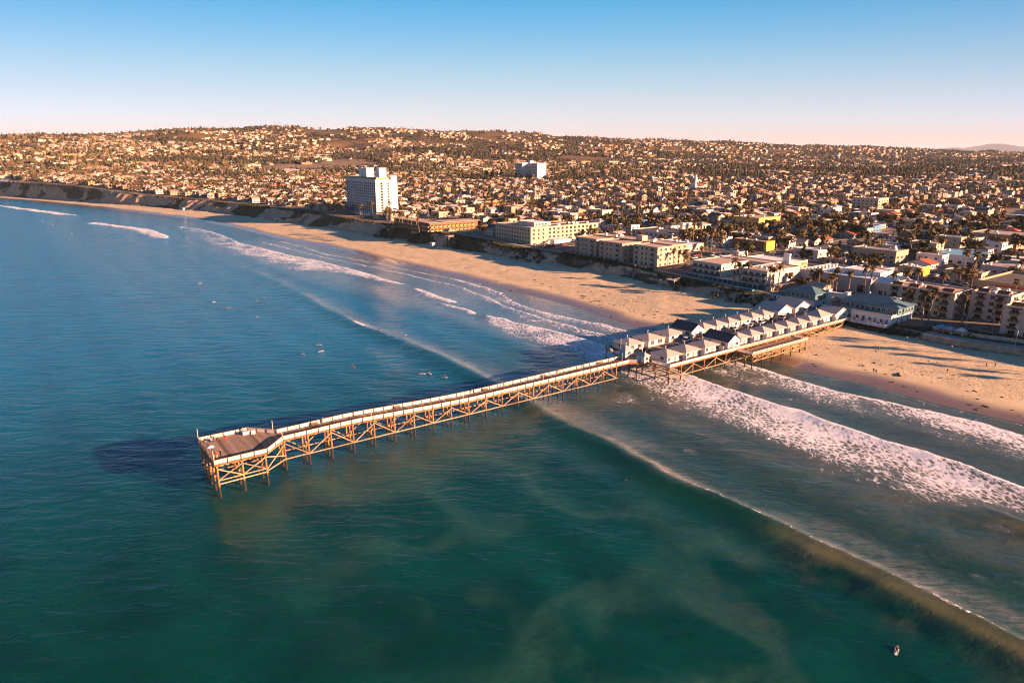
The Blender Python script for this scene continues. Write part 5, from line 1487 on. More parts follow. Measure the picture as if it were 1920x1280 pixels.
# ================================================================ words for labels
MARKS = [("white tower", 205, 528), ("distant high-rise", 745, 940), ("timber motel", 195, 380), ("cream hotel", 235, 262), ("beige apartments", 225, 160), ("U-shaped hotel", 228, 70), ("white hall", 258, 25), ("condominium", 233, -24), ("parking structure", 290, -52), ("church tower", 740, 528), ("cream flats", 650, 218), ("blue-roofed shop", 387, 23), ("yellow shop", 322, 140), ("attic house", 568, 215), ("awning shop", 315, 208), ("ochre block", 435, 208), ("blue row", 485, 135), ("tan block", 488, 36), ("white store", 415, -45)]
def rel_to(t, s, marks=MARKS, skip=0):
    x, y, _ = W(t, s)
    best = sorted(marks, key=lambda m: (m[1] - t) ** 2 + (m[2] - s) ** 2)[skip]
    mx, my, _ = W(best[1], best[2])
    d = math.hypot(x - mx, y - my); lat = (x / y - mx / my) * my; dep = y - my
    if abs(dep) > 1.6 * abs(lat): w = "behind" if dep > 0 else "before"
    elif abs(lat) > 2.2 * abs(dep): w = "left of" if lat < 0 else "right of"
    else: w = ("behind-" if dep > 0 else "ahead-") + ("left of" if lat < 0 else "right of")
    k = "just " if d < 38 else ("" if d < 95 else "well ")
    return f"{k}{w} the {best[0]}"
ORD = ["leftmost", "second from left", "third from left", "fourth from left", "fifth from left", "sixth from left", "seventh from left", "eighth from left", "ninth from left", "tenth from left"]
def resolve_labels():
    from collections import defaultdict
    g = defaultdict(list)
    for o, lab in PENDING: g[lab].append(o)
    for lab, os_ in g.items():
        if len(os_) == 1: os_[0]['label'] = lab; continue
        os_.sort(key=lambda o: o.location.x / max(o.location.y, 1))
        n = len(os_)
        for i, o in enumerate(os_):
            if n == 2: q = ("left", "right")[i] + " of the two"
            elif i == n - 1: q = "rightmost"
            elif i < 10: q = ORD[i]
            else: q = ORD[min(9, n - 1 - i)].replace("left", "right") if n - 1 - i < 10 else "in the middle"
            o['label'] = f"{lab}, {q}"

# ================================================================ houses
WALLS = [(WHITE, "white", .20), (OFFWHITE, "off-white", .18), (CREAM, "cream", .20), (BEIGE, "beige", .17), (GREY, "grey", .08), (PINK, "pink", .05), (TAN, "tan", .05), (BLUEP, "blue", .02), (OCHRE, "ochre", .03)]
ROOFS = [(SHINGLE, "grey", .34), (SLATE, "dark", .22), (REDTILE, "red-tiled", .16), (BROWNTILE, "brown-tiled", .14), (TANROOF, "tan", .14)]
FLATS = [(WROOF, "white", .42), (GRAVEL, "grey", .33), (TANROOF, "tan", .25)]
def pick(lst, r_):
    u = r_.random() * sum(q[2] for q in lst)
    for q in lst:
        u -= q[2]
        if u <= 0: return q
    return lst[0]
def taken(t, s, m=0.0):
    return any(a - m < t < b + m and c - m < s < d + m for a, b, c, d in FOOT)
def on_street(t, s, m=10.0):
    if s < STREET_S[-1] + 40 and t < 1300 and any(abs(s - k) < m for k in STREET_S): return True
    return t < 1300 and s < 1100 and any(abs(t - k) < m for k in STREET_T) 
PROTO = [('flat', 11, 13, 3.5), ('flat', 10, 15, 6.6), ('gx', 10, 14, 3.2), ('gy', 9, 13, 3.4), ('gy', 9, 12, 6.2), ('hip', 11, 13, 3.3), ('gx', 9, 12, 6.0), ('hip', 10, 12, 6.1), ('flat', 13, 18, 6.8), ('flat', 12, 17, 9.4)]
_hm = {}
def house_parts(k):
    if k in _hm: return _hm[k]
    kind, w, d, h = PROTO[k]; rh = 2.1
    if kind == 'flat':
        wl = MB().box(-w / 2, w / 2, -d / 2, d / 2, 0, h).mesh("wall", [WHITE])
        e = .2; mb = MB().box(-w / 2 + e, w / 2 - e, -d / 2 + e, d / 2 - e, 0, .05, 0)
        for q in ((-w / 2 - .03, w / 2 + .03, -d / 2 - .03, -d / 2 + e), (-w / 2 - .03, w / 2 + .03, d / 2 - e, d / 2 + .03), (-w / 2 - .03, -w / 2 + e, -d / 2 + e, d / 2 - e), (w / 2 - e, w / 2 + .03, -d / 2 + e, d / 2 - e)): mb.box(*q, 0, .5, 1)
        rf = mb.mesh("roof", [WROOF, WHITE])
    elif kind == 'hip':
        wl = MB().box(-w / 2, w / 2, -d / 2, d / 2, 0, h).mesh("wall", [WHITE]); rf = hip(w, d, rh, .5).mesh("roof", [SHINGLE])
    else:
        al = kind[1]; wl = gable_walls(w, d, h, rh - .1, al).mesh("wall", [WHITE]); rf = gable(w, d, rh, .5, .18, al).mesh("roof", [SHINGLE])
    _hm[k] = (wl, rf); return _hm[k]
CHIM = MB().box(-.4, .4, -.35, .35, 0, 2.2).box(-.48, .48, -.43, .43, 2.2, 2.4).mesh("chimney", [BROWNTILE])
def house(t, s, k, wl, rf, rot, detail, rr):
    kind, w, d, h = PROTO[k]
    x, y, _ = W(t, s)
    storeys = {3: "", 6: "two-storey ", 9: "three-storey "}[int(h // 3) * 3]
    shape = {'flat': "flat-roofed", 'hip': "hip roofed", 'gx': "gabled", 'gy': "gabled"}[kind]
    cat = "house" if h < 9 else "apartments"
    r = empty("house", (x, y, gz(x, y) - .2), ANG + rot, None, cat, "houses of the beach town")
    PENDING.append((r, f"{storeys}{wl[1]} {shape} house, {rf[1]} roof, {rel_to(t, s)}"))
    a, b = house_parts(k)
    o = put("wall", a, r); override(o, wl[0])
    o2 = put("roof", b, r, (0, 0, h)); override(o2, rf[0])
    if kind == 'flat': override(o2, wl[0], 1)
    X = (-w / 2, w / 2, -d / 2, d / 2)
    fl = max(1, int(h / 3))
    if detail:
        for f in range(fl):
            for u in ((-d * .28, d * .1, d * .34) if detail > 1 else (-d * .25, d * .25)): on_face('W', "window", window_mesh(1.7, 1.3, WHITE, GLASS, 1), r, *X, u, 1.0 + 2.9 * f)
            for u in ((-w * .27, w * .25) if detail > 1 else (w * .1,)): on_face('S', "window", window_mesh(1.7, 1.3, WHITE, GLASS, 1), r, *X, u, 1.0 + 2.9 * f)
        if detail > 1:
            on_face('S', "door", door_mesh(1.1, 2.1, WHITE, rr.choice((DOORM, TEAL, BROWN))), r, *X, 0, .15)
            if kind == 'flat': put("rooftop_unit", rr.choice((AC_W, AC_G)), r, (rr.uniform(-w * .3, w * .3), rr.uniform(-d * .3, d * .3), h + .05), 0, (.6, .6, .7))
            elif rr.random() < .6: put("chimney", CHIM, o2, (w * .2, d * .22, .3))
cells = []
def visible(x, y, z=12.0):
    if y < 150: return False
    d = y * math.cos(PITCH) - (z - CAM_H) * math.sin(PITCH)
    return abs(x / d) < .80
rr = random.Random(11)
tt = 214.0
ti = 0
while tt < 1290:
    st = 14.5 + (tt > 700) * 3
    ss = -120.0
    while ss < 1500:
        sst = 18.5 + (tt > 700) * 3
        t, s = tt + rr.uniform(-1.5, 1.5), ss + rr.uniform(-1.5, 1.5)
        ss += sst
        x, y, _ = W(t, s)
        if y > 1350 or not visible(x, y): continue
        if t < float(top_t(s)) + (22 if s < 800 else 12): continue
        cells.append((y, t, s))
    tt += st
# the left, where the coast swings out: cells seaward of t = 214
ss = 300.0
while ss < 1560:
    t0 = float(top_t(ss)) + 24; n = 0
    while t0 + n * 15 < 213:
        t, s = t0 + n * 15, ss + rr.uniform(-2, 2); n += 1
        x, y, _ = W(t, s)
        if visible(x, y): cells.append((y, t, s))
    ss += 19
cells.sort()
H_IND, H_REST, T_PTS, P_PTS = [], [], [], []
for (y, t, s) in cells:
    if taken(t, s, 6.8): continue
    if on_street(t, s, 10.5):
        if rr.random() < .45 and not on_street(t, s, 8.0): (P_PTS if rr.random() < .5 else T_PTS).append((y, t, s))
        continue
    u = rr.random()
    open_ = fbm(t / 90.0, s / 90.0, 101, 2)
    if u < .82:
        busy = -90 < s < 110 and t < 480
        k = rr.choice((0, 1, 8, 8, 9, 1, 0)) if busy and rr.random() < .7 else rr.choice((0, 1, 2, 2, 3, 3, 4, 5, 5, 6, 7, 1, 8))
        wl = pick(WALLS, rr); rf = pick(FLATS if PROTO[k][0] == 'flat' else ROOFS, rr)
        H = (y, t, s, k, wl, rf, rr.uniform(-.05, .05))
        (H_IND if len(H_IND) < 290 else H_REST).append(H)
    nt = 2 + (rr.random() < .8)
    for _ in range(nt):
        if rr.random() < (.85 if u < .82 else 1.0):
            e = (y, t + rr.choice((-7.2, 7.2)) + rr.uniform(-1, 1), s + rr.uniform(-8, 8)) if u < .82 else (y, t + rr.uniform(-5, 5), s + rr.uniform(-7, 7))
            (P_PTS if rr.random() < .22 else T_PTS).append(e)
for i, (y, t, s, k, wl, rf, ro) in enumerate(H_IND):
    house(t, s, k, wl, rf, ro, 2 if i < 110 else 1, rr)

# ================================================================ trees and palms one by one
KIND = ["rounded green tree", "upright green tree", "broad spreading tree", "dark upright tree", "dark bushy tree", "dark pointed conifer"]
T_PTS = [q for q in T_PTS if not taken(q[1], q[2], 2.0)]
T_PTS.sort(); P_PTS = [q for q in P_PTS if not taken(q[1], q[2], 1.0)]; P_PTS.sort()
for i, (y, t, s) in enumerate(T_PTS[:290]):
    k = rr.choice((0, 1, 2, 3, 4, 0, 2, 5))
    sc = rr.uniform(.75, 1.45)
    o = tree(t, s, sc, None, "trees among the houses", k)
    PENDING.append((o, f"{'tall ' if sc > 1.2 else ''}{KIND[k]} {rel_to(t, s)}"))
# palms the photograph shows clearly: (t, s, height, words)
near_palms = [
    (206, -33.5, 14, "tall slender palm at the corner of the right hotel wing"), (214, -33, 11.5, "bushy palm in front of the condominium beside the hotel roof"), (219, -31, 13, "leaning palm before the condominium, behind the hotel corner"),
    (214, -46, 13.5, "thick crowned palm standing alone before the condominium balconies"), (221, -20, 10, "shaded palm close against the left end of the condominium"), (220, -26, 9, "short palm against the condominium wall"),
    (228, 3.5, 17, "tallest palm on the pier street beside the white hall"), (238, 6, 15, "palm on the pier street near the white hall corner"), (222, 8, 14, "palm rising behind the right hotel roof"), (218, 14, 12, "palm just behind the white archway"), (224, 18, 11, "low palm left behind the archway"), (231, 19, 13, "palm before the grey wall of the white hall"), (228, 27, 12, "slim palm before the dark doorway of the hall"),
    (236, -6, 14, "palm at the street side of the condominium roofs"), (246, -7, 15, "palm on the pier street between hall and condominium"), (256, -8.5, 14, "dense palm beside the yellow shop on the pier street"),
    (206, 39, 13, "leftmost of three tall palms before the blank white hotel wall"), (208, 42, 12.5, "middle of three tall palms before the blank white hotel wall"), (212, 40, 14, "rightmost of three tall palms before the blank white hotel wall"), (218, 37, 9, "leaning short palm right of the blank hotel wall"),
    (207, 55, 13, "palm before the right wing of the U shaped hotel"), (206, 59, 12.5, "second palm before the right wing of the U shaped hotel"), (207, 63, 14, "palm in the court mouth of the U shaped hotel"), (206, 96, 11, "palm at the left front corner of the U shaped hotel"),
    (214, 112, 12, "palm on the corner between apartments and U shaped hotel"), (220, 107, 11, "palm in the side street right of the apartments"), (226, 113, 10, "palm against the sunlit end of the apartments"), (240, 112, 11, "palm at the rear corner of the apartments"),
    (262, -30, 15, "tall palm before the brown parking structure"), (262, -48, 14, "dense palm before the parking structure deck"), (266, -16, 12, "palm left of the parking structure"), (300, -16, 13, "palm behind the parking structure"), (280, -18, 12, "palm in the dense clump behind the condominium roofs"), (286, -14, 11, "second palm in the clump behind the condominium roofs"), (292, -12, 12, "third palm in the clump behind the condominium roofs"), (276, -12, 10, "low golden palm in the clump behind the condominium roofs")]
for i, (a, b) in enumerate(((176, 352), (177, 358), (175.5, 364), (176.5, 372), (176, 381), (177, 389), (176.5, 397), (177, 404), (176, 410), (178, 416))):
    near_palms.append((a - 3, b, 11 + (i * 37 % 5), f"tall bare trunked palm in front of the dark motel, {ORD[9 - i] if i > 0 else 'rightmost'}"))
for i, (a, b, h) in enumerate(((192, 486, 13), (190, 478, 15), (187, 497, 12), (190, 508, 10), (186, 520, 8), (184, 527, 7.5), (185, 533, 8), (183, 539, 7), (184, 546, 8.5), (183, 553, 7))):
    near_palms.append((a, b, h, f"{'tall' if h > 9 else 'stubby'} palm at the foot of the white tower, {ORD[9 - i] if i > 0 else 'rightmost'}"))
for i, (a, b, h) in enumerate(((207, -84, 15), (209, -92, 17), (206, -99, 14), (208, -106, 18), (207, -115, 16), (209, -121, 15), (206, -130, 17), (208, -139, 16), (207, -150, 18))):
    near_palms.append((a, b, h, f"tall palm on the promenade beyond the right edge, {ORD[8 - i] if i else 'rightmost'}"))
for t, s, h, lab in near_palms: palm(t, s, h, lab, "palms near the seafront", sc=1.05)
for i, (y, t, s) in enumerate(P_PTS[:220]):
    h = rr.uniform(8, 16)
    o = palm(t, s, h, None, "palms among the houses", sc=rr.uniform(.95, 1.3))
    PENDING.append((o, f"{'tall' if h > 12.5 else 'short' if h < 10 else 'middling'} palm {rel_to(t, s)}"))

# ================================================================ cars
CARP = {n: paint("car_paint_" + n, c, .25, .03, 1, .6) for n, c in (("white", (.78, .78, .78)), ("silver", (.42, .43, .45)), ("black", (.015, .015, .018)), ("grey", (.13, .135, .14)), ("blue", (.04, .10, .26)), ("red", (.38, .03, .025)), ("tan", (.36, .29, .21)))}
TYRE = paint("tyre_rubber", (.02, .02, .02), .9, .1)
def car_meshes(kind):
    """side profile extruded across, then a glass house set on it"""
    if kind == 'sedan': prof = [(-2.2, .35), (2.2, .35), (2.25, .72), (1.3, .92), (-1.55, .95), (-2.22, .80)]; cab = [(1.25, .90), (.55, 1.42), (-.85, 1.44), (-1.6, .93)]
    elif kind == 'van': prof = [(-2.35, .38), (2.3, .38), (2.35, .9), (1.5, 1.08), (-2.3, 1.10), (-2.4, .8)]; cab = [(1.45, 1.05), (.75, 1.86), (-2.1, 1.9), (-2.28, 1.08)]
    else: prof = [(-2.6, .45), (2.6, .45), (2.65, .95), (1.6, 1.1), (-2.6, 1.12), (-2.65, .7)]; cab = [(1.3, 1.08), (.7, 1.75), (-.6, 1.78), (-.75, 1.1)]
    hw = .9
    def ext(p, w, w2, m=0, mb=None):
        mb = mb or MB(); n = len(p); b = []
        for sg in (-1, 1):
            for i, (x, z) in enumerate(p): b.append((x, sg * (w if z < .9 or w2 == w else w2), z))
        return mb.add(b, [tuple(range(n)), tuple(range(2 * n - 1, n - 1, -1))] + [(i, i + n, (i + 1) % n + n, (i + 1) % n) for i in range(n)], m)
    body = ext(prof, hw, hw).mesh("body", [CARP["white"]])
    n = len(cab); mb = MB()
    gl = ext(cab, hw - .06, hw - .2).mesh("window_glass", [GLASS])
    (x1, z1), (x0, z0) = cab[1], cab[2]
    roof = MB().box(x0 + .05, x1 - .02, -hw + .2, hw - .2, max(z0, z1) - .02, max(z0, z1) + .06).mesh("roof", [CARP["white"]])
    return body, gl, roof
WHEEL = MB().tube([(0, -.11, 0), (0, .11, 0)], .34, 10, 0).tube([(0, -.12, 0), (0, .12, 0)], .17, 8, 1).mesh("wheel", [TYRE, GALV])
CM = {k: car_meshes(k) for k in ('sedan', 'van', 'pickup')}
CAR_N = 0
def car(loc, rz, kind, colr, label, group, detail=True):
    global CAR_N; CAR_N += 1
    r = empty("parked_car", loc, rz, label, "car" if kind == 'sedan' else kind, group)
    b, g, rf = CM[kind]
    o = put("body", b, r); override(o, CARP[colr])
    put("window_glass", g, r); o = put("roof", rf, r); override(o, CARP[colr])
    if detail:
        xw = 1.4 if kind == 'sedan' else 1.55
        for sx in (-1, 1):
            for sy in (-1, 1): put("wheel", WHEEL, r, (sx * xw, sy * .82, .34))
    return r
def pcar(t, s, rot, kind, colr, label): car((*W(t, s)[:2], deck_z(t) + .03), ANG + rot, kind, colr, label, "cars on the pier lane")
pcar(102.0, 7.0, .25, 'van', 'white', "white van parked on the pier lane beside the third seaward cottage")
pcar(78.5, 6.6, .1, 'sedan', 'black', "black car parked below the middle seaward cottage")
pcar(104.8, 3.2, 1.4, 'sedan', 'grey', "dark car nose out behind the gabled south cottage")
pcar(92.5, 2.6, .1, 'sedan', 'blue', "blue car tucked behind the seaward south cottages")
for i, (t, kd, c, w) in enumerate(((113.5, 'van', 'white', "white van beside the gabled house heading the north row"), (121.5, 'sedan', 'grey', "grey sedan before the second cottage of the north row"), (130.5, 'van', 'silver', "silver van before the third cottage of the north row"), (143.0, 'sedan', 'white', "white sedan before the fourth cottage of the north row"), (150.2, 'van', 'white', "white van half way down the lane of the north row"), (157.0, 'pickup', 'black', "black pickup near the shore end of the north row"), (166.5, 'van', 'silver', "silver van before the tall gabled house of the north row"), (184.0, 'sedan', 'black', "black sedan before the last gabled house of the north row"))):
    pcar(t, 6.6, .12, kd, c, w)
CARW = ["white", "silver", "black", "grey", "white", "blue", "red", "silver", "tan"]
cars = []
for k, s in enumerate(STREET_S[:6]):
    for sd in (-1, 1):
        t = (218 if k == 0 else float(top_t(s)) + 20)
        while t < 560:
            t += 6.4
            if rr.random() < .42 and not any(abs(t - q) < 9 for q in STREET_T): cars.append((t, s + sd * (5.4 if k == 0 else 4.0), 0 if sd > 0 else math.pi))
for t in STREET_T[:3]:
    for sd in (-1, 1):
        s = -70.0
        while s < 340:
            s += 6.4
            if rr.random() < .35 and not any(abs(s - q) < 9 for q in STREET_S): cars.append((t + sd * 4.2, s, math.pi / 2))
for (a, b, c, d) in ((340, 366, 76, 100), (252, 276, 116, 146), (222, 250, 224, 238)):
    u = a + 3
    while u < b - 1:
        v = c + 2
        while v < d - 1:
            if rr.random() < .42: cars.append((u, v, rr.choice((0, math.pi))))
            v += 2.9
        u += 9.5
for i in range(10): cars.append((float(top_t(232)) + 13 + (i % 2) * 7, 226 + (i // 2) * 3.0, 0.1))
cars = [(W(t, s)[1], t, s, a) for t, s, a in cars if visible(*W(t, s)[:2])]
cars.sort()
for y, t, s, a in cars[:240]:
    kd = rr.choice(('sedan', 'sedan', 'van', 'pickup', 'sedan')); c = rr.choice(CARW)
    x, yy, _ = W(t, s)
    o = car((x, yy, gz(x, yy) + .18), ANG + a, kd, c, None, "cars parked in the town", y < 430)
    PENDING.append((o, f"{c} {'car' if kd == 'sedan' else kd} parked {rel_to(t, s)}"))

# ================================================================ the mass of the town beyond: houses, trees and palms too many to count
def tri_soup(name, V, F, C, mat, label=None, cat=None):
    me = np_mesh(name, V, F, [mat], dict(tint=np.asarray(C)), smooth=False)
    o = link_mesh(name, me); o['kind'] = 'stuff'
    if label: o['label'] = label
    return o
def tint_mat(name, rough=.85):
    m, nt, b = newmat(name)
    a = attr(nt, 'tint', 'Color')
    n = noise(nt, pos(nt), .7, 4, .65)
    dk = mixc(nt, 1.0, a, (.72, .70, .68), 'MULTIPLY')
    L(nt, mixc(nt, ramp(nt, n, .35, .65), dk, a), b.inputs['Base Color'])
    b.inputs['Roughness'].default_value = rough; b.inputs['Specular IOR Level'].default_value = .2
    return m
WC = [(.58, .535, .47), (.50, .425, .335), (.46, .35, .235), (.38, .285, .20), (.29, .255, .225), (.45, .29, .22), (.30, .21, .13), (.58, .54, .49), (.52, .42, .33), (.44, .28, .12)]
RC = [(.30, .25, .21), (.12, .105, .10), (.35, .115, .055), (.22, .115, .075), (.40, .31, .23), (.36, .32, .28), (.52, .49, .45), (.27, .205, .16)]
class Soup:
    def __init__(self): self.V = []; self.F = []; self.C = []
    def add(self, v, f, c):
        n = len(self.V); self.V += v; self.F += [(a + n, b + n, d + n) for a, b, d in f]; self.C += c
def soup_house(S, x, y, z, rot, w, d, h, kind, wc, rc, wins):
    ca, sa = math.cos(rot), math.sin(rot)
    def T(p): return (x + p[0] * ca - p[1] * sa, y + p[0] * sa + p[1] * ca, z + p[2])
    w2, d2 = w / 2, d / 2
    box = [(-w2, -d2, 0), (w2, -d2, 0), (w2, d2, 0), (-w2, d2, 0), (-w2, -d2, h), (w2, -d2, h), (w2, d2, h), (-w2, d2, h)]
    f = [(0, 1, 5), (0, 5, 4), (1, 2, 6), (1, 6, 5), (2, 3, 7), (2, 7, 6), (3, 0, 4), (3, 4, 7)]
    S.add([T(p) for p in box], f, [wc] * 8)
    o = .5
    if kind == 0:
        e = [(-w2, -d2, h - .02), (w2, -d2, h - .02), (w2, d2, h - .02), (-w2, d2, h - .02)]
        S.add([T(p) for p in e], [(0, 1, 2), (0, 2, 3)], [rc] * 4)
        u = [(w2 * .1, -.2 * d2, h - .1), (w2 * .5, -.2 * d2, h - .1), (w2 * .5, .2 * d2, h - .1), (w2 * .1, .2 * d2, h - .1)]
        u2 = [(a, b, c + 1.1) for a, b, c in u]
        S.add([T(p) for p in u + u2], [(0, 1, 5), (0, 5, 4), (3, 0, 4), (3, 4, 7), (4, 5, 6), (4, 6, 7), (1, 2, 6), (1, 6, 5)], [(.5, .5, .5)] * 8)
    elif kind == 1:
        r = 2.2; lo = -.35
        e = [(-w2 - o, -d2 - o, h + lo), (w2 + o, -d2 - o, h + lo), (w2 + o, d2 + o, h + lo), (-w2 - o, d2 + o, h + lo), (0, -d2 - o, h + r), (0, d2 + o, h + r)]
        S.add([T(p) for p in e], [(0, 4, 5), (0, 5, 3), (1, 2, 5), (1, 5, 4)], [rc] * 6)
        g = [(-w2, -d2, h), (w2, -d2, h), (0, -d2, h + r * .92), (-w2, d2, h), (w2, d2, h), (0, d2, h + r * .92)]
        S.add([T(p) for p in g], [(0, 1, 2), (4, 3, 5)], [wc] * 6)
    else:
        r = 2.2; k = max(0, d2 - w2)
        e = [(-w2 - o, -d2 - o, h - .1), (w2 + o, -d2 - o, h - .1), (w2 + o, d2 + o, h - .1), (-w2 - o, d2 + o, h - .1), (0, -k, h + r), (0, k, h + r)]
        S.add([T(p) for p in e], [(0, 1, 4), (1, 2, 5), (1, 5, 4), (2, 3, 5), (3, 0, 4), (3, 4, 5)], [rc] * 6)
    if wins:
        for fl in range(max(1, int(h / 3))):
            for (px, py, ax) in ((-w2 - .06, -d2 * .45, 1), (-w2 - .06, d2 * .4, 1), (-w2 * .4, -d2 - .06, 0), (w2 * .45, -d2 - .06, 0)):
                q = [(px - (0 if ax else 1.0), py - (1.0 if ax else 0), 1 + 2.9 * fl), (px + (0 if ax else 1.0), py + (1.0 if ax else 0), 1 + 2.9 * fl), (px + (0 if ax else 1.0), py + (1.0 if ax else 0), 2.3 + 2.9 * fl), (px - (0 if ax else 1.0), py - (1.0 if ax else 0), 2.3 + 2.9 * fl)]
                S.add([T(p) for p in q], [(0, 1, 2), (0, 2, 3)] if not ax else [(0, 2, 1), (0, 3, 2)], [(.02, .025, .03)] * 4)
_g = (1 + 5 ** .5) / 2
ICO_V = [Vector(p).normalized() for p in ((-1, _g, 0), (1, _g, 0), (-1, -_g, 0), (1, -_g, 0), (0, -1, _g), (0, 1, _g), (0, -1, -_g), (0, 1, -_g), (_g, 0, -1), (_g, 0, 1), (-_g, 0, -1), (-_g, 0, 1))]
ICO_F = [(0, 11, 5), (0, 5, 1), (0, 1, 7), (0, 7, 10), (0, 10, 11), (1, 5, 9), (5, 11, 4), (11, 10, 2), (10, 7, 6), (7, 1, 8), (3, 9, 4), (3, 4, 2), (3, 2, 6), (3, 6, 8), (3, 8, 9), (4, 9, 5), (2, 4, 11), (6, 2, 10), (8, 6, 7), (9, 8, 1)]
LC = [(.060, .056, .024), (.086, .074, .032), (.118, .092, .042), (.045, .048, .024), (.098, .080, .036), (.138, .098, .05)]
def soup_clump(S, x, y, z, rx, rz, c, rg):
    v = [(x + p.x * rx * rg.uniform(.65, 1.2), y + p.y * rx * rg.uniform(.65, 1.2), z + p.z * rz * rg.uniform(.7, 1.2)) for p in ICO_V]
    S.add(v, ICO_F, [tuple(k * rg.uniform(.7, 1.3) for k in c) for _ in v])
def soup_leafy(S, x, y, z, rx, rz, c, rg, n=34, size=1.0):
    lob = [(rg.gauss(0, .45) * rx, rg.gauss(0, .45) * rx, rg.uniform(-.4, .6) * rz) for _ in range(4)]
    for i in range(n):
        lx, ly, lz_ = lob[i % 4]
        u = Vector((rg.gauss(0, 1), rg.gauss(0, 1), rg.gauss(0, 1))).normalized()
        p = Vector((x + lx + u.x * rx * .5, y + ly + u.y * rx * .5, z + lz_ + u.z * rz * .5))
        nn = (u + Vector((0, 0, .4))).normalized(); a = nn.orthogonal().normalized(); b = nn.cross(a); k = size * rg.uniform(.6, 1.25)
        ang = rg.uniform(0, 6.28); a, b = a * math.cos(ang) + b * math.sin(ang), b * math.cos(ang) - a * math.sin(ang)
        q = [p + a * k, p + b * k * .8, p - a * k, p - b * k * .8]
        cc = tuple(m * rg.uniform(.75, 1.25) for m in c)
        S.add([tuple(w_) for w_ in q], [(0, 1, 2), (0, 2, 3)], [cc] * 4)
    S.add([(x - .2, y, z - rz - 3), (x + .2, y, z - rz - 3), (x + .1, y, z), (x - .1, y, z)], [(0, 1, 2), (0, 2, 3)], [(.10, .07, .05)] * 4)
def soup_palm(S, x, y, z, h, rg):
    c = (.19, .13, .09)
    S.add([(x - .25, y - .15, z), (x + .25, y - .15, z), (x, y + .3, z), (x - .2, y - .1, z + h), (x + .2, y - .1, z + h), (x, y + .2, z + h)], [(0, 1, 4), (0, 4, 3), (1, 2, 5), (1, 5, 4), (2, 0, 3), (2, 3, 5)], [c] * 6)
    for i in range(11):
        a = rg.uniform(0, 6.28); e = rg.uniform(-.7, 1.0); l = rg.uniform(1.7, 2.7)
        d = Vector((math.cos(a) * math.cos(e), math.sin(a) * math.cos(e), math.sin(e))); sd = Vector((-math.sin(a), math.cos(a), .2)) * .55
        p = Vector((x, y, z + h)); m = p + d * l * .6; t = p + d * l - Vector((0, 0, .7))
        cc = tuple(k * rg.uniform(.7, 1.3) for k in (.085, .070, .026))
        S.add([tuple(p), tuple(m - sd), tuple(t), tuple(m + sd)], [(0, 1, 2), (0, 2, 3)], [cc] * 4)
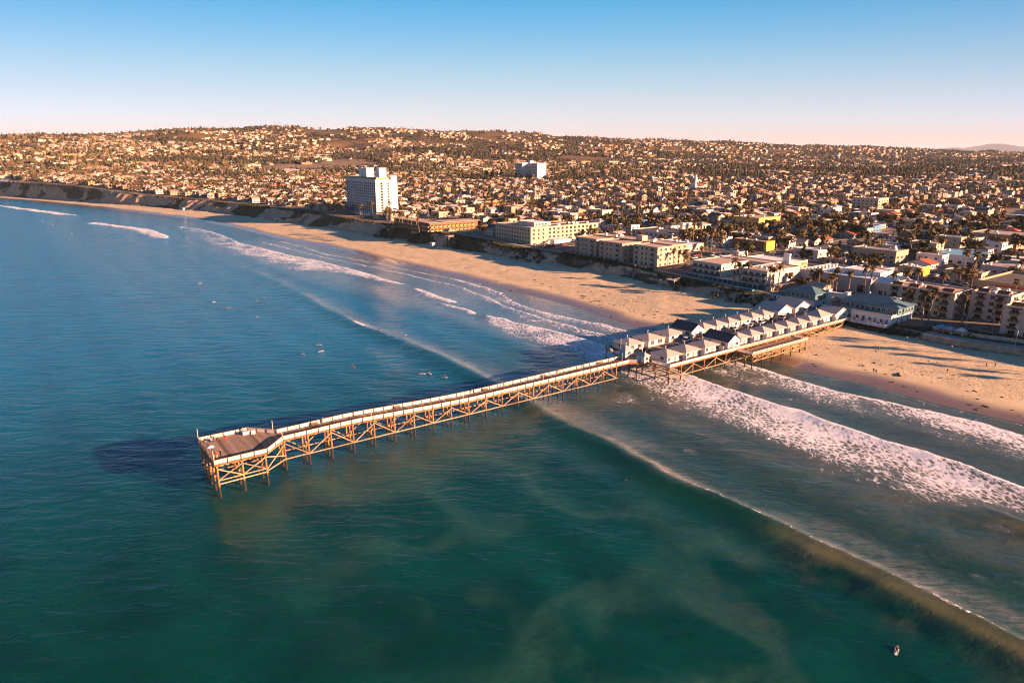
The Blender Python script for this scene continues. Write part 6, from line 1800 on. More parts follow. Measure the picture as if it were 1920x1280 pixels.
def build_mass():
    rg = random.Random(5)
    SH, ST, SP = Soup(), Soup(), Soup()
    # cells left over from the individually built part of the town
    hr = [(W(t, s)[0], y, k, wl, rf, ro) for (y, t, s, k, wl, rf, ro) in H_REST]
    zz = ground_z(np.array([q[0] for q in hr]), np.array([q[1] for q in hr])) if hr else []
    for (x, y, k, wl, rf, ro), z in zip(hr, zz):
        kind, w, d, h = PROTO[k]
        soup_house(SH, x, y, z - .2, ANG + ro + (math.pi / 2 if kind == 'gx' else 0), w if kind != 'gx' else d, d if kind != 'gx' else w, h, {'flat': 0, 'gx': 1, 'gy': 1, 'hip': 2}[kind], rg.choice(WC[:4] + WC), rg.choice(RC), True)
    tr = [(*W(t, s)[:2],) for (y, t, s) in T_PTS[290:]]
    zz = ground_z(np.array([q[0] for q in tr]), np.array([q[1] for q in tr]))
    for (x, y), z in zip(tr, zz):
        h = rg.uniform(1.6, 3.6); soup_leafy(ST, x, y, z + h + 2.0, rg.uniform(2.2, 4.4), h, rg.choice(LC), rg, 40 if y < 900 else 26, 1.0 if y < 900 else 1.25)
    pr_ = [(*W(t, s)[:2],) for (y, t, s) in P_PTS[220:]]
    zz = ground_z(np.array([q[0] for q in pr_]), np.array([q[1] for q in pr_]))
    for (x, y), z in zip(pr_, zz): soup_palm(SP, x, y, z, rg.uniform(8, 17), rg)
    # the slopes and the ridge beyond
    pts = []
    yv = 1300.0
    while yv < 5600:
        step_y = 19 + (yv - 1300) * .0085
        xv = (-1.06 if yv < 2600 else -.9) * yv
        while xv < .84 * yv:
            step_x = 19 + (yv - 1300) * .0035
            pts.append((xv + rg.uniform(-.35, .35) * step_x, yv + rg.uniform(-.22, .22) * step_y + 14 * math.sin(xv / 190.0 + yv / 400.0))); xv += step_x
        yv += step_y
    P = np.array(pts)
    t_, s_ = TS(P[:, 0], P[:, 1])
    r_ = P[:, 0] / P[:, 1]
    yr = np.interp(r_, [q[0] for q in RID], [q[1] for q in RID]); yf = np.interp(r_, [q[0] for q in RID], [q[3] for q in RID])
    ok = (t_ > top_t(s_) + 14) & (P[:, 1] < yr + 150)
    ok &= ~((t_ < 1300) & (s_ < 1090) & (P[:, 1] < 1360))
    P, yr, yf = P[ok], yr[ok], yf[ok]
    z = ground_z(P[:, 0], P[:, 1]); e = 12.0
    gx_ = (ground_z(P[:, 0] + e, P[:, 1]) - z) / e; gy_ = (ground_z(P[:, 0], P[:, 1] + e) - z) / e
    slope = np.hypot(gx_, gy_)
    u = (P[:, 1] - yf) / (yr - yf)
    wild = fbm(P[:, 0] / 260.0, P[:, 1] / 330.0, 201, 3); lush = fbm(P[:, 0] / 150.0, P[:, 1] / 200.0, 301, 3)
    band = fbm(P[:, 0] / 500.0, P[:, 1] / 60.0, 401, 2)
    for i in range(len(P)):
        x, y = P[i]; far = y > 2200
        bare = (wild[i] > .70 and u[i] > .05) or slope[i] > .55
        if bare:
            if rg.random() < .10: soup_clump(ST, x, y, z[i] + 1.0, rg.uniform(1.5, 3), 1.6, rg.choice(LC), rg)
            continue
        ph = .62 if lush[i] < .55 else .10
        if y > yr[i] - 60: ph *= .5
        if rg.random() < ph:
            h = rg.choice((3.4, 3.6, 6.2, 6.4, 3.4)); w = rg.uniform(9, 15); d = rg.uniform(11, 24) * (1.25 if far else 1)
            if rg.random() < .10 and u[i] < .5: w, d, h = rg.uniform(16, 28), rg.uniform(24, 44), rg.choice((4.5, 6.5, 8.5))
            soup_house(SH, x, y, z[i] - 1.2, ANG * .6 + .5 * (vnoise(x / 400.0, y / 400.0, 77) - .5) + rg.choice((0, 0, 0, 1.57)) + rg.uniform(-.1, .1), w, d, h + 1.0, rg.choice((0, 0, 1, 1, 2)), rg.choice(WC[:4] + WC), rg.choice(RC), y < 1700)
        nt = rg.choice((2, 2, 3)) if lush[i] < .55 else rg.choice((3, 4, 5))
        if y > 2900: nt = min(nt, 3)
        for _ in range(nt):
            tall = rg.random() < .16
            h = rg.uniform(2.4, 4.6) * (1.6 if tall else 1); a = rg.choice((rg.uniform(2.0, 3.4), rg.uniform(2.6, 5.0), rg.uniform(4.5, 7.5))) * (.7 if tall else 1) * (1.1 if far else 1)
            px, py = x + rg.uniform(-11, 11), y + rg.uniform(-11, 11)
            c = rg.choice(LC) if lush[i] < .55 else rg.choice(((.034, .036, .022), (.046, .044, .026), (.058, .050, .028)))
            soup_clump(ST, px, py, z[i] + h + .4, a, h, c, rg)
            if y < 1850: soup_clump(ST, px + rg.uniform(-2, 2), py + rg.uniform(-2, 2), z[i] + h * 1.5, a * .65, h * .7, c, rg)
        if rg.random() < .05: soup_palm(SP, x + rg.uniform(-8, 8), y, z[i], rg.uniform(9, 18), rg)
    # skyline trees
    for k in range(520):
        r = rg.uniform(-.84, .84); yy = float(np.interp(r, [q[0] for q in RID], [q[1] for q in RID])) + rg.uniform(-90, 40)
        x = r * yy; zz_ = gz(x, yy)
        if rg.random() < .2: soup_palm(SP, x, yy, zz_, rg.uniform(12, 20), rg)
        else:
            h = rg.uniform(3, 8); soup_clump(ST, x, yy, zz_ + h * .9, rg.uniform(3.5, 9), h, rg.choice(LC), rg)
    tri_soup("far_houses", SH.V, SH.F, SH.C, tint_mat("far_house_paint"))
    tri_soup("far_trees", ST.V, ST.F, ST.C, tint_mat("far_leaves", .95))
    tri_soup("far_palms", SP.V, SP.F, SP.C, tint_mat("far_palm_leaves", .95))
    print("soup tris", len(SH.F), len(ST.F), len(SP.F))
build_mass()

# ================================================================ street furniture, steps, tents
LAMPH = MB().tube([(0, 0, 0), (0, 0, .5)], [.16, .12], 8).mesh("lamp_base", [GALV], True)
LPOLE = MB().tube([(0, 0, .3), (0, 0, 6.2), (.25, 0, 7.0), (.9, 0, 7.45), (1.7, 0, 7.6)], [.11, .085, .075, .065, .06], 7).mesh("pole", [GALV], True)
LHEAD = MB().box(1.5, 2.3, -.16, .16, 7.5, 7.68).mesh("lamp_head", [GALV])
def street_lamp(t, s, rot, label, z=None):
    x, y, _ = W(t, s)
    r = empty("street_lamp", (x, y, gz(x, y) if z is None else z), ANG + rot, label, "street lamp", "curved street lamps")
    put("lamp_base", LAMPH, r); put("pole", LPOLE, r); put("lamp_head", LHEAD, r)
    return r
street_lamp(203.5, -34.8, .9, "curved grey street lamp beside the hotel corner on the promenade")
street_lamp(203.3, -51.5, .9, "curved street lamp on the promenade right of the white market tent")
street_lamp(212.5, -58.0, .6, "thin street lamp at the garden wall before the condominiums")
street_lamp(197.4, -71.2, .9, "sunlit street lamp on the seawall promenade at the right edge")
for i, (t, s) in enumerate(((214, 110), (236, 118), (252, -4), (292, 12), (309, 60), (292, 96), (316, 110), (372, -4), (226, 228), (214, 222))):
    PENDING.append((street_lamp(t, s, (1.6, -1.6)[i % 2], None), f"grey street lamp {rel_to(t, s)}"))
def tent(t, s, label, canvas, cat="canopy tent"):
    x, y, _ = W(t, s)
    r = empty("market_tent", (x, y, gz(x, y) + .12), ANG, label, cat, "market tents on the promenade")
    MB().add([(-1.6, -1.6, 2.2), (1.6, -1.6, 2.2), (1.6, 1.6, 2.2), (-1.6, 1.6, 2.2), (0, 0, 3.2), (-1.6, -1.6, 1.9), (1.6, -1.6, 1.9), (1.6, 1.6, 1.9), (-1.6, 1.6, 1.9)], [(0, 1, 4), (1, 2, 4), (2, 3, 4), (3, 0, 4), (5, 6, 1, 0), (6, 7, 2, 1), (7, 8, 3, 2), (8, 5, 0, 3)]).build("canopy", canvas, r)
    lg = MB().box(-.04, .04, -.04, .04, 0, 2.2).mesh("leg", [GALV])
    for a in (-1.5, 1.5):
        for b in (-1.5, 1.5): put("leg", lg, r, (a, b, 0))
    MB().box(-1.2, 1.2, -.4, .4, .7, .78).box(-1.1, -1.0, -.3, .3, 0, .7).box(1.0, 1.1, -.3, .3, 0, .7).build("table", ORANGE if canvas is TURQ else GALV, r, loc=(0, -.9, 0))
tent(199.0, -44.2, "turquoise canopy tent with orange table on the promenade", TURQ)
tent(198.6, -47.6, "small pale blue canopy between the turquoise and white tents", SKYROOF)
tent(199.2, -51.6, "white canopy tent on the promenade behind the seawall", WHITE)
def stair_run(label, p0, p1, w, n, mat, cat="stairs"):
    """straight flight between two points (t, s, z)"""
    a, b = Vector(W(*p0)), Vector(W(*p1)); d = b - a; run = math.hypot(d.x, d.y)
    r = empty("beach_stairs", a, math.atan2(d.y, d.x), label, cat)
    tr = MB().box(0, run / n * 1.05, -w / 2, w / 2, -.08, 0).mesh("tread", [mat])
    for i in range(n): put("tread", tr, r, (run * i / n, 0, d.z * (i + 1) / n))
    for sg in (-1, 1):
        MB().add([(0, sg * w / 2 - .06, -.3), (0, sg * w / 2 + .06, -.3), (run, sg * w / 2 + .06, d.z - .3), (run, sg * w / 2 - .06, d.z - .3), (0, sg * w / 2 - .06, .95), (0, sg * w / 2 + .06, .95), (run, sg * w / 2 + .06, d.z + .95), (run, sg * w / 2 - .06, d.z + .95)], [(0, 3, 2, 1), (4, 5, 6, 7), (0, 1, 5, 4), (1, 2, 6, 5), (2, 3, 7, 6), (3, 0, 4, 7)]).build("railing", mat, r)
stair_run("grey concrete steps descending the bluff left of the white tower", (147, 574, 4.2), (166, 583, 15.0), 2.2, 26, CONCRETE)
def lookout(t, s, label):
    x, y, _ = W(t, s)
    r = empty("beach_stairs", (x, y, 4.0), ANG, label, "stairs")
    h = float(top_z(s)) - 4.0
    MB().box(-2.5, 2.5, -3, 3, h - .2, h).build("landing", OFFWHITE, r)
    MB().box(-2, 2, 3, 8.5, h * .5 - .2, h * .5).build("landing", OFFWHITE, r)
    pm = MB().box(-.12, .12, -.12, .12, 0, h).mesh("post", [OFFWHITE])
    for a in (-2.3, 2.3):
        for b in (-2.8, 2.8): put("post", pm, r, (a, b, 0))
    for a, b, c, d, z in ((-2.5, -2.4, -3, 3, h), (-2.5, 2.5, -3, -2.9, h), (-2, -1.9, 3, 8.5, h * .5), (-2, 2, 8.4, 8.5, h * .5)):
        mb = MB().box(a, b, c, d, z + .95, z + 1.05).box(a, b, c, d, z + .45, z + .53); mb.build("railing", OFFWHITE, r)
    mb = MB()
    for i in range(12): mb.box(.2, 1.8, 3 + i * .45, 3.5 + i * .45, h - h * .5 * (i + 1) / 12 - .1, h - h * .5 * (i + 1) / 12)
    mb.build("flight", OFFWHITE, r)
    mb = MB()
    for i in range(12): mb.box(-1.9, -.3, 8.0 - i * .45, 8.5 - i * .45, h * .5 - h * .5 * (i + 1) / 12 - .1, h * .5 - h * .5 * (i + 1) / 12)
    mb.build("flight", OFFWHITE, r)
lookout(191.5, 92, "white timber beach stairs against the bluff left of the U shaped hotel")
lookout(181.0, 316, "pale timber beach stairs on the bluff right of the dark motel")
def lifeguard(t, s, label, c=WHITE):
    x, y, _ = W(t, s)
    r = empty("lifeguard_tower", (x, y, lz(t, s)), ANG + .2, label, "lifeguard tower", "lifeguard towers on the sand")
    MB().box(-1.3, 1.3, -1.2, 1.2, 2.0, 4.1).build("cabin", c, r)
    MB().box(-1.9, 1.7, -1.5, 1.5, 4.1, 4.3).build("roof", WHITE, r)
    MB().box(-1.9, 1.5, -1.6, 1.6, 1.85, 2.0).build("deck", BLUEP, r)
    lg = MB().box(-.1, .1, -.1, .1, -.3, 1.9).mesh("leg", [BLUEP])
    for a in (-1.5, 1.2):
        for b in (-1.3, 1.3): put("leg", lg, r, (a, b, 0))
    on_face('W', "window", window_mesh(1.6, .9, WHITE, GLASS, 1), r, -1.3, 1.3, -1.2, 1.2, 0, 2.8)
    MB().add([(1.5, -.5, 1.95), (1.5, .5, 1.95), (3.6, .5, 0), (3.6, -.5, 0)], [(0, 1, 2, 3)]).build("ramp", BLUEP, r)
lifeguard(168.5, 322, "white lifeguard tower on blue legs at the foot of the bluff below the motel")
lifeguard(86, 838, "white lifeguard tower on the far narrow beach at left")
def hut(t, s, rot, w, d, h, label):
    x, y, _ = W(t, s)
    r = empty("beach_box", (x, y, float(land_z(np.array([t]), np.array([s]))[0])), ANG + rot, label, "storage box", "boxes at the foot of the bluff")
    MB().box(-w / 2, w / 2, -d / 2, d / 2, -.3, h).build("body", OFFWHITE, r); MB().box(-w / 2 - .15, w / 2 + .15, -d / 2 - .15, d / 2 + .15, h, h + .15).build("lid", WHITE, r)
hut(133, 655, .2, 2.6, 3.4, 2.0, "squat pale box at the foot of the bluff left of the beach steps"); hut(140, 622, .9, 2.2, 6.5, 1.6, "long tilted pale box at the foot of the bluff beside the beach steps"); hut(141, 612, .1, 3.0, 3.0, 1.8, "square pale box on the bluff foot nearest the beach steps")
# picnic shelter beside the motel
x, y, _ = W(187, 326)
r = empty("picnic_shelter", (x, y, gz(x, y)), ANG, "small open shelter with tan hip roof on the bluff right of the motel", "shelter")
put("roof", hip(7, 9, 2.0, .6).mesh("roof", [TANROOF]), r, (0, 0, 2.9))
pm = MB().box(-.12, .12, -.12, .12, -.2, 2.9).mesh("post", [BROWN])
for a in (-3, 3):
    for b in (-4, 0, 4): put("post", pm, r, (a, b, 0))

# low shrubs on the bluff edge, hedges, beds: ground cover nobody could count
def shrubs():
    S = Soup(); rg = random.Random(21)
    def sh(t, s, z, r, c): soup_leafy(S, *W(t, s)[:2], z + r * .35, r, r * .7, c, rg, 22, .42 + r * .12)
    DK = [(.045, .05, .022), (.08, .074, .034), (.06, .062, .028), (.11, .088, .042)]
    for k in range(900):
        s = rg.uniform(36, 1000); 
        if vnoise(s / 14.0, 0.3, 3) < .42: continue
        t = float(top_t(s)) + rg.gauss(-.6, 1.0); sh(t, s, float(top_z(s)) - .3, rg.uniform(.6, 1.5), rg.choice(DK))
    for k in range(420):
        s = rg.uniform(36, 420); u = rg.random()
        if vnoise(s / 18.0, 4.3, 9) < .5: continue
        b, c = float(base_t(s)), float(top_t(s)); sh(b + (c - b) * u * .9, s, float(base_z(s)) + (float(top_z(s)) - float(base_z(s))) * u * .8 + .2, rg.uniform(.8, 2.0), rg.choice(DK))
    for k in range(260):            # hedge in front of the apartments and hotels
        s = rg.uniform(118, 200); sh(203.5 + rg.uniform(-.7, .7), s, gz(*W(203.5, s)[:2]), rg.uniform(.8, 1.2), rg.choice(DK))
    for k in range(220):            # dark bank under the hotel and the bed beside it
        s = rg.uniform(-30, 0); t = rg.uniform(186.5, 196); sh(t, s, 3.7 + (t - 186) * .22, rg.uniform(.6, 1.2), rg.choice(DK))
    for k in range(150):
        s = rg.uniform(-41, -29); t = rg.uniform(188, 197) + (s + 35) * -.2; sh(t, s, 4.3 + (t - 188) * .2, rg.uniform(.5, 1.3), rg.choice(DK))
    for k in range(260):            # planting along the garden wall
        s = rg.uniform(-98, -40); t = float(top_t(s)) + rg.uniform(12.5, 16.5); sh(t, s, gz(*W(t, s)[:2]), rg.uniform(.7, 1.6), rg.choice(DK))
    tri_soup("shrubs", S.V, S.F, S.C, tint_mat("shrub_leaves", .95))
    # wrack of kelp on the sand
    K = Soup()
    for k in range(420):
        s = rg.choice((rg.uniform(-130, 330), rg.uniform(-130, 120))); t = float(shore_t(np.array([s]))[0]) + abs(rg.gauss(19, 8)) + 6 * (vnoise(s / 22.0, 1.0, 5) - .5)
        if 66 < t < 190 and abs(s) < 13 and rg.random() < .5: continue
        z = lz(t, s); r = rg.choice((.15, .2, .25, .3, .5)) * rg.uniform(.7, 1.3); el = rg.uniform(1, 3.2); a = ANG + math.pi / 2 + rg.gauss(0, .5)
        x, y, _ = W(t, s); n = 9; ring = []
        for i in range(n):
            q = 2 * math.pi * i / n; rr_ = r * rg.uniform(.6, 1.3)
            px, py = math.cos(q) * rr_ * el, math.sin(q) * rr_
            ring.append((x + px * math.cos(a) - py * math.sin(a), y + px * math.sin(a) + py * math.cos(a), z - .05))
        K.add(ring + [(x, y, z + .10 + r * .35)], [(i, (i + 1) % n, n) for i in range(n)], [(.05, .03, .017)] * (n + 1))
    tri_soup("kelp_wrack", K.V, K.F, K.C, tint_mat("dried_kelp", .9))
shrubs()
tag(MB().tube([(0, 0, 0.25), (2.0, .4, .45), (4.6, .2, .3)], [.32, .26, .12], 7).tube([(1.2, .2, .4), (1.6, .7, 1.3)], [.12, .04], 5).build("driftwood_log", paint("driftwood", (.09, .06, .04), .9, .2), None, True, (*W(141, -56)[:2], lz(141, -56) - .1), 1.1), "dark driftwood log lying on the wet edge of the right beach", "log")

# ================================================================ people
SKIN = paint("skin", (.48, .29, .20), .6, .05); HAIR = paint("hair", (.05, .032, .022), .7, .1)
CL = {n: paint("cloth_" + n, c, .9, .08) for n, c in (("red", (.45, .03, .03)), ("black", (.015, .015, .018)), ("white", (.72, .71, .70)), ("blue", (.04, .10, .28)), ("grey", (.20, .20, .21)), ("tan", (.42, .31, .20)), ("orange", (.60, .20, .03)), ("yellow", (.65, .46, .05)), ("teal", (.03, .22, .26)))}
WETS = paint("wetsuit", (.012, .013, .016), .55, .1)
def skin_body(name, pts, edges, radii, mats, mat_fn):
    me = bpy.data.meshes.new(name)
    me.from_pydata(pts, edges, [])
    ob = bpy.data.objects.new(name + "_src", me); col.objects.link(ob)
    ob.modifiers.new("skin", 'SKIN'); sb = ob.modifiers.new("sub", 'SUBSURF'); sb.levels = 1; sb.render_levels = 1
    if not me.skin_vertices: me.skin_vertices
    for i, r in enumerate(radii): me.skin_vertices[0].data[i].radius = (r, r)
    me.skin_vertices[0].data[0].use_root = True
    dg = bpy.context.evaluated_depsgraph_get()
    out = bpy.data.meshes.new_from_object(ob.evaluated_get(dg))
    bpy.data.objects.remove(ob)
    out.name = name; out.materials.clear()
    for m in mats: out.materials.append(m)
    for p in out.polygons:
        p.material_index = mat_fn(p.center); p.use_smooth = True
    return out
# joints: 0 pelvis 1 waist 2 chest 3 neck 4 head 5 crown | L arm 6,7,8 | R arm 9,10,11 | L leg 12,13,14,15 | R leg 16,17,18,19
ED = [(0, 1), (1, 2), (2, 3), (3, 4), (4, 5), (2, 6), (6, 7), (7, 8), (2, 9), (9, 10), (10, 11), (0, 12), (12, 13), (13, 14), (14, 15), (0, 16), (16, 17), (17, 18), (18, 19)]
RAD = [.15, .14, .16, .06, .105, .085, .07, .05, .04, .07, .05, .04, .095, .07, .045, .04, .095, .07, .045, .04]
def body(name, pose, mats):
    P = dict(
        stand=[(0, 0, .95), (0, 0, 1.12), (0, 0, 1.36), (0, 0, 1.50), (0, -.01, 1.62), (0, 0, 1.74), (.20, 0, 1.40), (.26, .02, 1.12), (.25, -.06, .86), (-.20, 0, 1.40), (-.26, .02, 1.12), (-.25, -.06, .86), (.09, 0, .88), (.10, 0, .48), (.10, .02, .08), (.10, -.14, .04), (-.09, 0, .88), (-.10, 0, .48), (-.10, .02, .08), (-.10, -.14, .04)],
        walk=[(0, 0, .93), (0, -.01, 1.10), (0, -.03, 1.34), (0, -.04, 1.48), (0, -.06, 1.60), (0, -.05, 1.72), (.20, -.02, 1.38), (.25, -.14, 1.12), (.22, -.32, .96), (-.20, -.02, 1.38), (-.25, .14, 1.13), (-.23, .16, .88), (.09, 0, .87), (.10, -.20, .48), (.10, -.28, .08), (.10, -.42, .05), (-.09, 0, .87), (-.10, .12, .47), (-.10, .38, .12), (-.10, .28, .04)],
        sit=[(0, 0, .12), (0, .02, .30), (0, -.02, .54), (0, -.04, .68), (0, -.07, .80), (0, -.06, .92), (.20, -.02, .58), (.27, -.16, .34), (.20, -.34, .16), (-.20, -.02, .58), (-.27, -.16, .34), (-.20, -.34, .16), (.10, -.02, .10), (.26, -.36, .04), (.28, -.36, -.34), (.28, -.46, -.38), (-.10, -.02, .10), (-.26, -.36, .04), (-.28, -.36, -.34), (-.28, -.46, -.38)],
        prone=[(0, 0, .16), (0, -.18, .18), (0, -.42, .24), (0, -.56, .32), (0, -.68, .40), (0, -.76, .46), (.20, -.44, .22), (.36, -.62, .10), (.40, -.86, .0), (-.20, -.44, .22), (-.36, -.40, .10), (-.40, -.16, -.02), (.09, .06, .14), (.11, .48, .13), (.12, .88, .13), (.12, 1.02, .10), (-.09, .06, .14), (-.11, .48, .13), (-.12, .88, .13), (-.12, 1.02, .10)],
        ride=[(0, 0, .62), (0, -.08, .76), (0, -.20, .96), (.02, -.26, 1.08), (.03, -.30, 1.19), (.03, -.28, 1.30), (.20, -.20, 1.00), (.46, -.26, .98), (.70, -.34, .92), (-.20, -.18, 1.00), (-.46, -.10, .96), (-.66, -.04, 1.02), (.10, -.02, .56), (.36, -.16, .36), (.34, -.02, .06), (.42, -.12, .04), (-.10, 0, .56), (-.34, -.10, .34), (-.36, .04, .06), (-.30, -.10, .04)])[pose]
    if pose == 'prone': fn = lambda c: 3 if c.y < -.66 and c.z > .40 else (0 if (c.y < -.58 or abs(c.x) > .36) else (1 if c.y < .05 else 2))
    elif pose == 'sit': fn = lambda c: 3 if c.z > .84 else (0 if c.z > .66 or (abs(c.x) > .17 and c.y < -.28 and c.z > .08) else (1 if c.z > .22 else 2))
    elif pose == 'ride': fn = lambda c: 3 if c.z > 1.24 else (0 if c.z > 1.05 or abs(c.x) > .6 else (1 if c.z > .68 else 2))
    else: fn = lambda c: 3 if c.z > 1.66 else (0 if c.z > 1.47 or (abs(c.x) > .2 and c.z < 1.0 and c.z > .8) else (1 if c.z > .98 else 2))
    return skin_body(name, P, ED, RAD, mats, fn)
BODY = {p: body("person", p, [SKIN, CL["red"], CL["blue"], HAIR]) for p in ("stand", "walk", "sit", "prone", "ride")}
def person(pose, loc, rz, shirt, trousers, label, group):
    o = link_mesh("person", BODY[pose], None, loc, rz)
    override(o, shirt, 1); override(o, trousers, 2)
    tag(o, label, "person", group)
    return o
bd = MB()
n = 10; prof = [(-1.25, .12), (-1.0, .22), (-.4, .28), (.3, .28), (.9, .2), (1.2, .08), (1.3, .01)]
vs = [(w, -y, .02 + .06 * max(0, (y - .6)) ** 2) for y, w in prof] + [(-w, -y, .02 + .06 * max(0, (y - .6)) ** 2) for y, w in reversed(prof)]
vs2 = [(x, y, z + .07) for x, y, z in vs]; m_ = len(vs)
bd.add(vs + vs2, [tuple(range(m_ - 1, -1, -1)), tuple(range(m_, 2 * m_))] + [(i, (i + 1) % m_, (i + 1) % m_ + m_, i + m_) for i in range(m_)])
BOARD = bd.mesh("surfboard", [CL["white"]])
BCOL = {"white": CL["white"], "yellow": CL["yellow"], "orange": CL["orange"], "blue": SKYROOF, "red": CL["red"]}
def surfer(px, py, pose, bcol, label, blabel, rz=None):
    """a surfer afloat; the sea is level enough to place from two compass bearings"""
    rz = random.uniform(0, 6.28) if rz is None else rz
    loc = (px, py, .05)
    b = link_mesh("surfboard", BOARD, None, (px, py, .03), rz); override(b, BCOL[bcol]); tag(b, blabel, "surfboard", "surfboards afloat")
    p = person(pose, (px, py, .12), rz, WETS, WETS, label, "surfers on their boards")
    return p, b
SURF = [(-192.0, 414.6, 'sit', 'white'), (-182.5, 397.3, 'sit', 'white'), (-146.8, 345.2, 'sit', 'orange'), (-160.4, 359.7, 'sit', 'white'), (-138.6, 363.9, 'sit', 'white'), (-124.6, 324.9, 'sit', 'white'), (-137.7, 371.0, 'prone', 'white'), (-80.6, 274.6, 'sit', 'white'), (-77.2, 265.0, 'prone', 'white'), (-83.1, 260.5, 'sit', 'white'), (-59.6, 243.5, 'sit', 'orange'), (-32.5, 235.8, 'sit', 'white'), (-29.8, 235.8, 'sit', 'white'), (-20.7, 240.3, 'sit', 'white'), (-24.0, 231.5, 'sit', 'white'), (-13.0, 229.2, 'prone', 'white'), (10.5, 186.0, 'prone', 'white'), (28.2, 151.6, 'prone', 'yellow'), (45.9, 144.8, 'prone', 'white'), (61.8, 92.6, 'prone', 'white'), (-59.5, 295.8, 'ride', 'blue'), (-504.2, 735.1, 'sit', 'white'), (-552.6, 812.5, 'sit', 'white'), (-533.1, 793.3, 'prone', 'white'), (-512.5, 769.0, 'sit', 'white'), (-438.7, 684.7, 'prone', 'white'), (-360.4, 624.4, 'sit', 'white'), (-350.7, 616.7, 'sit', 'white'), (-361.4, 640.6, 'sit', 'white'), (-357.6, 653.2, 'prone', 'white'), (-386.4, 694.2, 'sit', 'white'), (-406.9, 694.2, 'prone', 'white'), (-354.5, 670.9, 'sit', 'white'), (-47.4, 290.3, 'sit', 'white')]
POSEW = {'sit': "sitting on a board", 'prone': "paddling flat on a board", 'ride': "riding a wave standing"}
SEA = [("pier end", -68, 3), ("pier middle", 0, 3), ("pier cottages", 78, 5), ("far left breaker", -20, 700), ("long wave", 45, 380), ("unbroken crest", 18, 150), ("sandy swell", 12, -70)]
for px, py, ps, bc in SURF:
    t, s = TS(px, py)
    w = rel_to(t, s, SEA)
    rz = {(61.8, 92.6): 2.55, (28.2, 151.6): -1.0, (45.9, 144.8): 1.9}.get((px, py))
    zup = 0.9 if ps == 'ride' else 0.0
    p, b = surfer(px, py, ps, bc, None, None, rz)
    p.location.z += zup; b.location.z += zup
    PENDING.append((p, f"wetsuit surfer {POSEW[ps]} {w}")); PENDING.append((b, f"{bc} surfboard under {'riding' if ps == 'ride' else 'paddling' if ps == 'prone' else 'sitting'} surfer {w}"))
SH = [("red", "blue"), ("black", "grey"), ("white", "black"), ("grey", "blue"), ("blue", "tan"), ("teal", "black"), ("tan", "grey"), ("black", "black")]
BEACHP = [(156.1, 110.9), (181.4, 77.9), (181.3, 74.5), (181.4, 71.0), (138.0, 69.4), (159.7, -37.9), (162.7, -37.4), (138.5, -47.8), (138.1, -49.1), (131.1, -57.3), (183.7, -38.2), (184.5, -41.5), (178.0, 185.6), (152.9, 116.9), (120.4, 129.6), (178.2, 306.0), (168.7, 240.2), (151.0, -11.2), (184.1, -54.8), (174.3, -73.2), (160.0, 84.9), (170.2, 208.7), (120.0, 180.0), (118, 283)]
BEACHP += [(150 + (i * 37 % 31), -118 + (i * 53 % 430)) for i in range(16) if not -14 < -118 + (i * 53 % 430) < 24]
BM = [("pier", 130, 4), ("beach stairs", 185, 92), ("left sands", 150, 200), ("lifeguard tower", 166, 316), ("right sands", 150, -40), ("seawall", 186, -62)]
for i, (t, s) in enumerate(BEACHP):
    sh, tr = SH[i % 8]
    if i == 8: sh = "yellow"
    x, y, _ = W(t, s)
    o = person(('stand', 'walk')[i % 2], (x, y, lz(t, s)), random.uniform(0, 6.28), CL[sh], CL[tr], None, "people on the beach")
    PENDING.append((o, f"person in {sh} {('standing', 'walking')[i % 2]} on sand {rel_to(t, s, BM)}"))
PIERP = [(-73.7, -1.2, 'stand', "red", "tan", "person in red top standing at the near corner of the pier end"), (-72.7, -0.3, 'stand', "black", "black", "person all in black standing at the near corner of the pier end"), (-74.6, -1.9, 'stand', "tan", "tan", "person in tan leaning at the seaward rail of the pier end"), (-69.5, 8.3, 'stand', "red", "red", "person in red in the middle of the pier end near the far rail"), (-64.6, 10.6, 'stand', "grey", "tan", "person leaning on the far rail beside the fish sink"), (-73.6, 10.3, 'sit', "black", "grey", "person in black sitting by the far corner of the pier end"), (-72.5, 9.9, 'sit', "white", "grey", "person in white sitting by the far rail of the pier end"), (-71.6, 9.7, 'sit', "orange", "blue", "person in orange sitting by the far rail of the pier end"), (-70.9, 9.9, 'sit', "orange", "tan", "second person in orange sitting by the far rail of the pier end"), (-45.8, 5.0, 'stand', "tan", "grey", "person in tan at the north rail near the pier end"), (35.6, 4.8, 'stand', "grey", "black", "person in grey at the north rail half way to the cottages"), (46.3, 4.8, 'walk', "red", "black", "person in red walking the pier towards the cottages"), (1.4, 4.6, 'walk', "black", "black", "person in black walking along the middle of the pier"), (12.5, 4.7, 'stand', "tan", "grey", "person in tan at the north rail in the middle of the pier"), (112.0, 4.4, 'walk', "blue", "grey", "person in blue walking on the cottage lane"), (190.5, 5.0, 'walk', "white", "black", "person in white walking by the hotel entrance")]
for t, s, ps, sh, tr, lab in PIERP:
    x, y, _ = W(t, s)
    o = person(ps, (x, y, deck_z(t) + (.34 if ps == 'sit' else .02)), random.uniform(0, 6.28), CL[sh], CL[tr], lab, "people on the pier")
    if ps == 'sit':
        ch_ = tag(MB().box(-.22, .22, -.2, .25, 0, .36).box(-.24, .24, .2, .26, .36, .8).build("camp_chair", CL["blue"] if t < -73 else DARKM, None, loc=(x, y, deck_z(t) + .02), rz=o.rotation_euler.z), None, "chair", "camp chairs at the pier end")
        PENDING.append((ch_, "low camp chair by the far rail of the pier end"))
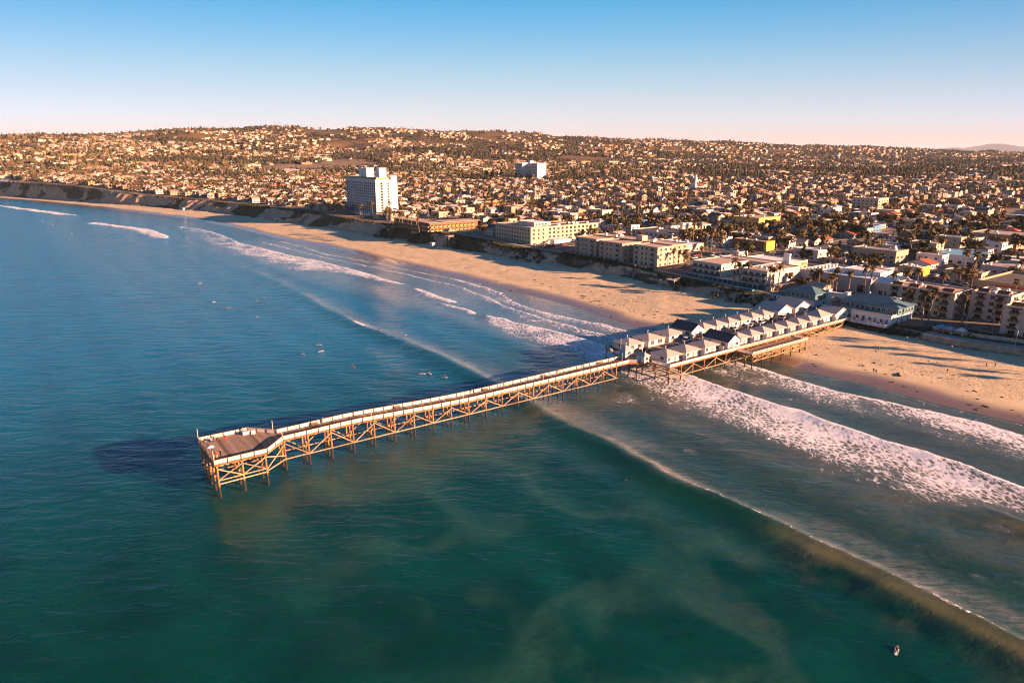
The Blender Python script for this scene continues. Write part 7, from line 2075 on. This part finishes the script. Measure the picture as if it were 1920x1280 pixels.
PROM = [(202.5, -58, 'stand', "black", "black"), (201.8, -60, 'walk', "tan", "black"), (200.6, -65, 'walk', "grey", "blue"), (199.5, -68.5, 'walk', "red", "grey"), (201, -38, 'stand', "blue", "black"), (203, -41, 'walk', "white", "grey"), (198, -54.5, 'stand', "tan", "blue"), (202.6, 132, 'walk', "white", "black"), (202.8, 138, 'walk', "tan", "grey"), (202.9, 160, 'walk', "black", "blue")]
for t, s, ps, sh, tr in PROM:
    x, y, _ = W(t, s)
    o = person(ps, (x, y, gz(x, y) + .13), random.uniform(0, 6.28), CL[sh], CL[tr], None, "people on the promenade")
    PENDING.append((o, f"person in {sh} {'standing' if ps == 'stand' else 'walking'} on promenade {rel_to(t, s, [('market tents', 199, -48), ('apartments', 215, 150), ('condominium', 225, -24)])}"))
# fittings along the pier
bs = MB().box(-.9, .9, -.22, .22, .42, .48).box(-.9, .9, .2, .26, .5, .92).mesh("seat", [BROWN]); bl = MB().box(-.05, .05, -.2, .22, 0, .42).mesh("leg", [DARKM])
for t, w in ((-48, "near the pier end"), (-24, "on the sloping stretch of the pier"), (6, "in the middle of the pier"), (29, "half way to the cottages"), (54, "near the gate hut")):
    r = rot_empty("bench", t, S1 - .75, deck_z(t), f"dark wooden bench at the north rail {w}", "bench", "benches along the pier")
    put("seat", bs, r); put("leg", bl, r, (-.7, 0, 0)); put("leg", bl, r, (.7, 0, 0))
binm = MB().tube([(0, 0, 0), (0, 0, .85)], [.26, .30], 10, 0).tube([(0, 0, .85), (0, 0, .98)], [.31, .22], 10, 1).mesh("litter_bin", [GALV, DARKM], True)
for t, w in ((-55, "near the pier end"), (-10, "in the middle of the pier"), (44, "towards the cottages")):
    tag(link_mesh("litter_bin", binm, None, W(t, S0 + .6, deck_z(t))), f"grey litter bin at the south rail {w}", "bin", "litter bins on the pier")
# fittings at the pier end
r = rot_empty("fish_sink", -64.2, 9.4, deck_z(-64), "white fish cleaning sink on the deck at the pier end", "sink")
MB().box(-.9, .9, -.45, .45, .75, .95).build("basin", WHITE, r); MB().box(-.8, .8, -.1, .1, 0, .75).build("stand", WHITE, r)
MB().box(-.5, .5, -.5, .5, 0, .95).build("bin", WHITE, r, loc=(1.6, -.2, 0))
r = rot_empty("beach_umbrella", -74.2, 2.6, deck_z(-74), "blue and white umbrella tilted at the seaward rail of the pier", "umbrella")
MB().tube([(0, 0, 0), (0, 0, 2.1)], .03, 6).build("pole", GALV, r, True)
mb = MB(); n = 10
for i in range(n):
    a0, a1 = 2 * math.pi * i / n, 2 * math.pi * (i + 1) / n
    mb.add([(0, 0, 2.15), (1.0 * math.cos(a0), 1.0 * math.sin(a0), 1.72), (1.0 * math.cos(a1), 1.0 * math.sin(a1), 1.72)], [(0, 1, 2)], i % 2)
mb.build("canopy", [CL["white"], SKYROOF], r)
resolve_labels()
